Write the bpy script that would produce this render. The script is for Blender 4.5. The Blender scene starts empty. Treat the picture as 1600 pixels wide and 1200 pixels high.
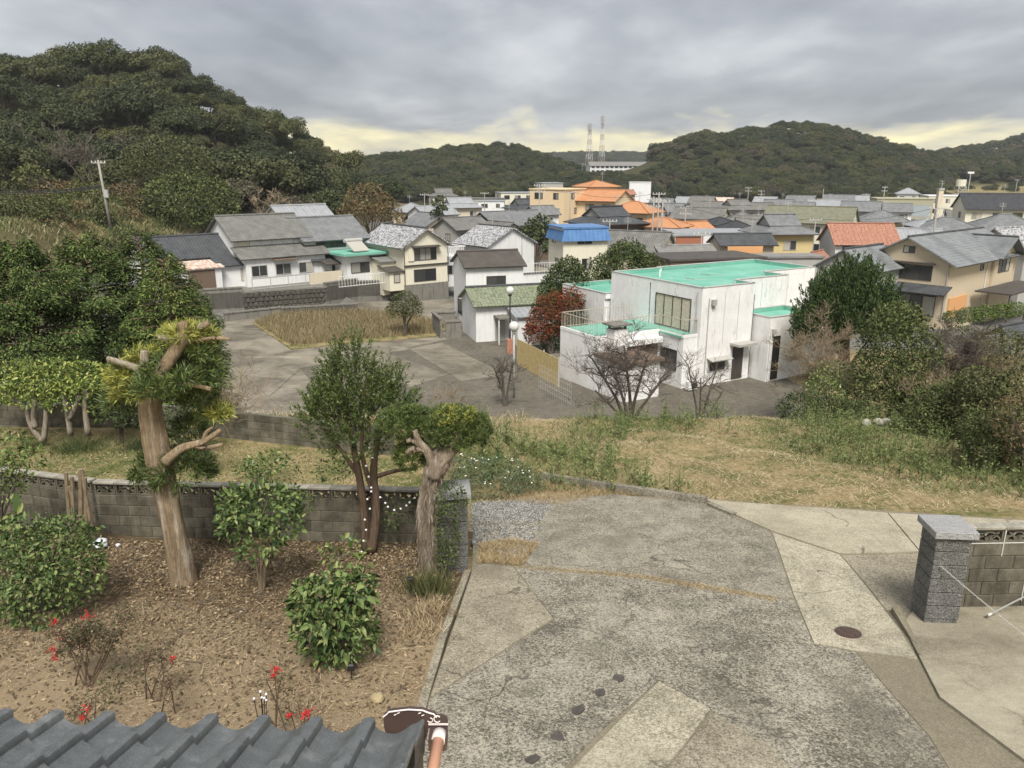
import bpy, bmesh, math, random
import numpy as np
from mathutils import Vector, Matrix
R = math.radians
rnd = random.Random(7)
SC = bpy.context.scene
COL = SC.collection

# ------------------------------------------------------------------ camera
CAMZ = 5.5
PITCH = R(15.6)
FOC = 1200.0                       # focal length in photo pixels (1600 wide)
cam = bpy.data.cameras.new('camera'); cam_o = bpy.data.objects.new('camera', cam); COL.objects.link(cam_o)
cam.sensor_width = 36.0; cam.lens = 36.0 * FOC / 1600.0
cam.clip_start = 0.05; cam.clip_end = 6000
cam_o.location = (0, 0, CAMZ); cam_o.rotation_euler = (R(90) - PITCH, 0, 0)
SC.camera = cam_o

# ------------------------------------------------------------------ world, sun, exposure
SUN_EL, SUN_AZ = R(54), R(176)     # azimuth clockwise from +Y (north = view direction)
world = bpy.data.worlds.new('World'); SC.world = world; world.use_nodes = True
def build_world():
    nt = world.node_tree; N = nt.nodes; L = nt.links
    N.clear()
    out = N.new('ShaderNodeOutputWorld'); bg = N.new('ShaderNodeBackground'); bg.inputs['Strength'].default_value = 0.1
    L.new(bg.outputs[0], out.inputs[0])
    sky = N.new('ShaderNodeTexSky'); sky.sky_type = 'NISHITA'; sky.sun_disc = False
    sky.sun_elevation = SUN_EL; sky.sun_rotation = SUN_AZ; sky.dust_density = 2.0
    tc = N.new('ShaderNodeTexCoord'); sep = N.new('ShaderNodeSeparateXYZ'); L.new(tc.outputs['Generated'], sep.inputs[0])
    def math_(op, a, b=None, clamp=False):
        n = N.new('ShaderNodeMath'); n.operation = op; n.use_clamp = clamp
        for i, v in enumerate((a, b)):
            if v is None: continue
            if isinstance(v, (int, float)): n.inputs[i].default_value = v
            else: L.new(v, n.inputs[i])
        return n.outputs[0]
    z = math_('MAXIMUM', sep.outputs[2], 0.0)
    zz = math_('ADD', z, 0.16)
    u = math_('DIVIDE', sep.outputs[0], zz); v = math_('DIVIDE', sep.outputs[1], zz)
    comb = N.new('ShaderNodeCombineXYZ'); L.new(u, comb.inputs[0]); L.new(v, comb.inputs[1])
    def noise(scale, detail, rough, dist=0.0, loc=(0, 0, 0), sc=(1, 1, 1)):
        mp = N.new('ShaderNodeMapping'); mp.inputs['Location'].default_value = loc; mp.inputs['Scale'].default_value = sc
        L.new(comb.outputs[0], mp.inputs[0])
        n = N.new('ShaderNodeTexNoise'); n.inputs['Scale'].default_value = scale; n.inputs['Detail'].default_value = detail
        n.inputs['Roughness'].default_value = rough; n.inputs['Distortion'].default_value = dist
        L.new(mp.outputs[0], n.inputs['Vector']); return n.outputs[0]
    n1 = noise(0.60, 5, 0.52, 0.25, (4.1, 6.9, 0), (1.5, 1.0, 1)); n2 = noise(1.9, 5, 0.55, 0.2, (1.3, 4.2, 0), (1.6, 1.0, 1))
    mixn = math_('ADD', math_('MULTIPLY', n1, 0.72), math_('MULTIPLY', n2, 0.28))
    ramp = N.new('ShaderNodeValToRGB'); L.new(mixn, ramp.inputs[0])
    e = ramp.color_ramp.elements
    e[0].position = 0.36; e[0].color = (0.84, 0.88, 0.97, 1)
    e[1].position = 0.66; e[1].color = (2.15, 2.16, 2.20, 1)
    m = e.new(0.50); m.color = (1.32, 1.36, 1.45, 1)
    # clear strip under the cloud deck, close to the horizon
    n3 = noise(1.1, 5, 0.58, 0.3, (5.0, 2.0, 0), (1.6, 1.0, 1))
    hz = math_('ADD', math_('MULTIPLY', sep.outputs[2], -11.0), math_('MULTIPLY', n3, 1.35))
    ramp2 = N.new('ShaderNodeValToRGB'); L.new(hz, ramp2.inputs[0])
    e2 = ramp2.color_ramp.elements; e2[0].position = 0.06; e2[0].color = (0, 0, 0, 1); e2[1].position = 0.54; e2[1].color = (1, 1, 1, 1)
    mixh = N.new('ShaderNodeMix'); mixh.data_type = 'RGBA'
    L.new(ramp2.outputs[0], mixh.inputs['Factor']); L.new(ramp.outputs[0], mixh.inputs['A'])
    mixh.inputs['B'].default_value = (4.7, 4.1, 2.15, 1)
    # a little open sky through the cloud
    ms = N.new('ShaderNodeMix'); ms.data_type = 'RGBA'; ms.inputs['Factor'].default_value = 0.06
    L.new(mixh.outputs['Result'], ms.inputs['A']); L.new(sky.outputs[0], ms.inputs['B'])
    L.new(ms.outputs['Result'], bg.inputs['Color'])
build_world()
sun = bpy.data.lights.new('sun', 'SUN'); sun.energy = 1.5; sun.angle = R(22); sun.color = (1.0, 0.96, 0.88)
sun_o = bpy.data.objects.new('sun', sun); COL.objects.link(sun_o)
sd = Vector((math.sin(SUN_AZ) * math.cos(SUN_EL), math.cos(SUN_AZ) * math.cos(SUN_EL), math.sin(SUN_EL)))
sun_o.rotation_euler = sd.to_track_quat('Z', 'Y').to_euler()
VS = SC.view_settings
VS.view_transform = 'Standard'; VS.look = 'None'; VS.exposure = 1.78; VS.gamma = 1.0; VS.use_curve_mapping = False
SC.cycles.max_bounces = 4; SC.cycles.diffuse_bounces = 2; SC.cycles.glossy_bounces = 2; SC.cycles.transparent_max_bounces = 8
SC.cycles.use_denoising = True; SC.cycles.use_adaptive_sampling = True; SC.cycles.adaptive_threshold = 0.025

# ------------------------------------------------------------------ pixel helpers (survey of the photograph)
CP, SP = math.cos(PITCH), math.sin(PITCH)
def ray(px, py):
    a = (px - 800) / FOC; b = (600 - py) / FOC
    return Vector((a, CP + b * SP, -SP + b * CP))
def at(px, py, D):                       # point seen at a pixel at forward distance D
    d = ray(px, py); return Vector((0, 0, CAMZ)) + d * (D / d.y)
def onz(px, py, z):                      # point seen at a pixel on the level z
    d = ray(px, py); return Vector((0, 0, CAMZ)) + d * ((z - CAMZ) / d.z)
def yard(y): return -0.13 * (y - 6.0)
def ony(px, py, dz=0.0):                 # point on the sloping yard plane
    d = ray(px, py); t = (yard(0) + dz - CAMZ) / (d.z + 0.13 * d.y)
    return Vector((0, 0, CAMZ)) + d * t

# ------------------------------------------------------------------ mesh helpers
def np_mesh(name, V, F):
    V = np.asarray(V, dtype=np.float32); F = np.asarray(F, dtype=np.int32)
    me = bpy.data.meshes.new(name); n, k = F.shape
    me.vertices.add(len(V)); me.vertices.foreach_set('co', V.ravel())
    me.loops.add(n * k); me.loops.foreach_set('vertex_index', F.ravel())
    me.polygons.add(n); me.polygons.foreach_set('loop_start', np.arange(0, n * k, k, dtype=np.int32))
    me.update(calc_edges=True); return me
class MB:
    def __init__(s): s.v = []; s.f = []
    def add(s, vs, fs):
        b = len(s.v); s.v += [tuple(p) for p in vs]; s.f += [tuple(i + b for i in f) for f in fs]
    def box(s, x0, x1, y0, y1, z0, z1):
        s.add([(x0,y0,z0),(x1,y0,z0),(x1,y1,z0),(x0,y1,z0),(x0,y0,z1),(x1,y0,z1),(x1,y1,z1),(x0,y1,z1)],
              [(0,3,2,1),(4,5,6,7),(0,1,5,4),(1,2,6,5),(2,3,7,6),(3,0,4,7)]); return s
    def cbox(s, x0, x1, y0, y1, z0, z1, c=0.01):      # box with chamfered edges
        bm = bmesh.new(); bmesh.ops.create_cube(bm, size=1)
        for v in bm.verts: v.co = Vector(((x0+x1)/2 + v.co.x*(x1-x0), (y0+y1)/2 + v.co.y*(y1-y0), (z0+z1)/2 + v.co.z*(z1-z0)))
        bmesh.ops.bevel(bm, geom=bm.edges[:], offset=c, segments=1, affect='EDGES')
        bm.verts.index_update(); s.add([v.co[:] for v in bm.verts], [[v.index for v in f.verts] for f in bm.faces]); bm.free(); return s
    def prism(s, poly, z0, z1):          # xy polygon (ccw) extruded in z
        n = len(poly)
        s.add([(p[0], p[1], z0) for p in poly] + [(p[0], p[1], z1) for p in poly],
              [tuple(range(n-1, -1, -1)), tuple(range(n, 2*n))] + [(i, (i+1) % n, n+(i+1) % n, n+i) for i in range(n)]); return s
    def slab(s, pts, th):                # 3d polygon with thickness downwards
        n = len(pts)
        s.add([tuple(p) for p in pts] + [(p[0], p[1], p[2]-th) for p in pts],
              [tuple(range(n)), tuple(range(2*n-1, n-1, -1))] + [(i, n+i, n+(i+1) % n, (i+1) % n) for i in range(n)]); return s
    def bar(s, a, b, w, h=None, up=(0,0,1)):
        h = h or w; a = Vector(a); b = Vector(b); d = (b-a).normalized(); u = Vector(up)
        if abs(d.dot(u)) > 0.98: u = Vector((0,1,0))
        x = d.cross(u).normalized()*w/2; y = x.cross(d).normalized()*h/2
        s.add([a-x-y, a+x-y, a+x+y, a-x+y, b-x-y, b+x-y, b+x+y, b-x+y], [(0,1,2,3),(7,6,5,4),(0,4,5,1),(1,5,6,2),(2,6,7,3),(3,7,4,0)]); return s
    def tube(s, path, rad, n=6, cap=True):
        path = [Vector(p) for p in path]; m = len(path)
        if isinstance(rad, (int, float)): rad = [rad]*m
        base = len(s.v); ref = None
        for i, p in enumerate(path):
            d = (path[min(i+1, m-1)] - path[max(i-1, 0)])
            d = d.normalized() if d.length > 1e-9 else Vector((0,0,1))
            if ref is None:
                ref = Vector((1,0,0)) if abs(d.x) < 0.8 else Vector((0,1,0))
            x = (ref - d*ref.dot(d)).normalized(); ref = x; y = d.cross(x)
            for k in range(n):
                a = 2*math.pi*k/n
                s.v.append(tuple(p + (x*math.cos(a) + y*math.sin(a))*rad[i]))
        for i in range(m-1):
            for k in range(n):
                s.f.append((base+i*n+k, base+i*n+(k+1) % n, base+(i+1)*n+(k+1) % n, base+(i+1)*n+k))
        if cap:
            s.f.append(tuple(base+k for k in range(n-1, -1, -1))); s.f.append(tuple(base+(m-1)*n+k for k in range(n)))
        return s
    def ball(s, c, r, seg=10, rings=6, sz=1.0):
        c = Vector(c); pts = []; fs = []
        for i in range(rings+1):
            t = math.pi*i/rings
            for k in range(seg):
                a = 2*math.pi*k/seg; pts.append(c + Vector((r*math.sin(t)*math.cos(a), r*math.sin(t)*math.sin(a), r*sz*math.cos(t))))
        for i in range(rings):
            for k in range(seg):
                fs.append((i*seg+k, (i+1)*seg+k, (i+1)*seg+(k+1) % seg, i*seg+(k+1) % seg))
        s.add(pts, fs); return s
    def mesh(s, name):
        me = bpy.data.meshes.new(name); me.from_pydata(s.v, [], s.f); me.update(); return me
    def build(s, name, mat, parent=None, smooth=False):
        return obj(name, s.mesh(name), mat, parent, smooth)
def obj(name, me, mat, parent=None, smooth=False, loc=None, rz=None):
    if mat and not me.materials: me.materials.append(mat)
    if smooth: me.polygons.foreach_set('use_smooth', [True]*len(me.polygons))
    o = bpy.data.objects.new(name, me); COL.objects.link(o)
    if parent: o.parent = parent
    if loc is not None: o.location = loc
    if rz is not None: o.rotation_euler = (0, 0, rz)
    return o
def tag(o, label=None, cat=None, group=None, kind=None):
    if label: o['label'] = label
    if cat: o['category'] = cat
    if group: o['group'] = group
    if kind: o['kind'] = kind
    return o
def empty(name, loc=(0,0,0), rz=0.0, label=None, cat=None, group=None):
    o = bpy.data.objects.new(name, None); COL.objects.link(o); o.location = loc; o.rotation_euler = (0,0,rz)
    o.empty_display_size = 0.2
    return tag(o, label, cat, group)
def copy_tree(o, parent=None):
    c = o.copy(); COL.objects.link(c); c.parent = parent
    for ch in o.children: copy_tree(ch, c)
    return c

# ------------------------------------------------------------------ materials
MATS = {}
class NT:
    def __init__(s, name):
        s.m = bpy.data.materials.new(name); s.m.use_nodes = True; s.nt = s.m.node_tree; s.N = s.nt.nodes; s.L = s.nt.links
        s.b = s.N['Principled BSDF']; s._tc = None
    def set(s, k, v):
        i = s.b.inputs[k]
        if hasattr(v, 'is_linked') or isinstance(v, bpy.types.NodeSocket): s.L.new(v, i)
        else: i.default_value = (*v, 1) if isinstance(v, tuple) and len(v) == 3 and k in ('Base Color',) else v
        return s
    def coord(s, kind='Object'):
        if s._tc is None: s._tc = s.N.new('ShaderNodeTexCoord')
        return s._tc.outputs[kind]
    def pos(s):
        n = s.N.new('ShaderNodeNewGeometry'); return n.outputs['Position']
    def map(s, vec, sc=(1,1,1), loc=(0,0,0), rot=(0,0,0)):
        n = s.N.new('ShaderNodeMapping'); s.L.new(vec, n.inputs[0]); n.inputs['Scale'].default_value = sc
        n.inputs['Location'].default_value = loc; n.inputs['Rotation'].default_value = rot; return n.outputs[0]
    def noise(s, vec, scale, detail=3, rough=0.5, dist=0.0):
        n = s.N.new('ShaderNodeTexNoise'); s.L.new(vec, n.inputs['Vector']); n.inputs['Scale'].default_value = scale
        n.inputs['Detail'].default_value = detail; n.inputs['Roughness'].default_value = rough; n.inputs['Distortion'].default_value = dist
        return n.outputs[0]
    def voro(s, vec, scale, feat='F1', out='Distance'):
        n = s.N.new('ShaderNodeTexVoronoi'); n.feature = feat; s.L.new(vec, n.inputs['Vector']); n.inputs['Scale'].default_value = scale
        return n.outputs[out]
    def wave(s, vec, scale, axis='X', dist=0.0, prof='SIN'):
        n = s.N.new('ShaderNodeTexWave'); n.bands_direction = axis; n.wave_profile = prof; s.L.new(vec, n.inputs['Vector'])
        n.inputs['Scale'].default_value = scale; n.inputs['Distortion'].default_value = dist; return n.outputs['Fac']
    def ramp(s, fac, stops, interp='LINEAR'):
        n = s.N.new('ShaderNodeValToRGB'); s.L.new(fac, n.inputs[0]); cr = n.color_ramp; cr.interpolation = interp
        while len(cr.elements) < len(stops): cr.elements.new(0.5)
        for e, (p, c) in zip(cr.elements, stops):
            e.position = p; e.color = (c, c, c, 1) if isinstance(c, (int, float)) else (*c, 1)
        return n.outputs[0]
    def mix(s, fac, a, b, mode='MIX'):
        n = s.N.new('ShaderNodeMix'); n.data_type = 'RGBA'; n.blend_type = mode
        for k, v in (('Factor', fac), ('A', a), ('B', b)):
            i = n.inputs[k] if k != 'Factor' else n.inputs[0]
            if k == 'A': i = n.inputs[6]
            if k == 'B': i = n.inputs[7]
            if isinstance(v, bpy.types.NodeSocket): s.L.new(v, i)
            elif isinstance(v, (int, float)): i.default_value = v if k == 'Factor' else (v, v, v, 1)
            else: i.default_value = (*v, 1)
        return n.outputs[2]
    def math(s, op, a, b=0.0, clamp=False):
        n = s.N.new('ShaderNodeMath'); n.operation = op; n.use_clamp = clamp
        for i, v in enumerate((a, b)):
            if isinstance(v, (int, float)): n.inputs[i].default_value = v
            else: s.L.new(v, n.inputs[i])
        return n.outputs[0]
    def sep(s, vec):
        n = s.N.new('ShaderNodeSeparateXYZ'); s.L.new(vec, n.inputs[0]); return n.outputs
    def attr(s, name):
        n = s.N.new('ShaderNodeAttribute'); n.attribute_name = name; return n.outputs
    def island(s):
        n = s.N.new('ShaderNodeNewGeometry'); return n.outputs['Random Per Island']
    def orand(s):
        n = s.N.new('ShaderNodeObjectInfo'); return n.outputs['Random']
    def bump(s, h, strength=0.5, dist=0.02):
        n = s.N.new('ShaderNodeBump'); n.inputs['Strength'].default_value = strength; n.inputs['Distance'].default_value = dist
        s.L.new(h, n.inputs['Height']); s.L.new(n.outputs[0], s.b.inputs['Normal']); return s
    def done(s, rough=0.8, spec=0.3):
        if not s.b.inputs['Roughness'].is_linked: s.b.inputs['Roughness'].default_value = rough
        s.b.inputs['Specular IOR Level'].default_value = spec
        MATS[s.m.name] = s.m; return s.m
def plain(name, col, rough=0.7, spec=0.3, var=0.12, scale=6.0, metal=0.0):
    t = NT(name); p = t.coord('Object')
    n = t.noise(p, scale, 4, 0.6)
    c = t.mix(t.ramp(n, [(0.3, 0.0), (0.7, 1.0)]), tuple(x*(1-var) for x in col), tuple(min(1, x*(1+var)) for x in col))
    t.set('Base Color', c); t.set('Metallic', metal)
    return t.done(rough, spec)
def leafmat(name, cols, rough=0.55, spec=0.35, tint=0.25):
    """foliage: each leaf (mesh island) takes its own tone; each plant (object) shifts a little"""
    t = NT(name); n = len(cols)
    c = t.ramp(t.island(), [((i+0.5)/n, c) for i, c in enumerate(cols)])
    k = t.ramp(t.orand(), [(0.0, (1-tint, 1-tint, 1-tint*0.8)), (0.5, (1, 1, 1)), (1.0, (1+tint, 1+tint*0.75, 1-tint*0.2))])
    c = t.mix(1.0, c, k, 'MULTIPLY')
    t.set('Base Color', c)
    return t.done(rough, spec)
# ------------------------------------------------------------------ terrain
def sst(a, b, x):
    t = np.clip((x - a) / (b - a), 0, 1); return t*t*(3-2*t)
ctl = []
def C(px, py, D, th=0.0):
    p = at(px, py, D); ctl.append((p.x, p.y, p.z - th))
def CW(x, y, z): ctl.append((x, y, z))
TH = 9.0
# left hill: skyline, flank, foot, back
for px, py, D in ((-250,62,170),(-100,66,172),(0,68,175),(100,74,180),(200,86,185),(300,103,190),(350,125,195),(400,152,200),(440,182,205),(500,215,212),(545,247,220),(580,290,228)): C(px, py, D, TH)
for px, py, D in ((0,165,140),(120,165,142),(240,165,146),(340,190,150),(430,235,160),(500,270,172),(-150,165,138)): C(px, py, D, TH-1)
for px, py, D in ((0,265,112),(120,262,114),(230,262,116),(330,275,120),(430,292,130),(510,312,145),(-150,260,110)): C(px, py, D, 5)
for px, py, D in ((-150,325,90),(0,322,92),(80,318,94),(160,318,94),(215,322,94)): C(px, py, D, 0)
for px, py, D in ((-60,352,78),(60,352,78),(160,352,78)): C(px, py, D, 0)
for x, y, z in ((-150,300,2),(-100,300,0),(-60,300,-4),(-30,270,-8),(-200,300,10),(-250,200,30),(-250,120,18),(-200,60,0)): CW(x, y, z)
for x, y, z in ((-34,92,-4.6),(-24,96,-5.0),(-14,98,-6.2),(-42,90,-2.5),(-36,74,-5.1),(-28,74,-5.1),(-20,76,-5.1),(-38,66,-5.6),(-45,60,-5),(-55,60,-3),(-30,112,-3.8),(-18,125,-6.5),(-24,140,-5),(-20,170,-7.6),(-60,45,-4.5)): CW(x, y, z)
# lot and village plain
for x in (-30,-15,0,15,30):
    for y in (42,50,60): CW(x, y, -7.6 if x < 20 else -7.2)
for x, y in ((-10,66),(5,70),(20,70),(-12,90),(0,90),(20,90),(45,70),(45,50),(60,60),(70,90),(-5,110),(20,110),(50,110),(90,110),(-8,130),(20,130),(60,130),(100,140),(-5,160),(30,160),(80,170),(130,170),(-10,200),(30,200),(80,210),(140,210),(-10,240),(40,250),(100,260),(170,250),(0,290),(60,300),(120,310),(-25,310),(180,290),(230,250),(-40,320),(120,60),(160,100),(200,150),(250,200)):
    CW(x, y, -8.3 - 0.002*y)
# middle hill, right hill, far right slopes
for px, py, D in ((560,262,370),(600,246,400),(640,240,420),(680,236,430),(720,226,450),(760,222,460),(800,221,470),(850,238,470),(885,256,480)): C(px, py, D, 8)
for px, py, D in ((580,290,340),(640,285,350),(700,272,370),(760,268,380),(820,270,380),(870,282,380)): C(px, py, D, 7)
for px, py, D in ((960,262,520),(1000,236,440),(1030,222,430),(1060,207,435),(1100,200,440),(1150,207,440),(1185,195,450),(1240,186,450),(1290,190,450),(1340,205,450),(1390,216,450),(1440,240,440),(1480,262,430)): C(px, py, D, 8)
for px, py, D in ((1020,270,380),(1080,255,385),(1150,250,390),(1220,245,395),(1290,245,395),(1360,250,390),(1420,268,380),(1470,285,370)): C(px, py, D, 7)
for px, py, D in ((880,274,470),(920,277,480),(960,276,480),(1000,272,470)): C(px, py, D, 0)
for px, py, D in ((1440,238,680),(1500,232,700),(1560,225,700),(1600,212,690),(1700,205,680)): C(px, py, D, 7)
for px, py, D in ((1520,285,430),(1600,284,430),(1700,284,430),(1540,262,520),(1620,258,520)): C(px, py, D, 0)
for px, py, D in ((860,244,1300),(900,243,1300),(950,243,1300),(1000,243,1300)): C(px, py, D, 2)
for px, py, D in ((900,262,650),(950,259,650)): C(px, py, D, 5)
for x, y, z in ((-200,500,-6),(-100,560,-6),(0,620,-6),(200,640,-5),(400,560,0),(350,350,-6),(-250,420,0),(500,700,10),(300,900,-8),(-300,900,-8),(700,1200,-6),(-600,700,-6),(-700,1500,-8),(0,2000,-8),(900,2200,-8),(-900,2300,-8),(0,900,-8),(1300,900,0),(900,400,5)): CW(x, y, z)
ctl = np.array(ctl)
def tps_k(r2): return np.where(r2 > 0, 0.5*r2*np.log(np.maximum(r2, 1e-12)), 0.0)
cs = np.column_stack((ctl[:,0]/100, ctl[:,1]/100))
def tps_fit(lam=0.002):
    n = len(cs); d2 = ((cs[:,None,:]-cs[None,:,:])**2).sum(-1)
    K = tps_k(d2) + lam*np.eye(n); P = np.column_stack((np.ones(n), cs))
    A = np.zeros((n+3, n+3)); A[:n,:n] = K; A[:n,n:] = P; A[n:,:n] = P.T
    return np.linalg.solve(A, np.concatenate((ctl[:,2], np.zeros(3))))
W_ = tps_fit()
def far_h(x, y):
    q = np.column_stack((np.ravel(x)/100, np.ravel(y)/100)); out = np.empty(len(q))
    for i in range(0, len(q), 4000):
        s = q[i:i+4000]; d2 = ((s[:,None,:]-cs[None,:,:])**2).sum(-1)
        out[i:i+4000] = tps_k(d2) @ W_[:-3] + W_[-3] + s @ W_[-2:]
    return out.reshape(np.shape(x))
def near_h(x, y):
    x = np.asarray(x, float); y = np.asarray(y, float)
    yd = -0.13*(y-6.0)
    right = np.where(y < 14.8, yd, -1.144 - (y-14.8)*0.165)
    right = np.where(y > 26, -2.99 - (y-26)*0.46, right)
    right = np.maximum(right, -7.6)
    hedge = np.where(y < 14.8, yd, -1.144 - (y-14.8)*0.165)
    hedge = np.where(y > 25, -2.83 - (y-25)*0.20, hedge); hedge = np.maximum(hedge, -7.4)
    left = np.where(y < 12.45, yd, -1.22 + 0*y)
    left = np.where(y > 20.4, -1.22 - (y-20.4)*0.36, left); left = np.maximum(left, -7.6)
    wl = sst(-3.2, -1.2, x - sst(13, 20, y)*2.0); wr = sst(12.0, 17.0, x - sst(27, 35, y)*6)
    h = left*(1-wl) + right*wl
    bump = (.10*np.sin(x*.9+1)*np.sin(y*.8) + .07*np.sin(x*2.1+y*1.3) + .05*np.sin(x*1.3-y*2.3))*sst(16.5, 18.5, y)*(1-sst(25, 27, y))*sst(-2, 1, x)
    return h*(1-wr) + hedge*wr + bump
def terr(x, y):
    x = np.asarray(x, float); y = np.asarray(y, float)
    b = sst(38, 50, y + np.maximum(0, np.abs(x-5)-18)*0.3)
    f = np.clip(far_h(x, y), -30, 80)
    lot = sst(-33, -30, x)*(1-sst(12, 20, x))*sst(34, 38, y)*(1-sst(66, 72, y))
    h = near_h(x, y)*(1-b) + f*b
    # level pads
    h = h*(1-lot) + (-7.6)*lot
    yw = np.interp(x, [-42, -30.2, -26.0, -17.2, -14.5, -9.8, -6], [68.5, 69.0, 70.5, 75.0, 80.0, 84.0, 86])     # foot of the retaining walls
    front = sst(-44, -38, x)*(1-sst(-8, -4, x))*sst(36, 42, y)*(1-sst(2.2, 3.0, y-yw)); h = h*(1-front) + (-7.6)*front
    back = sst(-50, -44, x)*(1-sst(-9, -7, x))*sst(2.2, 3.0, y-yw)*(1-sst(10, 22, y-yw)); h = h*(1-back) + (-5.9)*back
    return h
def terr1(x, y): return float(terr(np.array([x]), np.array([y]))[0])
def _mt():
    t = NT('ground_cover'); p = t.pos()
    n1 = t.noise(p, 0.9, 5, 0.6); n2 = t.noise(p, 6.0, 4, 0.65); n3 = t.noise(p, 45.0, 3, 0.7)
    straw = t.mix(n3, (0.15, 0.11, 0.055), (0.46, 0.36, 0.20)); green = t.mix(n3, (0.035, 0.05, 0.015), (0.16, 0.17, 0.055))
    field = t.mix(t.ramp(t.math('ADD', t.math('MULTIPLY', n1, 0.6), t.math('MULTIPLY', n2, 0.4)), [(0.44, 0.0), (0.60, 1.0)]), straw, green)
    town = t.mix(n2, (0.10, 0.098, 0.09), (0.22, 0.21, 0.19)); wood = t.mix(n2, (0.030, 0.034, 0.014), (0.085, 0.075, 0.038))
    c = t.mix(t.attr('town')[2], field, town); c = t.mix(t.attr('wood')[2], c, wood)
    t.set('Base Color', c); t.bump(n3, 0.5, 0.03); return t.done(0.9, 0.1)
def build_terrain():
    ys = [2.0]
    while ys[-1] < 46: ys.append(ys[-1] + 0.45)
    while ys[-1] < 5000: ys.append(ys[-1]*1.022 + 0.3)
    ys = np.array(ys); us = np.linspace(-1.25, 1.25, 200)
    Y, U = np.meshgrid(ys, us, indexing='ij'); X = U*(Y + 9.0)
    Z = terr(X, Y)
    Z = np.where(Y > 1800, np.minimum(Z, -8.0), Z)
    Z = Z - 0.10*(Y < 13.5) - 0.06*((Y >= 13.5) & (Y < 36))
    ny, nx = X.shape
    V = np.column_stack((X.ravel(), Y.ravel(), Z.ravel())); idx = np.arange(ny*nx).reshape(ny, nx)
    F = np.column_stack((idx[:-1,:-1].ravel(), idx[:-1,1:].ravel(), idx[1:,1:].ravel(), idx[1:,:-1].ravel()))
    me = np_mesh('terrain', V, F)
    town = sst(41, 44, Y - 12*sst(8, 14, X))*(1-sst(300, 340, Y)) * sst(-44, -36, X)
    hill = np.clip(sst(-7.0, -4.5, Z)*sst(95, 112, Y) + sst(300, 330, Y) + .75*(1-sst(-44, -36, X))*sst(40, 60, Y), 0, 1)
    hill = np.where((X > 120) & (Y > 300) & (Z < -2), 0.0, hill)
    a = me.attributes.new('town', 'FLOAT', 'POINT'); a.data.foreach_set('value', town.ravel().astype(np.float32))
    a = me.attributes.new('wood', 'FLOAT', 'POINT'); a.data.foreach_set('value', hill.ravel().astype(np.float32))
    o = obj('terrain', me, _mt(), smooth=True); tag(o, kind='structure'); return o
build_terrain()

# ------------------------------------------------------------------ foliage generators
def rot_basis(nrm, rng):
    n = nrm/np.maximum(np.linalg.norm(nrm, axis=1, keepdims=True), 1e-9)
    r = rng.normal(size=n.shape); a = np.cross(n, r); a /= np.maximum(np.linalg.norm(a, axis=1, keepdims=True), 1e-9)
    return n, a, np.cross(n, a)
def leaf_quads(P, nrm, ln, wd, rng, along=None, droop=0.0):
    """one rhombic leaf for every point; P,nrm (n,3); ln,wd (n,)"""
    n, a, b = rot_basis(nrm, rng)
    if along is not None:
        a = along/np.maximum(np.linalg.norm(along, axis=1, keepdims=True), 1e-9); b = np.cross(n, a); b /= np.maximum(np.linalg.norm(b, axis=1, keepdims=True), 1e-9)
    L = ln[:,None]; W = wd[:,None]
    tip = P + a*L; tip[:,2] -= droop*ln
    V = np.stack((P, P + a*L*0.45 + b*W*0.5 + n*W*0.12, tip, P + a*L*0.45 - b*W*0.5 + n*W*0.12), axis=1).reshape(-1, 3)
    return V, np.arange(len(P)*4).reshape(-1, 4)
def sph(rng, n, zmin=-1.0):
    z = rng.uniform(zmin, 1, n); a = rng.uniform(0, 2*np.pi, n); r = np.sqrt(np.maximum(0, 1-z*z))
    return np.column_stack((r*np.cos(a), r*np.sin(a), z))
def lobe_leaves(lobes, per, size, rng, aspect=0.55, zmin=-0.5, shell=(0.72, 1.06), jit=0.7, upb=0.25):
    """lobes: (x,y,z,rx,rz); leaves on and just inside the lobe surfaces"""
    Ps, Ns = [], []
    tot = sum(l[3]**2 for l in lobes)
    for (x, y, z, rx, rz) in lobes:
        n = max(8, int(per*len(lobes)*rx*rx/tot))
        d = sph(rng, n, zmin); s = rng.uniform(*shell, n)[:,None]
        bumps = 1 + 0.10*np.sin(d[:,:1]*7+x*3)*np.sin(d[:,1:2]*6+y*2)*np.cos(d[:,2:]*5)
        Ps.append(np.array([x, y, z]) + d*np.array([rx, rx, rz])*s*bumps)
        Ns.append(d + rng.normal(size=d.shape)*jit*0.6 + np.array([0, 0, upb]))
    P = np.concatenate(Ps); N = np.concatenate(Ns)
    ln = size*rng.uniform(0.6, 1.35, len(P))
    return leaf_quads(P, N, ln, ln*aspect*rng.uniform(0.8, 1.2, len(P)), rng)
def dome_lobes(rng, R_, H_, base, n, lr):
    out = []
    for i in range(n):
        d = sph(rng, 1, -0.15)[0]; k = rng.uniform(0.45, 0.85)
        r = lr*rng.uniform(0.7, 1.25)
        out.append((d[0]*R_*k, d[1]*R_*k, base + H_*0.35 + d[2]*H_*0.5*k, r, r*rng.uniform(0.6, 0.85)))
    return out
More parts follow.
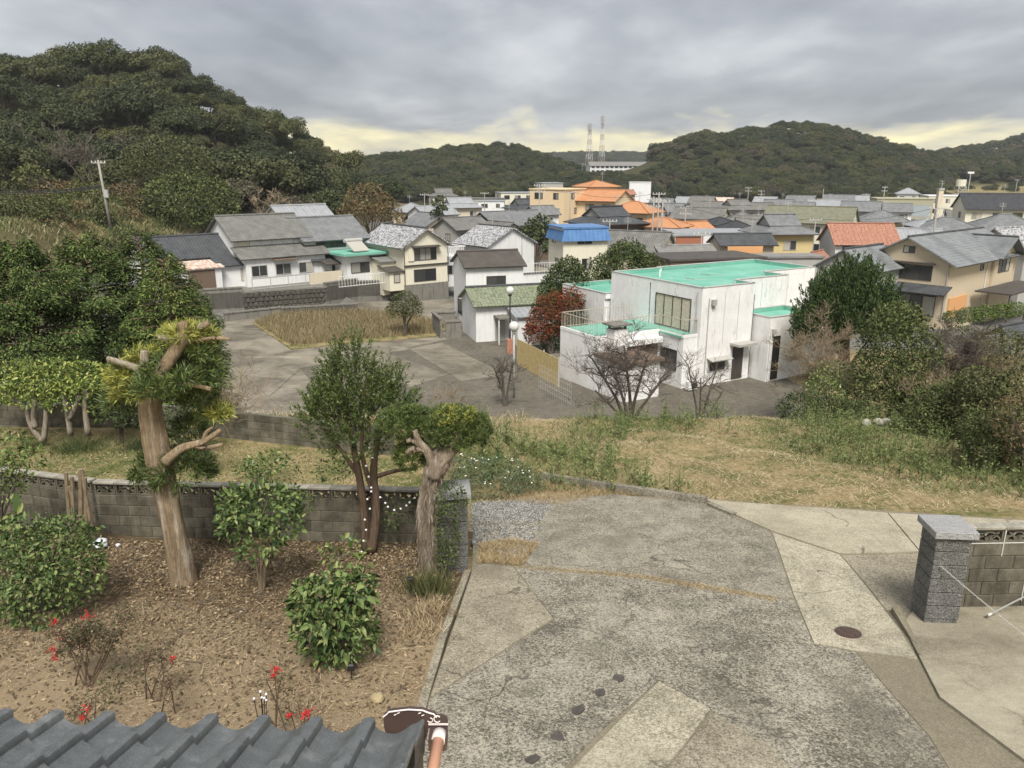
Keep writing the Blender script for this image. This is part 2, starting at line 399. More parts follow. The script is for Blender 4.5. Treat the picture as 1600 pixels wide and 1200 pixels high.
def trunk_mb(rng, H_, r, lean=0.15, branches=5, spread=2.0):
    m = MB(); lx, ly = rng.normal(size=2)*lean*H_
    path = [Vector((lx*t*t, ly*t*t, -0.5 + (H_+0.5)*t)) for t in (0, .25, .5, .75, 1)]
    m.tube(path, [r*1.3, r, r*.85, r*.65, r*.4], 6)
    for i in range(branches):
        t = rng.uniform(.35, .8); b = Vector((lx*t*t, ly*t*t, H_*t)); a = rng.uniform(0, 6.28)
        e = b + Vector((math.cos(a)*spread, math.sin(a)*spread, spread*rng.uniform(.5, 1.1)))
        m.tube([b, (b+e)/2 + Vector((0, 0, .15*spread)), e], [r*.5, r*.35, r*.15], 5)
    return m
L_WOOD = [leafmat('wood_leaf_dark', [(0.030,0.040,0.020),(0.044,0.056,0.027),(0.060,0.073,0.035),(0.082,0.094,0.047)], 0.75, 0.12, 0.22),
          leafmat('wood_leaf_olive', [(0.048,0.056,0.025),(0.068,0.076,0.033),(0.090,0.096,0.042),(0.118,0.120,0.056)], 0.75, 0.12, 0.2),
          leafmat('wood_leaf_brown', [(0.060,0.058,0.036),(0.085,0.080,0.050),(0.11,0.10,0.066),(0.14,0.13,0.09)], 0.8, 0.1, 0.2)]
def _bark(name, c0, c1, sc=(6,6,1.2)):
    t = NT(name); p = t.map(t.coord('Object'), sc); n = t.noise(p, 4.0, 5, 0.65, 0.5)
    t.set('Base Color', t.mix(t.ramp(n, [(0.3, 0.0), (0.7, 1.0)]), c0, c1)); t.bump(n, 0.8, 0.03); return t.done(0.9, 0.15)
BARK = _bark('bark_grey', (0.055,0.045,0.035), (0.17,0.15,0.12))
CROWNS = []
for k in range(7):
    g = np.random.default_rng(100+k); R_ = 4.4 + 0.3*(k % 3); H_ = 5.2 + 0.6*(k % 2)
    V, F = lobe_leaves(dome_lobes(g, R_, H_, 2.2, 40, 1.05), 240, 0.30, g, 0.60, -0.5, (0.70, 1.15), 0.9, 0.35)
    CROWNS.append(np_mesh('crown', V, F))
TRUNKS = [trunk_mb(np.random.default_rng(60+k), 5.2, 0.20, 0.10, 6, 2.4).mesh('trunk') for k in range(3)]
def add_slot(me, m):
    if not me.materials: me.materials.append(m)
for me in TRUNKS: add_slot(me, BARK)
for k, me in enumerate(CROWNS): add_slot(me, L_WOOD[[0,0,1,0,1,0,2][k]])

# left hill: every tree a thing
def hill_trees():
    g = np.random.default_rng(5); cand = []
    for y in np.arange(97, 232, 6.3):
        for x in np.arange(-170, -16, 6.3):
            jx, jy = x + g.uniform(-2.2, 2.2), y + g.uniform(-2.2, 2.2)
            cand.append((jx, jy))
    cand = np.array(cand); z = terr(cand[:,0], cand[:,1])
    keep = []
    for (x, y), zz in zip(cand, z):
        if zz < -4.6 or (x < -38 and y < 108): continue
        dcam = y*CP - (zz+3-CAMZ)*SP; px = 800 + FOC*x/dcam
        if px < -45 or px > 640: continue
        keep.append((x, y, zz, px))
    # hidden behind the skyline: keep only those in front of the ridge or whose crown shows
    vis = []
    for (x, y, zz, px) in keep:
        ang = (zz+8-CAMZ)/y; steps = np.linspace(0.45, 0.97, 14); xs, ys2 = x*steps, y*steps
        gz = terr(xs, ys2) + 3.5*((ys2 > 112) | ((ys2 > 97) & (xs > -38)))
        if np.max((gz-CAMZ)/ys2) < ang: vis.append((x, y, zz, px))
    vis.sort(key=lambda q: q[1]); return vis
HT = hill_trees(); print('hill trees', len(HT))
_far_trees = HT[290:]; HT = HT[:290]
WOODLAB = ['dark evergreen tree on the left hill', 'olive green tree on the left hill', 'brownish tree on the left hill']
def place_wood_tree(x, y, z, s, rz, k, label, group, sz=1.0):
    e = empty('woodland_tree', (x, y, z), rz, label, 'tree', group); e.scale = (s, s, s*sz)
    obj('crown', CROWNS[k], None, e); obj('trunk', TRUNKS[k % 3], None, e); return e
g = np.random.default_rng(9)
for (x, y, z, px) in HT:
    k = int(g.choice(7, p=[.15,.15,.18,.13,.18,.12,.09]))
    if y < 125 and g.uniform() < 0.15: k = 6
    mi = [0,0,1,0,1,0,2][k]
    place_wood_tree(x, y, z-0.6, float(np.clip(g.lognormal(0.0, 0.26), .62, 1.7)), g.uniform(0, 6.28), k, WOODLAB[mi]+(', low at its foot' if y < 128 else ', half-way up' if y < 165 else ', near the ridge')+(' left of the pole' if px < 155 else ' above the white houses' if px < 420 else ' on its right flank'), 'wood on the left hill: '+['dark', 'olive', 'brown'][mi], g.uniform(0.8, 1.1))
# far woods that read as one mass: one object each, trees scattered by geometry nodes
def scatter(name, pts, label, templates):
    pts = np.array(pts); me = bpy.data.meshes.new(name); me.vertices.add(len(pts)); me.vertices.foreach_set('co', pts[:,:3].astype(np.float32).ravel())
    a = me.attributes.new('sc', 'FLOAT', 'POINT'); a.data.foreach_set('value', pts[:,3].astype(np.float32))
    a = me.attributes.new('kd', 'INT', 'POINT'); a.data.foreach_set('value', pts[:,4].astype(np.int32))
    a = me.attributes.new('rz', 'FLOAT', 'POINT'); a.data.foreach_set('value', pts[:,5].astype(np.float32))
    o = obj(name, me, None); tag(o, label, 'woodland', None, 'stuff')
    ng = bpy.data.node_groups.new(name, 'GeometryNodeTree')
    ng.interface.new_socket('Geometry', in_out='INPUT', socket_type='NodeSocketGeometry'); ng.interface.new_socket('Geometry', in_out='OUTPUT', socket_type='NodeSocketGeometry')
    N, L = ng.nodes, ng.links
    gi = N.new('NodeGroupInput'); go = N.new('NodeGroupOutput'); join = N.new('GeometryNodeJoinGeometry')
    def na(n, t):
        x = N.new('GeometryNodeInputNamedAttribute'); x.data_type = t; x.inputs[0].default_value = n; return x.outputs[0]
    sc_, kd, rz = na('sc', 'FLOAT'), na('kd', 'INT'), na('rz', 'FLOAT')
    cx = N.new('ShaderNodeCombineXYZ'); L.new(rz, cx.inputs[2])
    for i, tp in enumerate(templates):
        oi = N.new('GeometryNodeObjectInfo'); oi.inputs['Object'].default_value = tp; oi.inputs['As Instance'].default_value = True
        cp = N.new('FunctionNodeCompare'); cp.data_type = 'INT'; cp.operation = 'EQUAL'; L.new(kd, cp.inputs[2]); cp.inputs[3].default_value = i
        ip = N.new('GeometryNodeInstanceOnPoints'); L.new(gi.outputs[0], ip.inputs['Points']); L.new(cp.outputs[0], ip.inputs['Selection'])
        L.new(oi.outputs['Geometry'], ip.inputs['Instance']); L.new(cx.outputs[0], ip.inputs['Rotation']); L.new(sc_, ip.inputs['Scale'])
        L.new(ip.outputs[0], join.inputs[0])
    L.new(join.outputs[0], go.inputs[0])
    md = o.modifiers.new('scatter', 'NODES'); md.node_group = ng; return o
TEMPL = []
_seen = {}
for o in bpy.data.objects:
    if o.name.startswith('crown') and o.data.name not in _seen: _seen[o.data.name] = o
TEMPL = [_seen[m.name] for m in CROWNS if m.name in _seen]
NT_ = len(TEMPL)
def wood_points(x0, x1, y0, y1, step, seed, cond, smin=.8, smax=1.3):
    g = np.random.default_rng(seed); xs, ys = np.meshgrid(np.arange(x0, x1, step), np.arange(y0, y1, step))
    xs = xs.ravel() + g.uniform(-.45, .45, xs.size)*step; ys = ys.ravel() + g.uniform(-.45, .45, ys.size)*step
    z = terr(xs, ys); px = 800 + FOC*xs/(ys*CP-(z-CAMZ)*SP)
    out = []
    for x, y, zz, p in zip(xs, ys, z, px):
        if p < -60 or p > 1680 or not cond(x, y, zz, p): continue
        out.append((x, y, zz-1.0, g.uniform(smin, smax), int(g.choice(NT_)), g.uniform(0, 6.28)))
    return out
_rear = [(q[0], q[1], q[2]-0.6, g.uniform(.8, 1.2), int(g.choice(NT_)), g.uniform(0, 6.28)) for q in _far_trees]
if _rear: scatter('wood_upper_slope', _rear, 'wooded upper slope of the left hill', TEMPL)
scatter('wood_middle_hill', wood_points(-130, 45, 322, 500, 6.2, 21, lambda x, y, z, p: z > -8.6 and 540 < p < 915 and not (900 < p < 1018 and 600-FOC*(y*SP+(z+7-CAMZ)*CP)/(y*CP-(z+7-CAMZ)*SP) < 268)), 'dark wooded hill behind the town, left of the two masts', TEMPL)
scatter('wood_right_hill', wood_points(25, 280, 322, 470, 6.2, 22, lambda x, y, z, p: z > -8.3 and p > 925 and not (p > 1480 and y < 430) and not (900 < p < 1018 and y < 480 and 600-FOC*(y*SP+(z+7-CAMZ)*CP)/(y*CP-(z+7-CAMZ)*SP) < 268)), 'large wooded hill behind the town on the right', TEMPL)
scatter('wood_far_slopes', wood_points(-40, 520, 500, 740, 9.0, 23, lambda x, y, z, p: p > 860 and z > -9, 0.9, 1.4), 'far wooded slopes beyond the masts and at right edge', TEMPL)
scatter('scrub_below_slab', wood_points(40, 110, 330, 476, 4.5, 31, lambda x, y, z, p: 898 < p < 1022 and z > -8.4 and 600-FOC*(y*SP+(z+3-CAMZ)*CP)/(y*CP-(z+3-CAMZ)*SP) > 262, .32, .46), 'scrubby slope below the far slab building', TEMPL)
scatter('wood_right_fields', wood_points(150, 330, 400, 500, 8.5, 32, lambda x, y, z, p: p > 1475 and (int(x*7+y*3) % 5) > 1, .5, .95), 'scattered trees round the far fields at the right edge', TEMPL)
scatter('wood_far_ridge', wood_points(-20, 330, 1150, 1350, 11.0, 24, lambda x, y, z, p: 830 < p < 1060, 1.0, 1.5), 'hazy distant wooded ridge below the masts', TEMPL)
# ------------------------------------------------------------------ yard: concrete, garden soil, walls, gate pillars, own eave
def concrete(name, dark, pale, sp=26.0, lo=0.40, hi=0.60, big=0.9, streak=None, crack=0.0):
    t = NT(name); p = t.pos()
    w = t.noise(p, 2.6, 4, 0.65); f = t.noise(p, sp, 4, 0.75, 0.2); h = t.noise(p, 150.0, 2, 0.6); b = t.noise(p, big, 4, 0.6, 0.5)
    v = t.voro(p, 85.0, 'F1', 'Distance')
    cell = t.sep(t.voro(p, 62.0, 'F1', 'Color'))[0]; cell2 = t.sep(t.voro(p, 27.0, 'F1', 'Color'))[1]
    s = t.math('ADD', t.math('ADD', t.math('MULTIPLY', f, 0.40), t.math('MULTIPLY', b, 0.20)), t.math('ADD', t.math('MULTIPLY', w, 0.20), t.math('ADD', t.math('MULTIPLY', cell, 0.14), t.math('MULTIPLY', cell2, 0.06))))
    k = t.ramp(s, [(lo, 0.0), (hi, 1.0)])
    c = t.mix(k, dark, pale)
    if streak:
        q = t.noise(t.map(p, (0.8, 1.1, 1), rot=(0, 0, 0.62)), 1.3, 6, 0.75, 0.3); q2 = t.noise(p, 0.8, 2, 0.5)
        c = t.mix(t.ramp(t.math('ADD', t.math('MULTIPLY', q, 0.6), t.math('MULTIPLY', q2, 0.4)), [(0.40, 0.0), (0.60, 0.85)]), c, t.mix(f, streak, tuple(x*.7 for x in streak)))
    c = t.mix(t.ramp(v, [(0.05, 0.0), (0.32, 1.0)]), t.mix(0.5, c, (0.07, 0.065, 0.05)), c)
    c = t.mix(t.ramp(h, [(0.38, 0.0), (0.62, 1.0)]), t.mix(1.0, c, (0.72, 0.72, 0.70), 'MULTIPLY'), t.mix(1.0, c, (1.14, 1.13, 1.10), 'MULTIPLY'))
    if crack:
        ds = t.N.new('ShaderNodeVectorMath'); ds.operation = 'MULTIPLY_ADD'; nn = t.N.new('ShaderNodeTexNoise'); t.L.new(p, nn.inputs['Vector']); nn.inputs['Scale'].default_value = 1.6; nn.inputs['Detail'].default_value = 5
        t.L.new(nn.outputs['Color'], ds.inputs[0]); ds.inputs[1].default_value = (.7, .7, .7); t.L.new(p, ds.inputs[2])
        ck = t.voro(ds.outputs[0], crack, 'DISTANCE_TO_EDGE'); gate = t.ramp(t.noise(p, .9, 2, .5), [(.46, 0.0), (.54, 1.0)])
        c = t.mix(t.math('MULTIPLY', t.ramp(ck, [(0.0, .8), (.007, 0.0)]), gate), c, (.05, .045, .035))
        c = t.mix(t.ramp(t.noise(t.map(p, (1, .45, 1), rot=(0, 0, .5)), .7, 5, .6, .6), [(.50, 0.0), (.66, .55)]), c, tuple(x*1.1 for x in dark))
    t.set('Base Color', c); t.bump(t.math('ADD', f, h), 0.5, 0.012)
    return t.done(0.9, 0.15)
M_MOSS = concrete('mossy_concrete', (0.122, 0.111, 0.088), (0.43, 0.397, 0.325), 34, 0.41, 0.59, .9, None, .45)
M_MOSS2 = concrete('lichen_concrete', (0.106, 0.097, 0.078), (0.45, 0.415, 0.342), 29, 0.425, 0.585, 0.6, None, .4)
M_PALE = concrete('pale_concrete', (0.21, 0.187, 0.138), (0.57, 0.525, 0.415), 36, 0.39, 0.58, .9, None, .5)
M_WARM = concrete('worn_concrete', (0.15, 0.13, 0.095), (0.46, 0.415, 0.325), 38, 0.39, 0.60, .9, None, .5)
M_ROAD = concrete('road_concrete', (0.25, 0.222, 0.162), (0.53, 0.485, 0.38), 46, 0.36, 0.59, .9, None, .3)
M_BROWN = concrete('drain_concrete', (0.17, 0.148, 0.108), (0.31, 0.275, 0.205), 40, 0.35, 0.65)
M_APRON = concrete('apron_concrete', (0.17, 0.15, 0.11), (0.34, 0.30, 0.23), 40, 0.36, 0.64, 0.9, (0.56, 0.51, 0.40), .3)
M_EARTH = plain('joint_earth', (0.06, 0.05, 0.035), 0.95, 0.1, 0.3, 30)
def inset(pts, d):
    n = len(pts); a = sum(pts[i].x*pts[(i+1) % n].y - pts[(i+1) % n].x*pts[i].y for i in range(n)); sg = 1 if a > 0 else -1
    out = []
    for i in range(n):
        p0, p1, p2 = pts[i-1], pts[i], pts[(i+1) % n]
        e1 = (p1-p0).normalized(); e2 = (p2-p1).normalized()
        nn = Vector((-(e1.y+e2.y), e1.x+e2.x, 0))*sg
        if nn.length > 1e-6: nn.normalize()
        out.append(p1 + nn*d)
    if sg < 0: out.reverse()
    return out
def slab_obj(name, px, dz, mat, parent, th=0.06, gap=0.002):
    pts = [ony(x, y) for x, y in px]; pts = inset(pts, gap)
    pts = [Vector((p.x, p.y, yard(p.y) + dz)) for p in pts]
    return MB().slab(pts, th).build(name, mat, parent)
base_px = [(742,795),(845,770),(1100,778),(1180,785),(1430,800),(1660,815),(1900,950),(1900,1420),(640,1420),(640,1200),(672,1085),(737,893)]
pts = [ony(x, y) for x, y in base_px]; pts = [Vector((p.x, p.y, yard(p.y)-0.008)) for p in inset(pts, 0)]
drive = MB().slab(pts, 0.05).build('driveway', M_BROWN); tag(drive, kind='structure')
slab_obj('slab', [(858,782),(960,772),(1100,788),(1150,808),(1204,831),(1241,936),(1190,930),(1000,899),(830,885),(815,872),(840,832)], 0.0, M_MOSS, drive)
slab_obj('slab', [(806,888),(830,888),(1000,903),(1190,934),(1241,938),(1271,1007),(1335,1018),(1380,1070),(1450,1150),(1540,1300),(1330,1300),(1112,1110),(1030,1062),(930,1150),(790,1300),(640,1300),(650,1180),(671,1093),(866,967)], 0.0, M_MOSS2, drive)
slab_obj('slab', [(738,893),(752,881),(801,886),(864,966),(673,1089)], 0.003, M_WARM, drive)
slab_obj('slab', [(1207,832),(1312,867),(1346,907),(1405,983),(1434,1030),(1335,1016),(1272,1005),(1242,934)], 0.004, M_PALE, drive)
slab_obj('slab', [(1315,868),(1440,864),(1440,950),(1407,981),(1348,906)], 0.0, M_WARM, drive)
slab_obj('slab', [(1101,780),(1147,785),(1330,797),(1386,802),(1436,862),(1390,864),(1312,865),(1206,830),(1152,806)], 0.012, M_ROAD, drive)
slab_obj('slab', [(1388,802),(1640,816),(1640,862),(1438,862)], 0.012, M_ROAD, drive)
slab_obj('slab', [(1030,1064),(1110,1108),(1080,1150),(960,1300),(795,1300)], 0.003, M_PALE, drive)
slab_obj('slab', [(1113,1113),(1200,1162),(1325,1300),(965,1300),(1085,1150)], 0.006, M_WARM, drive)
slab_obj('slab', [(1338,1018),(1436,1033),(1466,1094),(1700,1270),(1640,1300),(1545,1300),(1452,1150),(1382,1070)], -0.002, M_BROWN, drive)
slab_obj('slab', [(1410,977),(1440,940),(1700,930),(1900,950),(1900,1400),(1705,1270),(1468,1092),(1437,1031)], 0.03, M_APRON, drive, 0.1)
# raised kerb beside the gate, seen as a wedge
kp = [ony(x, y) for x, y in ((1392,958),(1404,955),(1434,1010),(1424,1003))]
MB().slab([Vector((p.x, p.y, yard(p.y)+h)) for p, h in zip(kp, (0.10, 0.10, 0.035, 0.035))][::-1], 0.15).build('wedge_kerb', M_BROWN, drive)
# garden edging strip, far kerb of the drive
def strip(name, pxs, w, h0, h1, mat, parent=None):
    P = [ony(*q) for q in pxs]; m = MB()
    for a, b in zip(P[:-1], P[1:]):
        d = (b-a).normalized(); s = Vector((-d.y, d.x, 0))*w
        q = [a, b, b+s, a+s]; q = [Vector((v.x, v.y, yard(v.y)+h1)) for v in q]
        m.slab(q, h1-h0)
    return m.build(name, mat, parent)
o = strip('garden_edging', [(655,1155),(671,1088),(700,990),(736,893)], 0.10, -0.3, 0.035, M_WARM); tag(o, 'low concrete edging strip between garden and driveway', 'kerb')
o = strip('stone_kerb', [(1102,787),(1000,772),(930,762),(845,748)], -0.16, -0.2, 0.13, M_MOSS); tag(o, 'long weathered kerb between driveway and weedy field', 'kerb')
o = strip('broken_kerb', [(1142,806),(1104,790)], -0.14, -0.2, 0.06, M_MOSS); tag(o, 'short broken kerb piece at the end of the long kerb', 'kerb')
# manhole, shards of tile
M_IRON = plain('rusty_iron', (0.075, 0.048, 0.038), 0.6, 0.4, 0.35, 30)
c = ony(1325, 989); mh = empty('manhole_cover', (c.x, c.y, yard(c.y)+0.012), 0, 'small round rusty manhole cover in pale concrete', 'manhole')
mh.rotation_euler = (math.atan(-0.13), 0, 0)
m = MB(); ring = [(0.165*math.cos(a), 0.165*math.sin(a)) for a in np.linspace(0, 2*math.pi, 28, endpoint=False)]
m.prism(ring, -0.01, 0.004); m.build('rim', M_IRON, mh)
m = MB(); m.prism([(x*.86, y*.86) for x, y in ring], 0.0, 0.009)
for k in range(6):
    a = k*math.pi/3; m.bar((0.03*math.cos(a), 0.03*math.sin(a), .010), (0.125*math.cos(a), 0.125*math.sin(a), .010), .014, .008)
m.build('lid', M_IRON, mh)
M_SHARD = plain('slate_shard', (0.075, 0.065, 0.058), 0.7, 0.3, 0.25, 20)
for (x, y, r, lab) in ((967,1062,.085,'dark flat tile shard on driveway, nearest the pale slab corner'),(938,1083,.08,'dark tile shard on driveway, second in the row from the slab'),(904,1110,.10,'dark tile shard on driveway, middle of the row of five'),(870,1152,.095,'dark notched tile shard on driveway, fourth in the row'),(832,1187,.085,'dark rounded tile shard at the bottom edge of the driveway')):
    c = ony(x, y); g = random.Random(x); n = 7
    poly = [(r*g.uniform(.6, 1.15)*math.cos(6.283*i/n), .72*r*g.uniform(.6, 1.15)*math.sin(6.283*i/n)) for i in range(n)]
    o = MB().prism(poly, -0.01, 0.016).build('tile_shard', M_SHARD); o.location = (c.x, c.y, yard(c.y)); o.rotation_euler = (math.atan(-.13), 0, g.uniform(0, 3)); tag(o, lab, 'shard', 'tile shards on the driveway')

# garden soil
def mat_soil():
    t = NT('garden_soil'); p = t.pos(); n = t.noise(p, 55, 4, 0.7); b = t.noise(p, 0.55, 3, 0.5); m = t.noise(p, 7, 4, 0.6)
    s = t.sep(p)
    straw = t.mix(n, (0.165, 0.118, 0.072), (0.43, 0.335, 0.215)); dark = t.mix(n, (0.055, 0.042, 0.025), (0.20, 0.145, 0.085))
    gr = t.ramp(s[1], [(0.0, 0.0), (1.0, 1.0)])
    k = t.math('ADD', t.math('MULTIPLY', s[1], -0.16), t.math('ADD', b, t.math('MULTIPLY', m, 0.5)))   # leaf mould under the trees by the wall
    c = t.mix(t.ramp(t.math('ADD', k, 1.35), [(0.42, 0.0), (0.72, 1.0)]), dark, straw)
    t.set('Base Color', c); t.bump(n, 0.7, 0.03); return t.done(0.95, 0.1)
M_SOIL = mat_soil()
def garden_h(x, y): return -0.13*(y-6.0) - 0.02 + 0.05*np.sin(x*1.3+y*0.7)*np.sin(y*1.1-x*.4) + 0.02*np.sin(x*4.1)*np.sin(y*3.7)
def edge_x(y): return np.interp(y, [3, 7.3, 9.1, 10.93, 12.5], [-1.05, -1.03, -0.93, -0.76, -0.70])
def build_soil():
    ys = np.linspace(3.6, 12.75, 90); us = np.linspace(0, 1, 110); Y, U = np.meshgrid(ys, us, indexing='ij')
    X = edge_x(Y)*(U) + (-14.0)*(1-U); Y = Y + np.where(X < -7.4, (-7.4-X)*0.3, 0)*((Y > 8)*(Y-8)/4.7)
    Z = garden_h(X, Y); ny, nx = X.shape; idx = np.arange(ny*nx).reshape(ny, nx)
    F = np.column_stack((idx[:-1,:-1].ravel(), idx[:-1,1:].ravel(), idx[1:,1:].ravel(), idx[1:,:-1].ravel()))
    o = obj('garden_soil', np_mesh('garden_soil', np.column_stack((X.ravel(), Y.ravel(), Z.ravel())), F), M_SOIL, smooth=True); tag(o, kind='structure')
build_soil()
# litter: straw, twigs and leaf bits, nobody could count them
def blades(P, ln, wd, rng, lift=0.15, up=None):
    """thin quads: lying straw (lift small) or standing blades (up given)"""
    n = len(P); a = rng.uniform(0, 2*np.pi, n)
    if up is None: d = np.column_stack((np.cos(a), np.sin(a), rng.normal(0, lift, n)))
    else: d = np.column_stack((np.cos(a)*up, np.sin(a)*up, np.ones(n)))
    d /= np.linalg.norm(d, axis=1, keepdims=True)
    s = np.cross(d, np.column_stack((rng.normal(size=n)*.3, rng.normal(size=n)*.3, np.ones(n))) if up is None else rng.normal(size=(n, 3))); s /= np.maximum(np.linalg.norm(s, axis=1, keepdims=True), 1e-6)
    L = ln[:,None]; W = wd[:,None]
    V = np.stack((P - s*W/2, P + s*W/2, P + d*L + s*W*.2, P + d*L - s*W*.2), axis=1).reshape(-1, 3)
    return V, np.arange(n*4).reshape(-1, 4)
M_STRAW = leafmat('straw', [(0.11,0.075,0.042),(0.24,0.175,0.10),(0.40,0.31,0.185),(0.56,0.46,0.30),(0.30,0.215,0.12)], 0.8, 0.2, 0.0)
M_LITTER = leafmat('leaf_litter', [(0.075,0.054,0.034),(0.14,0.098,0.058),(0.23,0.165,0.098),(0.38,0.29,0.18),(0.11,0.078,0.048)], 0.8, 0.2, 0.0)
def build_litter():
    rng = np.random.default_rng(3)
    n = 80000; y = rng.uniform(5.2, 12.4, n); x = edge_x(y) - 0.05 - rng.uniform(0, 1, n)**1.1*9.5
    keep = np.sin(x*1.7+y)*np.sin(y*1.3-x*.8)+.6*np.sin(x*3.3-y*2.1) > rng.uniform(-1.7, .9, n); x, y = x[keep], y[keep]; n = len(x)
    P = np.column_stack((x, y, garden_h(x, y) + rng.uniform(0.0, 0.03, n)))
    big = rng.uniform(size=n) < .16; V, F = blades(P, np.where(big, rng.uniform(.06, .13, n), rng.uniform(.015, .05, n)), np.where(big, .007, rng.uniform(.003, .008, n)), rng, 0.25)
    tag(obj('straw_mulch', np_mesh('straw_mulch', V, F), M_STRAW), 'dry straw and cut grass strewn over the garden soil', 'mulch', None, 'stuff')
    n = 30000; y = 12.45 - np.abs(rng.normal(0, 2.9, n)); y = np.clip(y, 5.2, 12.4); x = edge_x(y) - 0.05 - rng.uniform(0, 9.5, n)
    P = np.column_stack((x, y, garden_h(x, y) + rng.uniform(0.0, 0.035, n)))
    ln = rng.uniform(.025, .07, n); V, F = leaf_quads(P, np.column_stack((rng.normal(0, .5, n), rng.normal(0, .5, n), np.ones(n))), ln, ln*.55, rng)
    tag(obj('leaf_litter', np_mesh('leaf_litter', V, F), M_LITTER), 'brown fallen leaves under the garden trees by the block wall', 'leaves', None, 'stuff')
    m = MB(); g = random.Random(4)
    for k in range(190):
        yy = max(5.4, 12.2 - abs(g.gauss(0, 2.8))); xx = float(edge_x(yy)) - g.uniform(.2, 9); a = g.uniform(0, 6.28); l = g.uniform(.15, .5)
        z = float(garden_h(xx, yy)) + .025; p0 = Vector((xx, yy, z)); d = Vector((math.cos(a), math.sin(a), g.uniform(-.05, .15)))*l
        m.tube([p0, p0+d*.5+Vector((g.uniform(-.03, .03), g.uniform(-.03, .03), .01)), p0+d], [.007, .006, .003], 4)
    tag(m.build('fallen_twigs', MATS['bark_grey']), 'thin fallen twigs scattered on the garden soil', 'twigs', None, 'stuff')
build_litter()

# block walls: every block a part
def mat_block():
    t = NT('weathered_block'); p = t.pos(); n = t.noise(p, 3.2, 5, 0.65); f = t.noise(p, 60, 3, 0.7); r = t.orand()
    v = t.noise(t.map(p, (3.0, 3.0, 0.5)), 2.0, 4, 0.6)
    c = t.mix(t.ramp(n, [(0.35, 0.0), (0.65, 1.0)]), (0.085, 0.076, 0.056), (0.205, 0.185, 0.14))
    c = t.mix(t.ramp(v, [(0.5, 0.0), (0.7, 0.7)]), c, (0.24, 0.22, 0.175))
    c = t.mix(1.0, c, t.ramp(r, [(0, 0.78), (1, 1.2)]), 'MULTIPLY')
    c = t.mix(t.ramp(f, [(0.3, 0.5), (0.7, 0.0)]), c, (0.04, 0.036, 0.03))
    t.set('Base Color', c); t.bump(f, 0.5, 0.01); return t.done(0.95, 0.1)
M_BLOCK = mat_block(); M_MORTAR = plain('old_mortar', (0.15, 0.14, 0.115), 0.95, 0.1, 0.3, 14); M_LIME = plain('white_mortar', (0.52, 0.51, 0.48), 0.9, 0.1, 0.2, 40)
BLK = MB().cbox(-0.195, 0.195, -0.06, 0.06, 0, 0.19, 0.007).mesh('block'); BLK.materials.append(M_BLOCK)
HALF = MB().cbox(-0.095, 0.095, -0.06, 0.06, 0, 0.19, 0.007).mesh('half_block'); HALF.materials.append(M_BLOCK)
CAPB = MB().cbox(-0.198, 0.198, -0.075, 0.075, 0, 0.045, 0.006).mesh('cap_block'); CAPB.materials.append(plain('pale_capping', (0.30, 0.28, 0.235), .9, .1, .3, 9))
def openwork():
    m = MB()
    m.box(-.195, .195, -.05, .05, 0, .022); m.box(-.195, .195, -.05, .05, .168, .19); m.box(-.195, -.170, -.05, .05, .022, .168); m.box(.170, .195, -.05, .05, .022, .168)
    def arc(cx, r, w, a0, a1, n=9):
        for i in range(n):
            t0, t1 = a0+(a1-a0)*i/n, a0+(a1-a0)*(i+1)/n
            q = [(cx+ (r+s)*math.cos(t), .022+(r+s)*math.sin(t)) for t, s in ((t0, 0), (t1, 0), (t1, w), (t0, w))]
            m.add([(x, -.045, z) for x, z in q] + [(x, .045, z) for x, z in q], [(0,1,2,3),(7,6,5,4),(0,4,5,1),(1,5,6,2),(2,6,7,3),(3,7,4,0)])
    for cx in (-.085, .085):
        arc(cx, .062, .020, 0, math.pi)
    arc(0, .118, .022, math.radians(38), math.radians(142)); 
    arc(-.17, .118, .022, 0, math.radians(72)); arc(.17, .118, .022, math.radians(108), math.pi)
    me = m.mesh('openwork_block'); me.materials.append(M_BLOCK); return me
OPENW = openwork()
def block_wall(name, A, B, ztop, rows, label, openrow=True, cap=True, z_extra=0.0, first_plain=()):
    A = Vector(A); B = Vector(B); L_ = (B-A).length; ang = math.atan2(B.y-A.y, B.x-A.x); n = max(1, int(round(L_/0.4)))
    e = empty(name, (A.x, A.y, 0), ang, label, 'wall')
    e.scale = (L_/(n*0.4), 1, 1)
    z = ztop - (0.05 if cap else 0)
    zb = z - 0.2*rows
    m = MB(); top = z-0.2 if openrow else z
    m.box(0.0, n*.4, -.045, .045, zb, top-0.004); m.build('mortar', M_MORTAR, e)
    for r in range(rows):
        z0 = z - 0.2*(r+1) + 0.005
        if r == 0 and openrow:
            for i in range(n): obj('openwork_block', OPENW, None, e, loc=((i+.5)*.4, 0, z0))
            continue
        if r % 2 == 1:
            for i in range(n): obj('block', BLK, None, e, loc=((i+.5)*.4, 0, z0))
        else:
            for i in range(n-1): obj('block', BLK, None, e, loc=((i+1)*.4, 0, z0))
            obj('half_block', HALF, None, e, loc=(.1, 0, z0)); obj('half_block', HALF, None, e, loc=(n*.4-.1, 0, z0))
    if cap:
        for i in range(n): obj('cap_block', CAPB, None, e, loc=((i+.5)*.4, 0, z+.003))
    return e
block_wall('block_wall', (-7.44, 12.72), (-1.22, 12.33), 0.17, 6, 'mossy concrete block wall with openwork top row behind the garden, beside left gate pillar')
block_wall('block_wall', (-13.5, 14.4), (-7.50, 12.76), 0.17, 6, 'mossy block wall with openwork top running out of the left edge')
block_wall('block_wall', (-16.2, 20.0), (-10.4, 19.9), -0.62, 4, 'low plain block wall behind the clipped hedge at left', False, False)
block_wall('block_wall', (-10.36, 19.9), (-2.9, 17.75), -0.55, 4, 'low plain block wall behind the mossy path, running right to the green tree', False, False)
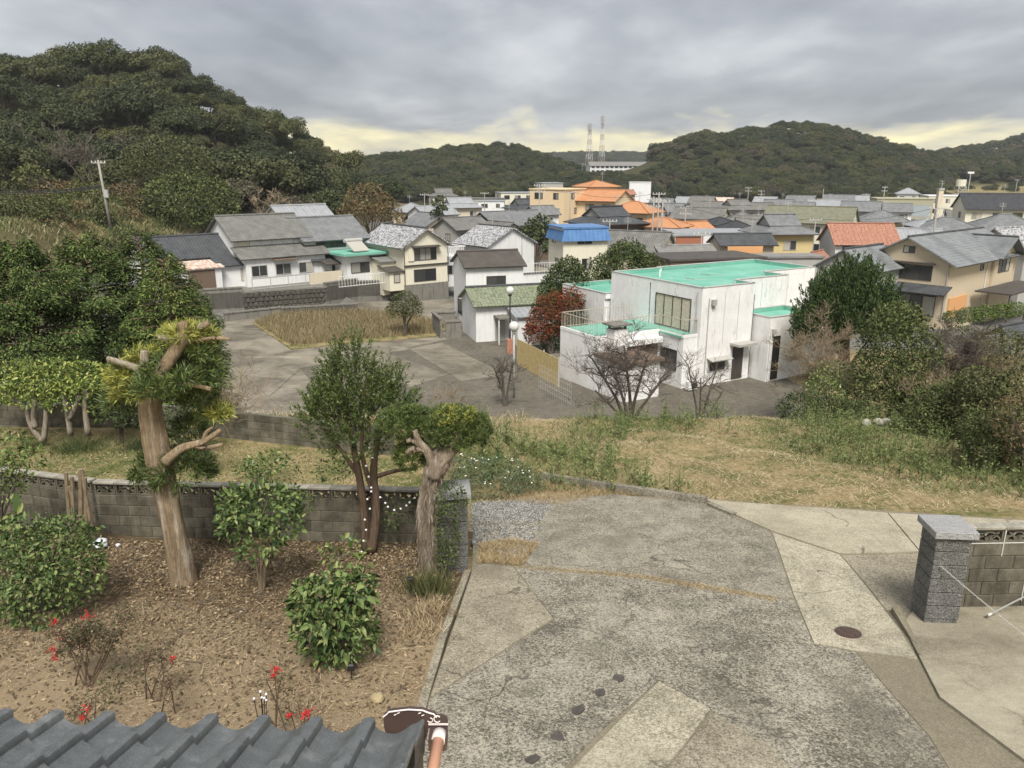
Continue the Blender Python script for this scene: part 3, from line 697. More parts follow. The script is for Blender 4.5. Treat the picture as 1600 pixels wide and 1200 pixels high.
wr = block_wall('block_wall', (5.95, 9.62), (9.2, 9.75), 0.80, 7, 'concrete block wall with fan openwork top beside the right gate pillar')
def lime_lines():
    m = MB()
    for x0, x1, z0, z1 in ((.05, 3.2, .545, .556), (.795, .808, .35, .75), (1.196, 1.21, -.35, .34), (1.596, 1.61, .35, .75)): m.box(x0, x1, -.068, -.055, z0, z1)
    m.build('white_mortar_line', M_LIME, wr)
lime_lines()
# granite gate pillars
def mat_granite(name, a, b, dirt=.55):
    t = NT(name); p = t.pos(); v = t.noise(p, 95, 2, 0.8); n = t.noise(p, 5, 4, 0.6); n2 = t.noise(p, 30, 3, 0.7)
    c = t.mix(t.ramp(v, [(0.40, 0.0), (0.60, 1.0)]), a, b); c = t.mix(t.ramp(n2, [(0.40, dirt), (0.60, 0.0)]), c, (0.07, 0.068, 0.06)); c = t.mix(t.ramp(n, [(0.35, dirt*.8), (0.65, 0.0)]), c, (0.08, 0.078, 0.065))
    t.set('Base Color', c); t.bump(t.math('ADD', v, t.math('MULTIPLY', n2, 3.0)), 1.0, 0.02); return t.done(0.8, 0.25)
M_GRAN = mat_granite('rough_granite', (0.085, 0.083, 0.076), (0.48, 0.47, 0.445), .45); M_GRANT = mat_granite('granite_cap', (0.33, 0.33, 0.33), (0.64, 0.64, 0.63), .1)
def pillar(loc, rz, label, rows, w=0.44, ztop=None):
    e = empty('gate_pillar', loc, rz, label, 'pillar', 'granite gate pillars'); h = w/2
    MB().cbox(-h+.01, h-.01, -h+.01, h-.01, -0.25, 0.052, .006).build('plinth', M_GRAN, e)
    for r in range(rows):
        bm = MB().cbox(-h, h, -h, h, 0.055+.2*r, 0.055+.2*r+.193, .009); bm.build('granite_block', M_GRAN, e)
    MB().box(-h+.012, h-.012, -h+.012, h-.012, 0.05, .055+.2*rows).build('mortar', MATS['joint_earth'], e)
    MB().cbox(-h-.055, h+.055, -h-.055, h+.055, .055+.2*rows, .055+.2*rows+.10, .008).build('cap', M_GRANT, e)
    return e
PR = ony(1448, 978); pillar((PR.x+.21, PR.y+.24, PR.z+0.03), R(-4), 'square granite gate pillar on the right, beside the fan openwork wall', 6)
PL = ony(733, 893); pillar((PL.x-.26, PL.y+.22, PL.z), R(6), 'ivy-grown granite gate pillar on the left, behind the shaggy trunk', 6, 0.46)
# chain and pole by the right pillar
M_STEEL = plain('galvanised_steel', (0.42, 0.42, 0.40), 0.45, 0.5, 0.15, 20, 0.6)
def chain(a, b, sag, label):
    a = Vector(a); b = Vector(b); n = int((b-a).length/0.030); m = MB()
    for i in range(n):
        t0, t1 = i/n, (i+1.25)/n
        p0 = a.lerp(b, t0) - Vector((0, 0, sag*4*t0*(1-t0))); p1 = a.lerp(b, min(1, t1)) - Vector((0, 0, sag*4*min(1, t1)*(1-min(1, t1))))
        d = (p1-p0).normalized(); u = Vector((0, 0, 1)) if i % 2 else d.cross(Vector((0, 0, 1))).normalized(); u = (u - d*u.dot(d)).normalized()
        loop = [p0 + u*.007, p1 + u*.007, p1+d*.006, p1 - u*.007, p0 - u*.007, p0-d*.006, p0+u*.007]
        m.tube(loop, .0022, 4, False)
    o = m.build('chain', M_STEEL); tag(o, label, 'chain')
chain(at(1470, 884, PR.y+.0), at(1625, 1010, 8.1), 0.02, 'thin steel chain hung from the right gate pillar')
pa, pb = at(1546, 960, 9.2), at(1640, 912, 9.45)
pe = empty('steel_pole', pa, 0, 'thin grey pole leaning against the right block wall', 'pole')
MB().tube([(0,0,0), tuple(pb-pa)], .012, 8).build('shaft', M_STEEL, pe); d_ = (pb-pa).normalized()
MB().tube([tuple(-d_*.03), tuple(d_*.03)], .019, 8).build('end_cap', M_LIME, pe)

# own eave with grey tiles: every tile a part
def mat_tile(name, c0, c1, rough=0.42):
    t = NT(name); p = t.pos(); n = t.noise(p, 12, 5, 0.7); f = t.noise(p, 160, 2, 0.7); r = t.orand()
    c = t.mix(t.ramp(n, [(0.3, 0.0), (0.7, 1.0)]), c0, c1); c = t.mix(t.ramp(f, [(0.57, 0.0), (0.68, 0.6)]), c, (0.30, 0.31, 0.305)); c = t.mix(t.ramp(t.noise(p, 5.0, 5, .7), [(0.52, 0.0), (0.68, 0.5)]), c, (0.25, 0.262, 0.26))
    c = t.mix(1.0, c, t.ramp(r, [(0, 0.88), (1, 1.12)]), 'MULTIPLY')
    t.set('Base Color', c); t.set('Roughness', t.ramp(n, [(0.3, rough), (0.7, rough+.2)])); t.bump(f, 0.15, 0.004); return t.done(rough, 0.5)
M_TILE = mat_tile('ash_grey_tile', (0.078, 0.085, 0.089), (0.135, 0.145, 0.148), .36)
def tile_mesh(w=0.285, ln=0.40, last=False):
    prof = []
    # roll on the left, pan hanging as a catenary towards the next roll
    for u, z in ((-.036, -.012), (-.036, .030), (-.030, .044), (-.012, .050), (.012, .050), (.030, .044), (.036, .030), (.037, .004)): prof.append((u, z))
    for i in range(1, 13):
        s = i/12; u = .037 + (w-.037-.030)*s; prof.append((u, .002 - .036*math.sin(math.pi*min(1, s*1.15))**.8 + .052*max(0, s-.45)**1.3))
    if last: prof += [(w+.005, .050), (w+.014, .046), (w+.014, -.06)]
    V = []; F = []; n = len(prof); th = .022
    for j, (yy, dz) in enumerate(((0, 0), (ln, 0))):
        for (u, z) in prof: V.append((u, -yy, z+dz))
        for (u, z) in prof: V.append((u, -yy, z+dz-th))
    for i in range(n-1):
        F.append((i, i+1, 2*n+i+1, 2*n+i)[::-1]); F.append((n+i, 3*n+i, 3*n+i+1, n+i+1)[::-1]); F.append((i, n+i, n+i+1, i+1)[::-1])
    F.append((0, 2*n, 3*n, n)); F.append((n-1, 2*n-1, 4*n-1, 3*n-1))
    me = bpy.data.meshes.new('roof_tile'); me.from_pydata(V, [], F); me.update(); me.materials.append(M_TILE)
    me.polygons.foreach_set('use_smooth', [True]*len(me.polygons)); me.set_sharp_from_angle(angle=R(40))
    return me
def build_eave():
    SL = R(21.5); TW, EX = 0.285, 0.305; NC, NR = 11, 6
    e = empty('house_eave', (-0.50, 3.47, 2.585), R(-2.2), 'grey tiled eave of the house in the bottom left corner', 'roof')
    fr = Matrix.Rotation(-SL, 4, 'X')
    tm, tl = tile_mesh(TW), tile_mesh(TW, 0.40, True)
    for c in range(NC):
        for r in range(NR):
            o = obj('roof_tile', tl if c == 0 else tm, None, e)
            p = fr @ Vector((-(c+1)*TW + .015, -r*EX, r*0.0))
            o.location = (p.x, p.y, p.z + 0.03); o.rotation_euler = (-SL + R(6.0), 0, 0)
    m = MB(); q = [Vector((0, .0, -.03)), Vector((0, -2.0, -.03)), Vector((-NC*TW, -2.0, -.03)), Vector((-NC*TW, 0, -.03))]
    m.slab([fr @ v for v in q][::-1], .03); m.build('roof_board', plain('dark_board', (0.05, 0.04, 0.035)), e)
    M_DBR = plain('brown_metal', (0.070, 0.045, 0.042), 0.5, 0.4, 0.1, 6)
    MB().slab([fr @ v for v in (Vector((.025, -.03, -.03)), Vector((.025, -2.0, -.03)), Vector((.005, -2.0, -.03)), Vector((.005, -.03, -.03)))], .17).build('barge_board', M_DBR, e)
    # gutter behind the eave edge
    m = MB(); prof = [(.03+.05*math.cos(a), -.10+.05*math.sin(a)) for a in np.linspace(math.pi, 2*math.pi, 9)]
    for (y0, z0), (y1, z1) in zip(prof[:-1], prof[1:]): m.add([(-3.2, y0, z0), (.02, y0, z0), (.02, y1, z1), (-3.2, y1, z1)], [(0,1,2,3)])
    m.build('gutter', M_DBR, e)
    return e, M_DBR
EAVE, M_DBR = build_eave()
def build_hopper():
    P0 = at(599, 1119, 3.56); P1 = at(699, 1127, 3.56)
    h = empty('rain_hopper', P0, 0, 'brown ornamental rainwater hopper with white scrolls and salmon pipe', 'gutter'); L_ = (P1-P0).length
    s = L_/100.0     # one photo pixel there
    top = [(0,0),(6,5),(9,9),(28,12),(40,13.5),(62,12),(70,8),(79,5),(83,-1),(90,0),(97,-3),(100,-11)]
    poly = [(x*s, y*s) for x, y in top] + [(100*s, -22*s), (70*s, -22*s), (66*s, -42*s), (4*s, -42*s), (0, -20*s)]
    m = MB(); n = len(poly); m.add([(x, 0, z) for x, z in poly] + [(x, .022, z) for x, z in poly], [tuple(range(n)), tuple(range(2*n-1, n-1, -1))] + [(i, n+i, n+(i+1) % n, (i+1) % n) for i in range(n)])
    m.build('plate', M_DBR, h)
    M_WH = plain('cream_enamel', (0.75, 0.68, 0.66), 0.4, 0.4, 0.05)
    m = MB(); m.tube([(x*s, -.006, y*s) for x, y in top[:9]], .0045, 6); m.build('white_bead', M_WH, h)
    sp = [(84+5*math.sin(a), -4+6*math.cos(a)) for a in np.linspace(2.2, 7.2, 12)]; m = MB(); m.tube([(x*s, -.006, y*s) for x, y in sp], .0035, 5)
    sp = [(73+4*math.sin(a), -6+4*math.cos(a)) for a in np.linspace(0, 4.4, 10)]; m.tube([(x*s, -.006, y*s) for x, y in sp], .003, 5)
    for x, y in ((17,3),(22,6),(55,6),(60,2)): m.tube([(x*s, -.006, y*s), ((x+4)*s, -.006, (y+2)*s)], .003, 5)
    m.build('scroll', M_WH, h)
    m = MB(); m.box(72*s, 100*s, -.10, .0, -40*s, -20*s); m.build('box', M_DBR, h)
    m = MB(); m.box(70*s, 101*s, -.008, -.002, -15*s, -12.5*s); m.build('rim', M_WH, h)
    M_SAL = plain('salmon_pipe', (0.72, 0.38, 0.25), 0.38, 0.4, 0.04)
    a = Vector((88*s, -.05, -22*s)); b = Vector((76*s, -.95, -.10))
    m = MB(); m.tube([a, b], 9.2*s, 18); m.build('pipe', M_SAL, h, True)
    m = MB(); dd = (b-a).normalized(); m.tube([a+dd*-.012, a+dd*.05], 10.6*s, 18); m.build('pipe_collar', M_WH, h, True)
build_hopper()
# ------------------------------------------------------------------ buildings
def roof_mat(name, c0, c1, mott=None, rib=0.28, row=0.30, rough=0.55, bump=0.8, mscale=5.0):
    t = NT(name); a = t.attr('tuv')[1]; s = t.sep(a); p = t.pos()
    n = t.noise(p, 1.3, 4, 0.6); f = t.noise(p, 9, 3, 0.6)
    c = t.mix(t.ramp(t.math('ADD', t.math('MULTIPLY', n, .6), t.math('MULTIPLY', f, .4)), [(0.35, 0.0), (0.65, 1.0)]), c0, c1)
    if mott: c = t.mix(t.ramp(t.noise(p, mscale, 4, 0.7), [(0.47, 0.0), (0.54, 1.0)]), c, mott)
    if rib:
        w = t.math('ABSOLUTE', t.math('SUBTRACT', t.math('FRACT', t.math('DIVIDE', s[0], rib)), 0.5)); w2 = t.math('FRACT', t.math('DIVIDE', s[1], row))
        h = t.math('ADD', t.math('MULTIPLY', w, 2.0), t.math('MULTIPLY', w2, 0.5))
        t.bump(h, bump, 0.05)
        c = t.mix(t.ramp(w, [(0.0, 0.45), (0.16, 0.0)]), c, t.mix(1.0, c, (0.45, 0.45, 0.45), 'MULTIPLY'))
        if row < 5: c = t.mix(t.ramp(w2, [(0.0, 0.55 if rib > 5 else .3), (0.22, 0.0)]), c, t.mix(1.0, c, (0.4, 0.4, 0.4), 'MULTIPLY'))
    t.set('Base Color', c); return t.done(rough, 0.35)
RM = dict(
 grey=roof_mat('grey_tile_roof', (0.125,0.13,0.135), (0.245,0.25,0.25)),
 old=roof_mat('old_grey_tile_roof', (0.115,0.113,0.105), (0.225,0.22,0.20)),
 pale=roof_mat('pale_grey_roof', (0.24,0.25,0.26), (0.36,0.37,0.38), None, 0.45, 10, 0.5, 0.3),
 dark=roof_mat('dark_tile_roof', (0.045,0.048,0.052), (0.095,0.10,0.105)),
 mott=roof_mat('mottled_tile_roof', (0.10,0.10,0.105), (0.19,0.19,0.19), (0.55,0.55,0.56), 0.28, 0.30, 0.5, 0.8, 4.0),
 brown=roof_mat('brown_slate_roof', (0.055,0.048,0.042), (0.10,0.088,0.076), None, 0, 0.3, 0.7),
 green=roof_mat('mossy_green_tile_roof', (0.085,0.115,0.06), (0.20,0.25,0.14), (0.27,0.27,0.20), 0.28, 0.30, 0.6, 0.8, 6.0),
 red=roof_mat('red_tile_roof', (0.25,0.085,0.052), (0.38,0.15,0.088), (0.42,0.24,0.17), 0.5, 0.45, 0.5, 1.0, 7.0),
 orange=roof_mat('orange_tile_roof', (0.47,0.21,0.095), (0.57,0.285,0.14), None, 0.30, 0.32, 0.6),
 blue=roof_mat('blue_sheet_roof', (0.07,0.17,0.38), (0.12,0.25,0.48), None, 0.5, 10, 0.4, 0.3),
 olive=roof_mat('olive_tile_roof', (0.15,0.15,0.10), (0.24,0.235,0.165)),
 black=roof_mat('charcoal_tile_roof', (0.035,0.036,0.04), (0.065,0.067,0.072), None, 0.30, 0.3, 0.5),
 slate=roof_mat('ribbed_slate_roof', (0.15,0.16,0.165), (0.25,0.26,0.265), None, 8.0, 0.36, 0.5, 1.2),
 tin=roof_mat('rusty_tin_roof', (0.40,0.22,0.15), (0.60,0.42,0.32), (0.70,0.62,0.55), 0.35, 10, 0.6, 0.5, 3.0),
 corr=roof_mat('corrugated_roof', (0.17,0.165,0.155), (0.27,0.265,0.25), None, 0.22, 10, 0.7, 0.8))
def wall_mat(name, c, stain=(0.25,0.24,0.22), amt=0.5, sc=1.0, var=0.06):
    t = NT(name); p = t.coord('Object'); s = t.noise(t.map(p, (2.2*sc, 2.2*sc, 0.30*sc)), 2.0, 5, 0.65); n = t.noise(p, 2.5, 4, 0.6)
    col = t.mix(n, tuple(x*(1-var) for x in c), tuple(min(.95, x*(1+var)) for x in c))
    col = t.mix(t.ramp(s, [(0.50, 0.0), (0.74, amt)]), col, stain)
    t.set('Base Color', col); return t.done(0.85, 0.2)
WM = dict(white=wall_mat('white_plaster', (0.74,0.74,0.73), (0.42,0.41,0.38), 0.4), cream=wall_mat('cream_plaster', (0.62,0.55,0.42), (0.40,0.36,0.29), 0.35),
 beige=wall_mat('beige_siding', (0.56,0.47,0.34), (0.42,0.36,0.27), 0.3), peach=wall_mat('peach_render', (0.72,0.56,0.36), (0.55,0.43,0.30), 0.25),
 greyw=wall_mat('grey_render', (0.40,0.39,0.36), (0.24,0.23,0.21), 0.4), yellow=wall_mat('yellow_siding', (0.60,0.49,0.25), (0.45,0.37,0.2), 0.3),
 conc=wall_mat('stained_concrete', (0.20,0.19,0.165), (0.075,0.07,0.06), 0.8, 1.0, 0.2), wood=wall_mat('brown_boarding', (0.16,0.115,0.085), (0.09,0.065,0.05), 0.5),
 brick=wall_mat('red_brick', (0.36,0.145,0.085), (0.25,0.10,0.06), 0.4), rust=wall_mat('red_brown_sheet', (0.40,0.19,0.13), (0.25,0.12,0.08), 0.5),
 khaki=wall_mat('khaki_panel', (0.38,0.36,0.25), (0.28,0.27,0.2), 0.4), maroon=wall_mat('maroon_wall', (0.14,0.045,0.038), (0.08,0.03,0.025), 0.4),
 ply=wall_mat('orange_plywood', (0.66,0.35,0.16), (0.5,0.25,0.11), 0.4, 3.0), cream2=wall_mat('ivory_render', (0.70,0.66,0.53), (0.48,0.44,0.35), 0.3))
def mat_glass():
    t = NT('window_glass'); r = t.island(); o_ = t.orand()
    c = t.ramp(o_, [(0.0, (0.02,0.022,0.025)), (0.55, (0.06,0.062,0.06)), (0.7, (0.16,0.16,0.15)), (0.85, (0.42,0.40,0.35))]); t.set('Base Color', c); return t.done(0.12, 0.6)
M_GLASS = mat_glass(); M_FRAME = plain('window_frame_dark', (0.06,0.05,0.045), 0.5, 0.4); M_FRAMEL = plain('window_frame_alu', (0.42,0.41,0.39), 0.4, 0.4)
M_CURT = plain('curtain_cloth', (0.50,0.46,0.36), 0.9, 0.1, 0.25, 8)
M_WHITEP = plain('white_paint', (0.72,0.72,0.70), 0.6, 0.3); M_DARK = plain('dark_opening', (0.03,0.028,0.026), 0.9, 0.1)
class House:
    """origin: middle of the front wall at ground level; x along the front, y into the house, z up"""
    def __init__(s, name, loc, a, label, cat='house', group=None, small=False):
        s.e = empty(name, loc, a, label, cat, group); s.small = small
    def block(s, x0, x1, y0, y1, z0, z1, mat, name='wall'):
        return MB().box(x0, x1, y0, y1, z0 if z0 else -1.3, z1).build(name, mat, s.e)
    def gable_block(s, x0, x1, y0, y1, z0, z1, rise, mat, axis='x', name='wall'):
        m = MB(); z0 = z0 or -1.3
        if axis == 'x':
            ym = (y0+y1)/2
            V = [(x0,y0,z0),(x0,y1,z0),(x0,y1,z1),(x0,ym,z1+rise),(x0,y0,z1)]; V += [(x1, v[1], v[2]) for v in V]
        else:
            xm = (x0+x1)/2
            V = [(x1,y0,z0),(x0,y0,z0),(x0,y0,z1),(xm,y0,z1+rise),(x1,y0,z1)]; V += [(v[0], y1, v[2]) for v in V]
        m.add(V, [(0,1,2,3,4),(9,8,7,6,5),(0,5,6,1),(1,6,7,2),(2,7,8,3),(3,8,9,4),(4,9,5,0)]); return m.build(name, mat, s.e)
    def _roof(s, quads, mat, th, name, parent=None):
        """quads: list of (points eave-left, eave-right, top-right, top-left or 3 points)"""
        V, F, T = [], [], []
        for q in quads:
            q = [Vector(p) for p in q]; b = len(V); n = len(q); u = (q[1]-q[0]).normalized(); nn = u.cross(q[2]-q[0]).normalized(); v = nn.cross(u)
            top = q; bot = [p - nn*th for p in q]
            V += [tuple(p) for p in top] + [tuple(p) for p in bot]
            uv = [((p-q[0]).dot(u), (p-q[0]).dot(v), 0) for p in q]
            F.append(tuple(range(b, b+n))); T += uv
            F.append(tuple(range(b+2*n-1, b+n-1, -1))); T += uv[::-1]
            for i in range(n):
                j = (i+1) % n; F.append((b+i, b+n+i, b+n+j, b+j)); T += [uv[i], uv[i], uv[j], uv[j]]
        me = bpy.data.meshes.new(name); me.from_pydata(V, [], F); me.update()
        at_ = me.attributes.new('tuv', 'FLOAT_VECTOR', 'CORNER'); at_.data.foreach_set('vector', np.array(T, dtype=np.float32).ravel())
        return obj(name, me, mat, parent or s.e)
    def _ridge(s, roof, a, b, mat, r=0.11):
        m = MB(); m.tube([a, b], r, 8); m.build('ridge', mat, roof)
    def gable_roof(s, x0, x1, y0, y1, z, rise, mat, axis='x', over=0.5, th=0.12, ridge=None):
        half = ((y1-y0) if axis == 'x' else (x1-x0))/2; k = rise/half; dz = k*over; zt = z+rise
        if axis == 'x':
            ym = (y0+y1)/2; A, B = x0-over*.7, x1+over*.7
            qs = [[(A,y0-over,z-dz),(B,y0-over,z-dz),(B,ym,zt),(A,ym,zt)], [(B,y1+over,z-dz),(A,y1+over,z-dz),(A,ym,zt),(B,ym,zt)]]
            ra, rb = (A,ym,zt+.03), (B,ym,zt+.03)
        else:
            xm = (x0+x1)/2; A, B = y0-over*.7, y1+over*.7
            qs = [[(x0-over,B,z-dz),(x0-over,A,z-dz),(xm,A,zt),(xm,B,zt)], [(x1+over,A,z-dz),(x1+over,B,z-dz),(xm,B,zt),(xm,A,zt)]]
            ra, rb = (xm,A,zt+.03), (xm,B,zt+.03)
        qs = [[(p[0],p[1],p[2]+.06) for p in q] for q in qs]
        r = s._roof(qs, mat, th, 'roof'); s._ridge(r, (ra[0],ra[1],ra[2]+.06), (rb[0],rb[1],rb[2]+.06), ridge or mat); return r
    def hip_roof(s, x0, x1, y0, y1, z, rise, mat, over=0.6, irimoya=False, ridge=None):
        d = (y1-y0)/2+over; X0, X1, Y0, Y1 = x0-over, x1+over, y0-over, y1+over; ym = (y0+y1)/2; zt = z+rise; z = z+.03
        rx0, rx1 = (X0+d, X1-d) if X1-X0 > 2*d else ((X0+X1)/2-.05, (X0+X1)/2+.05)
        if not irimoya:
            qs = [[(X0,Y0,z),(X1,Y0,z),(rx1,ym,zt),(rx0,ym,zt)], [(X1,Y1,z),(X0,Y1,z),(rx0,ym,zt),(rx1,ym,zt)],
                  [(X0,Y1,z),(X0,Y0,z),(rx0,ym,zt)], [(X1,Y0,z),(X1,Y1,z),(rx1,ym,zt)]]
            r = s._roof(qs, mat, .12, 'roof'); s._ridge(r, (rx0,ym,zt+.03), (rx1,ym,zt+.03), ridge or mat)
            for (cx, cy, ex) in ((X0,Y0,rx0),(X1,Y0,rx1),(X0,Y1,rx0),(X1,Y1,rx1)): s._ridge(r, (cx,cy,z+.05), (ex,ym,zt+.03), ridge or mat, .08)
            return r
        f = 0.5; zm = z+rise*f*.8; ix0, ix1, iy0, iy1 = X0+d*f, X1-d*f, Y0+d*f, Y1-d*f
        qs = [[(X0,Y0,z),(X1,Y0,z),(ix1,iy0,zm),(ix0,iy0,zm)], [(X1,Y1,z),(X0,Y1,z),(ix0,iy1,zm),(ix1,iy1,zm)],
              [(X0,Y1,z),(X0,Y0,z),(ix0,iy0,zm),(ix0,iy1,zm)], [(X1,Y0,z),(X1,Y1,z),(ix1,iy1,zm),(ix1,iy0,zm)],
              [(ix0-.3,iy0-.15,zm+.05),(ix1+.3,iy0-.15,zm+.05),(ix1+.3,ym,zt),(ix0-.3,ym,zt)], [(ix1+.3,iy1+.15,zm+.05),(ix0-.3,iy1+.15,zm+.05),(ix0-.3,ym,zt),(ix1+.3,ym,zt)]]
        r = s._roof(qs, mat, .12, 'roof'); s._ridge(r, (ix0-.3,ym,zt+.06), (ix1+.3,ym,zt+.06), ridge or mat, .15)
        m = MB()
        for x in (ix0, ix1): m.add([(x-.02,iy0,zm),(x-.02,iy1,zm),(x-.02,ym,zt-.05),(x+.02,iy0,zm),(x+.02,iy1,zm),(x+.02,ym,zt-.05)], [(0,1,2),(5,4,3),(0,3,4,1),(1,4,5,2),(2,5,3,0)])
        m.build('gable_panel', WM['greyw'], r); return r
    def shed_roof(s, x0, x1, y0, y1, zf, zb, mat, over=0.3, th=0.10, name='roof'):
        """slopes from back (zb at y1) down to the front (zf at y0)"""
        k = (zb-zf)/(y1-y0); return s._roof([[(x0-over,y0-over,zf-k*over),(x1+over,y0-over,zf-k*over),(x1+over,y1,zb),(x0-over,y1,zb)]], mat, th, name)
    def side_shed(s, x0, x1, y0, y1, zl, zr, mat, over=0.3, th=0.1, name='roof'):
        return s._roof([[(x0,y1+over,zl),(x0,y0-over,zl),(x1,y0-over,zr),(x1,y1+over,zr)]], mat, th, name)
    def _pt(s, face, c, u, z, out):
        if face == 'f': return (u, c-out, z)
        if face == 'b': return (-u, c+out, z)
        if face == 'l': return (c-out, -u if False else u, z)
        return (c+out, u, z)
    def win(s, face, c, u0, u1, z0, z1, panes=2, frame=None, pane=None, name='window'):
        """face f: front wall at y=c, u is x; face l / r: side wall at x=c, u is y"""
        fr = frame or M_FRAME; t = .05 if not s.small else .07; m = MB()
        def bx(mb, a0, a1, b0, b1, o0, o1):
            if face == 'f': mb.box(a0, a1, c-o1, c-o0, b0, b1)
            elif face == 'l': mb.box(c-o1, c-o0, a0, a1, b0, b1)
            else: mb.box(c+o0, c+o1, a0, a1, b0, b1)
        bx(m, u0, u1, z0, z0+t, -.05, .05); bx(m, u0, u1, z1-t, z1, -.05, .05); bx(m, u0, u0+t, z0+t, z1-t, -.05, .05); bx(m, u1-t, u1, z0+t, z1-t, -.05, .05)
        for i in range(1, panes):
            x = u0+(u1-u0)*i/panes; bx(m, x-t/2, x+t/2, z0+t, z1-t, -.05, .045)
        w = m.build(name, fr, s.e)
        for i in range(panes):
            a0 = u0+(u1-u0)*i/panes+t/2; a1 = u0+(u1-u0)*(i+1)/panes-t/2
            mp = MB(); bx(mp, a0, a1, z0+t*.8, z1-t*.8, -.03, .012); mp.build('pane', pane or M_GLASS, w)
        return w
    def box(s, x0, x1, y0, y1, z0, z1, mat, name): return MB().box(x0, x1, y0, y1, z0, z1).build(name, mat, s.e)
    def awning(s, x0, x1, y, z, mat=None, dep=.6): return MB().slab([(x0,y-dep,z-.12),(x1,y-dep,z-.12),(x1,y,z),(x0,y,z)], .05).build('awning', mat or M_FRAME, s.e)
    def pipe(s, x, y, z0, z1, mat=None, r=.04): return MB().tube([(x,y,z0),(x,y,z1)], r, 6).build('downpipe', mat or M_FRAME, s.e)
    def rail(s, pts, h, mat, step=.25, name='railing', r=.02):
        m = MB()
        for a, b in zip(pts[:-1], pts[1:]):
            a = Vector(a); b = Vector(b); m.bar(a+Vector((0,0,h)), b+Vector((0,0,h)), r*2.2); m.bar(a+Vector((0,0,.08)), b+Vector((0,0,.08)), r*1.5)
            n = max(1, int((b-a).length/step))
            for i in range(n+1):
                p = a.lerp(b, i/n); m.bar(p, p+Vector((0,0,h)), r)
        return m.build(name, mat, s.e)
# ---- lot
def mat_lot():
    t = NT('lot_concrete'); p = t.pos(); n = t.noise(p, 0.35, 5, 0.6, 0.6); f = t.noise(p, 4, 4, 0.7); w = t.noise(t.map(p, (0.25, 1.0, 1)), 0.9, 4, 0.6)
    c = t.mix(t.ramp(n, [(0.36, 0.0), (0.62, 1.0)]), (0.13, 0.116, 0.092), (0.29, 0.258, 0.205)); c = t.mix(t.ramp(f, [(0.3, 0.35), (0.7, 0.0)]), c, (0.07, 0.065, 0.05))
    c = t.mix(t.ramp(w, [(0.58, 0.0), (0.70, 0.6)]), c, (0.36, 0.32, 0.24))
    t.set('Base Color', c); t.bump(f, 0.3, 0.02); return t.done(0.92, 0.12)
M_LOT = mat_lot(); M_ASPH = concrete('worn_asphalt', (0.085, 0.077, 0.064), (0.215, 0.193, 0.158), 3, 0.35, 0.66, 0.3, None, .13)
LZ = -7.55
def zsheet(name, px, z, mat, parent=None, th=0.3):
    pts = [onz(x, y, z) for x, y in px]; return MB().slab(inset(pts, 0), th).build(name, mat, parent)
lot = zsheet('parking_lot', [(330,520),(350,495),(470,482),(560,472),(640,470),(740,466),(820,500),(900,560),(900,660),(760,720),(380,720),(330,640)], LZ+.02, M_LOT); tag(lot, kind='structure')
o = zsheet('lot_asphalt', [(700,530),(745,490),(830,505),(860,560),(900,610),(900,700),(560,700),(470,575)], LZ+.03, M_ASPH); tag(o, kind='structure')
o = zsheet('building_yard', [(880,600),(1000,560),(1300,560),(1290,650),(1200,720),(880,720)], LZ+.04, M_ASPH); tag(o, kind='structure')
for q in ([(405,520),(470,512),(640,545),(560,560)], [(480,580),(600,550),(700,585),(620,612)], [(640,545),(690,535),(790,585),(720,595)], [(350,560),(400,530),(470,575),(420,620)]):
    zsheet('slab', q, LZ+.055, M_LOT, lot, .05)
o = zsheet('grass_island', [(395,505),(440,492),(560,486),(640,492),(700,512),(680,525),(560,535),(455,545)], LZ+.10, MATS['ground_cover'], None, .2); tag(o, kind='structure')
# ---- retaining walls under the houses on the left
def mat_stone():
    t = NT('rubble_stone'); p = t.pos(); n = t.noise(p, 2.0, 4, 0.6); r = t.orand(); i = t.island()
    c = t.mix(i, (0.055, 0.050, 0.042), (0.24, 0.22, 0.185)); c = t.mix(t.ramp(n, [(0.4, 0.5), (0.65, 0.0)]), c, (0.05, 0.047, 0.035)); t.set('Base Color', c); return t.done(0.9, 0.15)
M_STONE = mat_stone()
def ret_wall(name, A, B, zb, zt, th, mat, label, stones=False):
    A = Vector((*A, 0)); B = Vector((*B, 0)); L_ = (B-A).length; e = empty(name, (A.x, A.y, zb), math.atan2(B.y-A.y, B.x-A.x), label, 'wall')
    h = zt-zb; MB().box(0, L_, 0, th, -.3, h).build('wall_body', mat, e); MB().box(-.05, L_+.05, -.06, th+.06, h, h+.12).build('coping', WM['conc'], e)
    if stones:
        g = random.Random(int(L_*10)); x = .0; rows = int(h/.42); nst = 0
        for r in range(rows):
            x = g.uniform(-.2, 0)
            while x < L_-.3:
                w = g.uniform(.3, .6); z0 = r*h/rows; hh = h/rows
                q = [(x+.03, z0+g.uniform(.02, .08)), (x+w*.5, z0+g.uniform(-.02, .03)), (x+w-.03, z0+g.uniform(.02, .08)), (x+w-g.uniform(.02, .08), z0+hh-.06), (x+w*.5, z0+hh-.01), (x+g.uniform(.03, .08), z0+hh-.05)]
                q = [(min(L_, max(0, a)), b) for a, b in q]
                m = MB(); cx = sum(a for a, b in q)/6; cz = sum(b for a, b in q)/6
                m.add([(a, 0.0, b) for a, b in q] + [(cx+(a-cx)*.8, -.09-g.uniform(0, .05), cz+(b-cz)*.8) for a, b in q], [(6,7,8,9,10,11)] + [(i, (i+1) % 6, 6+(i+1) % 6, 6+i) for i in range(6)])
                m.build('stone', M_STONE, e); x += w; nst += 1
    return e
def gxy(px, py, z): p = onz(px, py, z); return (p.x, p.y)
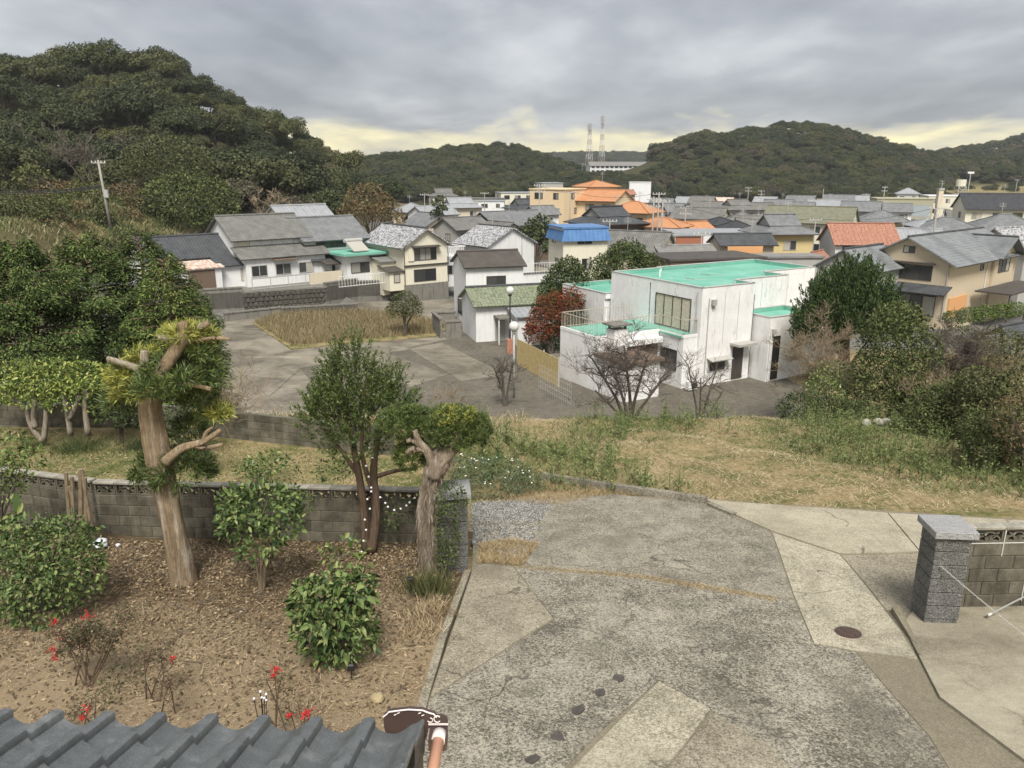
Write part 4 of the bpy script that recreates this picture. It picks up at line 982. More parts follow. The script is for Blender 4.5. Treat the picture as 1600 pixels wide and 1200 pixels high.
w0 = gxy(322, 492, LZ); w1 = gxy(382, 488, LZ); w2 = gxy(512, 478, LZ); w3 = gxy(560, 470, LZ); w4 = gxy(640, 468, LZ)
ret_wall('retaining_wall', (w0[0]-9, w0[1]-1), w0, LZ, -5.3, .4, WM['conc'], 'grey concrete retaining wall behind the big conifers at left')
ret_wall('retaining_wall', w0, w1, LZ, -5.25, .4, WM['conc'], 'tall concrete retaining wall with sloped top, left of the stone wall')
ret_wall('retaining_wall', w1, w2, LZ, -5.75, .5, WM['conc'], 'rubble stone retaining wall under the old white houses', True)
ret_wall('retaining_wall', w2, w3, LZ, -5.35, .4, WM['conc'], 'dark stained concrete retaining wall under the green-roofed porch')
ret_wall('retaining_wall', w3, w4, LZ, -5.6, .4, WM['conc'], 'pale concrete retaining wall beside the cream gabled house')
pts = [Vector((*w0, -5.6)), Vector((*w1, -5.6)), Vector((*w2, -5.6)), Vector((*w3, -5.6)), Vector((*w4, -5.6)), Vector((w4[0]+1, w4[1]+9, -5.6)), Vector((-24, 104, -5.0)), Vector((-52, 98, -4.6)), Vector((w0[0]-14, w0[1]+2, -5.4))]
tag(MB().slab(inset(pts, 0), 1.5).build('house_terrace', WM['conc']), kind='structure')
lw0 = gxy(352, 503, LZ); lw1 = gxy(440, 493, LZ); lw2 = gxy(560, 486, LZ)
ret_wall('low_wall', lw0, lw1, LZ, -6.85, .25, WM['conc'], 'low dark concrete wall at the edge of the lot, left piece')
ret_wall('low_wall', lw1, lw2, LZ, -6.9, .25, WM['conc'], 'low rubble wall along the dry grass island', True)

# ---- house A (middle of the old white row), its left wing, and the house to its right
ZT = -5.6
def hloc(px, py, D, z): p = at(px, py, D); return Vector((p.x, p.y, z))
A = House('old_house', hloc(438, 450, 77.5, ZT), R(40), 'old two-storey white house with grey tiled roof above the stone retaining wall')
A.gable_block(-3.6, 3.6, 1.2, 7.6, 0, 4.35, 1.75, WM['white']); A.gable_roof(-3.6, 3.6, 1.2, 7.6, 4.35, 1.75, RM['old'], over=.55)
A.block(-3.4, 4.4, -.8, 1.2, 0, 2.75, WM['white']); A.shed_roof(-3.6, 4.6, -.8, 1.2, 2.75, 3.55, RM['old'], .35)
for i in range(6): A.box(-3.2+i*1.08, -3.2+i*1.08+1.02, 1.10, 1.2, 3.62, 4.3, WM['cream2'] if i == 0 else WM['white'], 'shutter')
for u in (-2.2, .1, 2.4): A.win('f', -.8, u-.75, u+.75, .95, 1.95, 2, M_FRAMEL)
A.awning(-.9, 1.4, -.8, 2.5, WM['wood'])
A.rail([(-3.6, -2.4, 0), (3.2, -2.4, 0)], 1.0, M_FRAMEL, 1.7, 'fence', .05); A.box(1.9, 5.2, -2.5, -2.3, 0, 1.05, WM['cream'], 'yard_screen')
B0 = House('old_house', hloc(335, 445, 75.0, ZT), R(40), 'single-storey white wing with dark ridged roof, leftmost of the old row')
B0.gable_block(-5.5, 2.6, .5, 6, 0, 2.95, 1.5, WM['white']); B0.gable_roof(-5.5, 2.6, .5, 6, 2.95, 1.5, RM['dark'], over=.5)
B0.block(.2, 3.4, -1.6, .5, 0, 2.2, WM['white']); B0.shed_roof(.2, 3.4, -1.6, .5, 2.2, 2.95, RM['dark'], .35)
B0.win('f', -1.6, 1.9, 3.1, .6, 1.7, 3, M_FRAMEL)
B0.block(-3.2, .0, -2.2, .5, 0, 2.15, WM['white'], 'shed_wall'); B0.shed_roof(-3.2, .0, -2.2, .5, 2.15, 2.6, RM['tin'], .25); B0.box(-2.9, -.6, -2.26, -2.18, .1, 1.9, WM['wood'], 'sliding_door')
A2 = House('old_house', hloc(530, 450, 82.5, ZT), R(40), 'two-storey white house with dark windows and green porch, right of the old row')
A2.gable_block(-3.4, 3.2, 0, 6, 0, 4.0, 1.7, WM['white']); A2.gable_roof(-3.4, 3.2, 0, 6, 4.0, 1.7, RM['grey'], over=.6)
A2.win('f', 0, -2.2, 1.0, 2.95, 3.85, 4); A2.win('f', 0, 1.7, 2.7, 3.1, 3.85, 1)
A2.block(-3.2, 2.2, -1.5, 0, 0, 2.1, WM['white']); A2.shed_roof(-3.2, 2.2, -1.5, 0, 2.1, 2.75, RM['dark'], .35)
A2.shed_roof(-2.6, 1.0, -2.8, -1.5, 1.75, 2.05, WM and RM['brown'], .1); A2.win('f', -1.5, -1.4, 1.6, .6, 1.7, 3)
P2 = House('porch_annex', hloc(596, 445, 80.5, ZT), R(40), 'white annex with flat green roof and a solar heater on it', 'annex')
def mat_turq():
    t = NT('turquoise_coating'); p = t.pos(); n = t.noise(p, .45, 5, .65, .5); f = t.noise(p, 3.0, 4, .65)
    c = t.mix(t.ramp(n, [(.35, 0.0), (.68, 1.0)]), (0.12, 0.36, 0.27), (0.22, 0.47, 0.375)); c = t.mix(t.ramp(f, [(.55, 0.0), (.75, .5)]), c, (0.30, 0.48, 0.40)); c = t.mix(t.ramp(t.noise(p, 1.1, 4, .7), [(.60, 0.0), (.72, .5)]), c, (0.09, 0.22, 0.17))
    t.set('Base Color', c); return t.done(.7, .2)
M_TURQ = mat_turq()
P2.block(-3.4, 1.2, 0.4, 4, 0, 2.5, WM['white']); P2.box(-4.0, 1.6, -.3, 4.4, 2.5, 2.72, M_TURQ, 'roof')
P2.block(-.8, 1.8, -1.6, .35, 0, 1.95, WM['cream2']); P2.shed_roof(-.8, 1.8, -1.6, .35, 1.95, 2.3, WM and RM['corr'], .2); P2.win('f', .4, -3.0, -1.0, .8, 1.8, 2)
m = MB(); m.slab([(-2.6,.4,2.9),(-.9,.4,2.9),(-.9,2.0,3.7),(-2.6,2.0,3.7)], .08); P2_s = m.build('solar_panel', M_GLASS, P2.e); MB().tube([(-2.7,2.05,3.75),(-.8,2.05,3.75)], .2, 10).build('tank', M_FRAMEL, P2_s)
[MB().bar((x, 2.0, 2.7), (x, 2.0, 3.7), .05).build('stand', M_FRAMEL, P2_s) for x in (-2.5, -1.0)]
P2.rail([(-5.8, -2.4, 0), (-1.0, -2.4, 0)], 1.0, M_WHITEP, .3, 'fence', .03)
A3 = House('rear_house', hloc(488, 380, 92, ZT+.4), R(40), 'grey-roofed house with small gable, half hidden behind the old row')
A3.gable_block(-3, 3, 0, 5.5, 0, 4.6, 1.5, WM['cream']); A3.gable_roof(-3, 3, 0, 5.5, 4.6, 1.5, RM['pale'], over=.4)
for q in (A, B0, A2, P2, A3): q.e.scale = (1.07, 1.07, 1.07)
# ---- cream gabled house with mottled roof (house B)
HB = House('gabled_house', hloc(668, 470, 79.5, LZ), R(36), 'cream two-storey house with white-flecked tile roof and gable towards the lot')
HB.gable_block(-2.5, 2.5, 0, 9, 1.7, 5.75, 1.5, WM['cream2'], 'y'); HB.gable_roof(-2.5, 2.5, 0, 9, 5.75, 1.5, RM['mott'], 'y', .6, ridge=RM['dark']); HB.block(-2.55, 2.55, -.05, 9.1, 0, 1.7, WM['conc'], 'plinth')
HB.win('f', 0, -1.4, 1.2, 4.1, 5.35, 4); HB.awning(-1.7, 1.5, 0, 5.6, M_FRAME); HB.win('f', 0, -1.5, 1.1, 1.95, 3.2, 2); HB.box(-2.1, -1.45, -.1, 0, 4.1, 5.35, WM['cream2'], 'shutter_box')
HB.box(-2.6, 2.6, -.14, -.02, 3.55, 3.7, M_FRAME, 'band'); HB.pipe(-2.56, -.08, 1.7, 5.8); HB.pipe(2.56, -.08, 1.7, 5.8)
HB.block(2.5, 5.6, 1.2, 6, 0.9, 4.0, WM['white'], 'annex_wall'); HB.win('f', 1.2, 3.1, 4.6, 2.2, 3.2, 2, M_FRAMEL); HB.rail([(2.55,1.25,4.0),(5.55,1.25,4.0),(5.55,5.9,4.0)], 1.1, M_WHITEP, .22, 'balcony_railing', .045)
HB.block(-2.55-1.6, -2.55, .2, 2.6, 1.2, 3.2, WM['cream2'], 'side_porch'); HB.shed_roof(-4.15, -2.55, .2, 2.6, 3.2, 3.6, RM['brown'], .2)
HB.win('f', .2, -3.7, -3.0, 2.0, 2.9, 1)
# ---- white block house and green-roofed cottage by the lot
HC = House('white_house', hloc(776, 508, 66.5, LZ), R(17), 'plain white two-storey house with dark brown roof beside the lot')
HC.gable_block(-2.7, 2.45, 0, 4.8, 0, 5.1, .95, WM['white']); HC.gable_roof(-2.7, 2.45, 0, 4.8, 5.1, .95, RM['brown'], over=.35)
HC.win('f', 0, -.9, .85, 3.2, 4.2, 2, M_FRAME); HC.win('l', -2.7, 1.5, 3.2, .6, 1.9, 2); HC.awning(-3.0, -2.7, 1.4, 2.1)
HD = House('green_cottage', hloc(790, 508, 59.5, LZ), R(17), 'white cottage with mossy green tiled roof in front of the white house')
HD.gable_block(-2.4, 5.0, 0, 4.6, 0, 3.0, .95, WM['white']); HD.gable_roof(-2.4, 5.0, 0, 4.6, 3.0, .95, RM['green'], over=.4, ridge=RM['dark'])
HD.block(.3, 5.2, -2.2, 0, 0, 2.35, WM['white'], 'lean_to'); HD.shed_roof(.3, 5.2, -2.2, 0, 2.35, 2.75, M_WHITEP and RM['pale'], .25)
HD.win('f', -2.2, 1.0, 1.7, .9, 1.6, 1); HD.win('f', -2.2, 2.4, 4.2, .9, 1.6, 3); HD.box(-1.0, .1, -1.5, 0, 2.0, 2.12, WM['conc'], 'porch_roof'); HD.box(-.85, -.05, -.07, 0, 0, 1.95, WM['greyw'], 'door')
[MB().bar((x, -1.4, 0), (x, -1.4, 2.0), .08).build('porch_post', M_WHITEP, HD.e) for x in (-.95, .05)]
# ---- white flat-roofed concrete house with turquoise roofs
def mat_stain():
    t = NT('stained_white_concrete'); p = t.coord('Object'); s = t.noise(t.map(p, (1.3, 1.3, .26)), 2.2, 7, 0.75, .3); d = t.noise(p, 1.1, 5, 0.65); f = t.noise(p, 14, 3, 0.7)
    c = t.mix(t.ramp(d, [(0.35, 0.0), (0.7, 1.0)]), (0.82, 0.82, 0.81), (0.70, 0.69, 0.67))
    c = t.mix(t.ramp(s, [(0.55, 0.0), (0.63, 0.30), (0.74, 0.85)]), c, (0.25, 0.24, 0.215)); c = t.mix(t.ramp(f, [(0.60, 0.0), (0.75, 0.35)]), c, (0.35, 0.34, 0.31))
    t.set('Base Color', c); return t.done(0.9, 0.15)
M_STAIN = mat_stain(); M_RAILW = plain('worn_rail', (0.46, 0.40, 0.33), 0.6, 0.3, 0.3, 10)
WZ = -7.5
W = House('flat_roofed_house', Vector((11.45, 45.9, WZ)), R(30), 'stained white concrete house with flat turquoise roofs and a railed deck')
def parapet(h, x0, x1, y0, y1, z, mat_wall, t=.16, ph=.28):
    h.box(x0+t, x1-t, y0+t, y1-t, z-.1, z+.02, M_TURQ, 'roof_deck')
    m = MB(); m.box(x0, x1, y0, y0+t, z-.1, z+ph); m.box(x0, x1, y1-t, y1, z-.1, z+ph); m.box(x0, x0+t, y0+t, y1-t, z-.1, z+ph); m.box(x1-t, x1, y0+t, y1-t, z-.1, z+ph); m.build('parapet', mat_wall, h.e)
    m = MB(); e = .004; m.box(x0+t+e, x1-t-e, y1-t-.02, y1-t-e, z+.03, z+ph-.02); m.box(x1-t-.02, x1-t-e, y0+t+e, y1-t-.03, z+.03, z+ph-.02); m.box(x0+t+e, x0+t+.02, y0+t+.03, y1-t-.03, z+.03, z+ph-.02); m.box(x0+t+.03, x1-t-.03, y0+t+e, y0+t+.02, z+.03, z+ph-.02); m.build('parapet_lining', M_TURQ, h.e)
    m = MB(); m.box(x0-.03, x1+.03, y0-.03, y0+t+.02, z+ph, z+ph+.04); m.box(x0-.03, x0+t+.02, y0+t+.02, y1+.03, z+ph, z+ph+.04); m.box(x1-t-.02, x1+.03, y0+t+.02, y1+.03, z+ph, z+ph+.04); m.box(x0+t+.02, x1-t-.02, y1-t-.02, y1+.03, z+ph, z+ph+.04); m.build('coping', plain('grey_coping', (.42, .43, .40)) if 'grey_coping' not in MATS else MATS['grey_coping'], h.e)
HH = 5.9
# main block, two set-back blocks
W.block(0, 4.4, 0, 9.0, 0, HH-.1, M_STAIN); W.block(4.4, 9.2, 1.6, 9.2, 0, HH-.1, M_STAIN); W.block(9.2, 14.4, 3.6, 9.4, 0, HH-.1, M_STAIN)
W.box(.15, 4.5, .15, 8.85, HH-.1, HH+.02, M_TURQ, 'roof_deck'); W.box(4.5, 9.3, 1.75, 9.05, HH-.1, HH+.025, M_TURQ, 'roof_deck'); W.box(9.3, 14.25, 3.75, 9.25, HH-.1, HH+.02, M_TURQ, 'roof_deck')
m = MB(); PH = HH+.26
segs = [((0,0),(4.4,0)),((4.4,0),(4.4,1.6)),((4.4,1.6),(9.2,1.6)),((9.2,1.6),(9.2,3.6)),((9.2,3.6),(14.4,3.6)),((14.4,3.6),(14.4,9.4)),((14.4,9.4),(4.4,9.4)),((4.4,9.0),(0,9.0)),((0,9.0),(0,0))]
mw, ml, mc = MB(), MB(), MB()
for (x0, y0), (x1, y1) in segs:
    d = Vector((x1-x0, y1-y0, 0)).normalized(); nn = Vector((-d.y, d.x, 0)); a = Vector((x0, y0, 0)); b = Vector((x1, y1, 0))
    def wallseg(mb, o0, o1, z0, z1, e0=0.0, e1=0.0):
        q = [a+nn*o0-d*e0, b+nn*o0+d*e1, b+nn*o1+d*e1, a+nn*o1-d*e0]; mb.prism([(v.x, v.y) for v in q], z0, z1)
    wallseg(mw, .003, .16, HH-.098, PH, -.001, -.001); wallseg(ml, .163, .19, HH+.03, PH-.02, -.16, -.16); wallseg(mc, -.03, .19, PH, PH+.035, -.002, .0)
mw.build('parapet', M_STAIN, W.e); ml.build('parapet_lining', M_TURQ, W.e); mc.build('coping', plain('grey_coping', (.42, .43, .40)), W.e)
# upper floor window to the deck (on the left face)
W.win('l', 0, .9, 4.2, 3.32, 5.35, 4, M_FRAME, M_CURT); W.box(.0, .02, 4.75, 4.85, 3.2, 5.9, M_DARK, 'joint')
W.pipe(-.06, .35, 3.2, 5.9, M_FRAMEL, .035); W.pipe(.55, -.06, 0, 5.5, M_FRAMEL, .03)
W.box(.75, 1.05, -.22, 0, 5.05, 5.4, WM['greyw'], 'vent_box'); W.box(4.9, 5.2, 1.4, 1.6, 5.2, 5.5, WM['greyw'], 'vent_box'); W.box(9.7, 10.0, 3.4, 3.6, 5.2, 5.5, WM['greyw'], 'vent_box')
for (x, y0, y1) in ((1.9, 0, 0), (3.1, 0, 0)): W.box(x, x+.03, -.012, .0, 2.6, 5.8, M_FRAMEL, 'panel_joint')
for (x, y) in ((6.8, 1.6), (11.6, 3.6)): W.box(x, x+.03, y-.012, y, .2, 5.8, M_FRAMEL, 'panel_joint')
for y in (2.4, 6.6): W.box(-.012, .0, y, y+.03, 5.4, 5.85, M_FRAMEL, 'panel_joint')
for (x, y) in ((3.2, 4.2), (5.6, 5.2)): W.box(x, x+1.1, y, y+.9, HH+.02, HH+.09, MATS['turquoise_coating'], 'roof_hatch'); W.box(x-.04, x+1.14, y-.04, y+.94, HH+.02, HH+.05, M_FRAMEL, 'hatch_curb')
MB().tube([(2.2, 6.5, HH), (2.2, 6.5, HH+.5)], .06, 8).build('vent_pipe', M_WHITEP, W.e)
# low wing behind the deck
W.block(-.4, 4.0, 9.2, 14.5, 0, 4.25, M_STAIN, 'wing_wall'); parapet(W, -.4, 4.0, 9.05, 14.5, 4.35, M_STAIN); W.win('l', -.4, 12.3, 14.0, 3.3, 4.15, 2, M_FRAME)
# right low wing with slit windows and doors
W.block(4.6, 9.0, -1.3, 1.55, 0, 3.75, M_STAIN, 'wing_wall'); parapet(W, 4.6, 9.0, -1.3, 1.55, 3.85, M_STAIN)
W.box(5.0, 5.6, -1.36, -1.29, .1, 2.9, M_DARK, 'slit_window'); W.box(4.42, 4.56, .1, 1.5, .2, 5.4, M_DARK, 'slit_window')
W.box(2.9, 3.8, -.05, .06, .1, 2.2, M_FRAME, 'door'); W.box(2.6, 4.2, -.8, 0, 2.35, 2.5, WM['greyw'], 'door_canopy'); W.win('f', 0, .9, 2.3, .8, 1.45, 2, M_FRAMEL); W.awning(.7, 2.5, 0, 1.75, WM['greyw'], .5)
W.box(4.75, 4.95, -1.55, -1.3, 3.1, 3.4, WM['greyw'], 'vent_box'); W.pipe(4.7, -1.38, 0, 3.3, M_WHITEP)
# deck over the ground floor on the left
DZ = 3.25
W.block(-6.0, -1.1, 2.4, 6.3, 0, DZ-.1, M_STAIN, 'ground_floor'); W.block(-1.1, 0, .2, 6.3, 0, DZ-.1, M_STAIN, 'ground_floor')
W.box(-6.0+.12, -1.2, 2.52, 6.2, DZ-.1, DZ+.0, M_TURQ, 'deck'); W.box(-1.2, -.02, .3, 6.2, DZ-.1, DZ+.004, M_TURQ, 'deck')
mw = MB(); mw.box(-6.02, -5.88, 2.4, 6.3, DZ-.1, DZ+.10); mw.box(-5.88, -1.12, 2.38, 2.52, DZ-.1, DZ+.10); mw.box(-1.14, -1.0, .18, 2.38, DZ-.1, DZ+.08); mw.box(-1.0, -.01, .18, .3, DZ-.1, DZ+.08); mw.build('deck_kerb', M_STAIN, W.e)
W.rail([(-5.95, 6.2, DZ), (-5.95, 2.45, DZ), (-1.1, 2.45, DZ), (-1.07, .24, DZ), (-.05, .24, DZ)], 1.0, M_RAILW, .22)
W.rail([(-5.95, 6.22, DZ), (-.3, 6.22, DZ)], 1.0, M_RAILW, .22)
W.box(-5.2, -4.2, 1.7, 2.5, 0, DZ+.55, M_STAIN, 'chimney'); W.box(-5.4, -4.0, 1.5, 2.7, DZ+.78, DZ+.88, WM['conc'], 'chimney_cap')
[MB().bar((x, y, DZ+.5), (x, y, DZ+.8), .12).build('chimney_post', WM['conc'], W.e) for x in (-5.1, -4.3) for y in (1.85, 2.35)]
# ground floor front: brown recess with window, porch wall
W.box(-4.1, -1.3, 2.30, 2.4, 1.1, 2.6, WM['wood'], 'recess_panel'); W.box(-4.2, -1.25, 1.9, 2.38, 2.62, 2.95, M_STAIN, 'recess_hood')
W.win('l', -1.1, .7, 2.2, 1.0, 2.3, 2, M_FRAME); W.box(-6.0, -5.2, -.4, 2.4, 0, 2.2, M_STAIN, 'porch_wall'); W.box(-5.2, -3.4, -.4, -.2, 0, 2.2, M_STAIN, 'porch_wall'); W.box(-6.2, -3.2, -.6, 2.38, 2.2, 2.38, WM['wood'], 'porch_roof'); W.box(-3.6, -3.4, -.2, 2.3, 0, 2.2, M_STAIN, 'porch_wall')
ac = empty('outdoor_unit', W.e.matrix_basis @ Vector((-.8, -.45, .02)), R(30), 'white air conditioner unit at the foot of the flat-roofed house', 'air conditioner')
MB().cbox(-.4, .4, -.15, .15, .05, .6, .02).build('case', M_WHITEP, ac); MB().tube([(.08,-.155,.32),(.08,-.175,.32)], .2, 16).build('fan_grille', M_FRAME, ac)
# garage / store to the right behind the shrubs
W.block(9.4, 13.5, .4, 3.4, 0, 2.2, WM['conc'], 'store_wall'); W.box(9.0, 13.8, 0, 3.5, 2.2, 2.4, WM['greyw'], 'store_roof')

# ---- beige house on the right
BE = House('beige_house', hloc(1474, 490, 66.0, -7.3), R(40), 'beige two-storey house with ribbed grey roof and two gables at right')
BE.gable_block(0, 16, 0, 7.2, 0, 5.2, 1.85, WM['beige']); BE.gable_roof(0, 16, 0, 7.2, 5.2, 1.85, RM['slate'], over=.8, ridge=RM['dark'])
BE.gable_block(9.5, 14.5, -.25, 3.6, 0, 5.25, 1.4, WM['beige'], 'y'); BE.gable_roof(9.5, 14.5, -.6, 3.4, 5.25, 1.4, RM['slate'], 'y', .7, ridge=RM['dark'])
BE.win('l', 0, 1.4, 4.6, 3.4, 4.7, 3); BE.awning(-.01, .0, 0, 5.0); BE.box(-.5, -.02, 1.2, 4.8, 4.85, 4.95, M_FRAME, 'awning'); BE.win('l', 0, 3.1, 4.1, 5.7, 6.3, 2)
BE.win('f', -.25, 10.6, 13.4, 3.4, 4.7, 3); BE.box(10.4, 13.6, -.7, -.27, 4.85, 4.95, M_FRAME, 'awning'); BE.win('f', -.25, 11.5, 12.5, 5.7, 6.2, 2)
BE.win('f', 0, 6.8, 7.6, 3.9, 4.6, 1)
BE._roof([[(-1.6, 7.4, 2.5), (-1.6, -.4, 2.5), (.0, -.4, 3.1), (.0, 7.4, 3.1)]], RM['dark'], .1, 'pent_roof'); BE.win('l', 0, .8, 4.0, .3, 2.1, 3); BE.box(-.6, -.02, .5, 4.4, 2.2, 2.3, M_FRAME, 'awning')
BE.pipe(8.4, -.06, 0, 5.2, M_WHITEP); BE.pipe(-.05, .1, 0, 5.2, M_FRAMEL)
BE.gable_block(-5.6, 1.0, 4.2, 9, 0, 4.6, 1.5, WM['greyw'], 'x'); BE.gable_roof(-5.6, 1.0, 4.2, 9, 4.6, 1.5, RM['slate'], over=.5, ridge=RM['dark'])
BE.box(5.2, 15.5, -3.4, -.4, 2.15, 2.3, RM['brown'], 'carport_roof'); [MB().bar((x, -3.2, -1), (x, -3.2, 2.15), .1).build('carport_post', M_FRAME, BE.e) for x in (5.4, 10, 15)]; BE.box(.6, 4.5, -.12, -.02, .2, 2.0, WM['ply'], 'timber_panel')
TG = House('tiled_gate', hloc(1598, 512, 49, terr1(*hloc(1598, 512, 49, 0).xy)), R(30), 'small tiled garden gate cut by the right edge', 'gate')
TG.gable_roof(-1.2, 1.6, 0, 1.4, 2.5, .5, RM['dark'], over=.3); [TG.box(x-.08, x+.08, .6, .8, -.5, 2.6, WM['wood'], 'post') for x in (-.9, 1.3)]
# ---- red-roofed house and its shed
RH = House('red_roofed_house', hloc(1350, 418, 93, -8.3), R(-4), 'white house with red tiled roof and a long band of brown shutters')
RH.gable_block(-3.6, 3.7, 0, 6.0, 0, 5.4, 2.0, WM['white']); RH.gable_roof(-3.6, 3.7, 0, 6.0, 5.4, 2.0, RM['red'], over=.5, ridge=RM['red'])
RH.win('f', 0, -2.8, 3.4, 3.7, 4.9, 6, M_FRAME, plain('brown_shutter', (.12, .10, .085))); RH.box(-3.0, 3.6, -.2, -.02, 4.95, 5.05, M_FRAME, 'awning')
RS = House('red_shed', hloc(1298, 416, 88, -8.0), R(50), 'small white shed with rusty red roof beside the red-roofed house', 'shed')
RS.gable_block(-1.8, 1.8, 0, 3.4, 0, 3.0, 1.4, WM['white']); RS.gable_roof(-1.8, 1.8, 0, 3.4, 3.0, 1.4, RM['red'], over=.3)

# ---- generic town houses: ridge placed at its pixel height
def town(px, ry, D, a, w, d, rise, rt, rm, wm, label, kind='house', wins=None, small=True, ridge=None, over=.5, name=None, zb=None, cat=None):
    p = at(px, ry, D); z0 = zb if zb is not None else terr1(p.x, D); h = House(name or 'town_house', Vector((p.x, p.y, z0)), R(a), label, cat or 'house', None, small)
    hh = p.z - z0 - (rise if rt != 'flat' else 0)
    h.e.location = Vector((p.x, p.y, z0)) - (Matrix.Rotation(R(a), 3, 'Z') @ Vector((0, d/2, 0)))
    if rt == 'gable': h.gable_block(-w/2, w/2, 0, d, 0, hh, rise, WM[wm]); h.gable_roof(-w/2, w/2, 0, d, hh, rise, RM[rm], over=over, ridge=RM[ridge] if ridge else None)
    elif rt in ('hip', 'iri'): h.block(-w/2, w/2, 0, d, 0, hh, WM[wm]); h.hip_roof(-w/2, w/2, 0, d, hh, rise, RM[rm], over+.1, rt == 'iri', RM[ridge] if ridge else None)
    elif rt == 'flat': h.block(-w/2, w/2, 0, d, 0, hh-.2, WM[wm]); h.box(-w/2-.15, w/2+.15, -.15, d+.15, hh-.2, hh, RM[rm] if rm in RM else WM[rm], 'roof')
    elif rt == 'shed': h.block(-w/2, w/2, 0, d, 0, hh, WM[wm]); h.shed_roof(-w/2, w/2, 0, d, hh, hh+rise, RM[rm], .3)
    g = random.Random(int(px*7+ry)+1)
    if D < 210 and rt in ('gable', 'hip', 'iri') and w > 4.5:
        ax = g.uniform(-.25, .25)*w; az = hh+rise; m = MB(); m.bar((ax, d/2, az-.1), (ax, d/2, az+1.7), .05); [m.bar((ax-.45, d/2, az+1.5-.2*i), (ax+.45, d/2, az+1.5-.2*i), .035) for i in range(3)]; m.build('aerial', M_FRAMEL, h.e)
        ov = (over if rt == 'gable' else over+.1); dz = rise/(d/2)*ov if rt == 'gable' else 0; m = MB(); m.bar((-w/2-ov*.7, -ov-.06, hh-dz-.02), (w/2+ov*.7, -ov-.06, hh-dz-.02), .11); m.build('gutter', M_FRAME, h.e)
        if g.random() < .6: h.box(w*.2, w*.2+.8, -.35, -.02, hh-2.9 if hh > 4 else .3, hh-2.3 if hh > 4 else .9, M_WHITEP, 'air_conditioner')
    g = random.Random(int(px*7+ry)); fl = [hh-1.9] + ([hh-4.6] if hh > 4.6 else [])
    if wins is None and hh > 2.4:
        for z in fl:
            n = max(1, int(w/3.2))
            for i in range(n):
                x = -w/2 + w*(i+.5)/n + g.uniform(-.2, .2); ww = g.choice((.55, .8, .9)); h.win('f', 0, x-ww, x+ww, z, z+1.15, 2, g.choice((M_FRAME, M_FRAMEL)))
            for fc, c in (('l', -w/2), ('r', w/2)):
                y = d*g.uniform(.35, .65); h.win(fc, c, y-.6, y+.6, z, z+1.1, 2, M_FRAME)
    return h
T = town
T(712,353,100,36,6.5,7.5,1.9,'gable','mott','white','white house with flecked roof behind the cream gabled house',ridge='dark').e.rotation_euler.z = R(-50)
T(790,362,103,-50,4.2,4.5,1.0,'gable','old','rust','red-brown sheet metal shed left of the roadside trees',wins=[],cat='shed',name='sheet_shed')
T(782,347,109,-50,5,6,1.4,'gable','old','cream','small house with olive grey roof behind the red-brown shed')
T(672,333,125,-50,6.5,6,1.6,'gable','grey','cream','beige gabled house with grey roof left of the flecked-roof house')
T(722,340,120,40,6.5,6,1.4,'gable','old','greyw','low grey-roofed house behind the flecked-roof house')
T(798,330,130,38,12,8,1.9,'gable','grey','wood','long grey-roofed hall with brown gable end left of the peach school',over=.4)
T(643,317,170,-10,6,8,1.8,'hip','pale','cream','pale-roofed house at the foot of the hill, leftmost in the middle distance')
T(676,322,165,38,8,7,1.5,'gable','pale','white','pale-roofed white house in the middle distance left of the pine')
T(717,309,190,20,9,8,2.2,'iri','pale','cream','cream house with wide pale grey roof in the middle distance')
T(692,295,255,15,8,7,2.2,'iri','old','cream2','tall cream house with hipped roof below the middle hill')
T(758,309,225,0,11,8,.2,'flat','old','greyw','long low flat-roofed building below the middle hill',cat='building',name='low_building')
T(768,313,215,0,7,6,.2,'flat','pale','white','small white flat-roofed block with roof tank',cat='building',name='low_building')
T(820,300,232,12,16,9,.3,'flat','pale','cream2','white flat-roofed office block left of the peach school',cat='building',name='office_block')
T(858,285,225,12,6,8,.3,'flat','pale','greyw','taller grey stair block behind the peach school',cat='building',name='stair_block',wins=[])
T(820,311,160,30,6.5,5.5,1.8,'iri','dark','white','white house with dark hipped roof before the office block')
T(846,322,140,30,4.5,4.5,1.2,'gable','grey','white','narrow grey-roofed house beside the peach school wall')
# peach school with orange roofs
S = T(936,297,150,-34,10.5,7.5,1.7,'gable','orange','peach','peach school wing with large orange gable roof',cat='school',name='school_wing',small=False)
T(932,282,158,22,6,6,1.2,'hip','orange','peach','peach tower with small orange hipped roof behind the school wing',cat='tower',name='school_tower',wins=[])
T(872,294,150,-34,7.5,8,.2,'flat','peach','peach','peach flat-topped school block left of the orange gable',cat='school',name='school_block')
T(992,315,130,-34,7.0,5.5,1.7,'hip','orange','peach','low orange hipped roof hall in front of the school',cat='school',name='school_hall')
T(1034,340,112,-30,6.5,5,1.2,'hip','orange','peach','lowest orange-roofed hall beside the utility poles',cat='school',name='school_hall')
T(1086,347,116,28,4,5,1.2,'gable','orange','white','small orange-roofed gatehouse with white gable',cat='gatehouse',name='gatehouse',wins=[])
T(948,323,112,28,8,7.5,2.2,'iri','dark','wood','dark old house with ornate tiled roof in front of the school',ridge='black')
BL = T(903,352,88,16,5.2,5,.2,'flat','blue','cream2','cream house with bright blue mansard roof',small=False)
for q in ([(-2.9,-.4,-1.5),(2.9,-.4,-1.5),(2.5,.0,-.0),(-2.5,.0,-.0)],):
    hb = at(903,352,88).z - BL.e.location.z; BL._roof([[(x,y,z+hb) for x,y,z in q], [(-2.9,5.4,hb-1.5),(-2.9,-.4,hb-1.5),(-2.5,.0,hb),(-2.5,5,hb)]], RM['blue'], .08, 'mansard')
T(968,362,91,16,7.5,5.5,1.9,'gable','old','cream','grey gabled house right of the blue-roofed house').e.rotation_euler.z = R(-28)
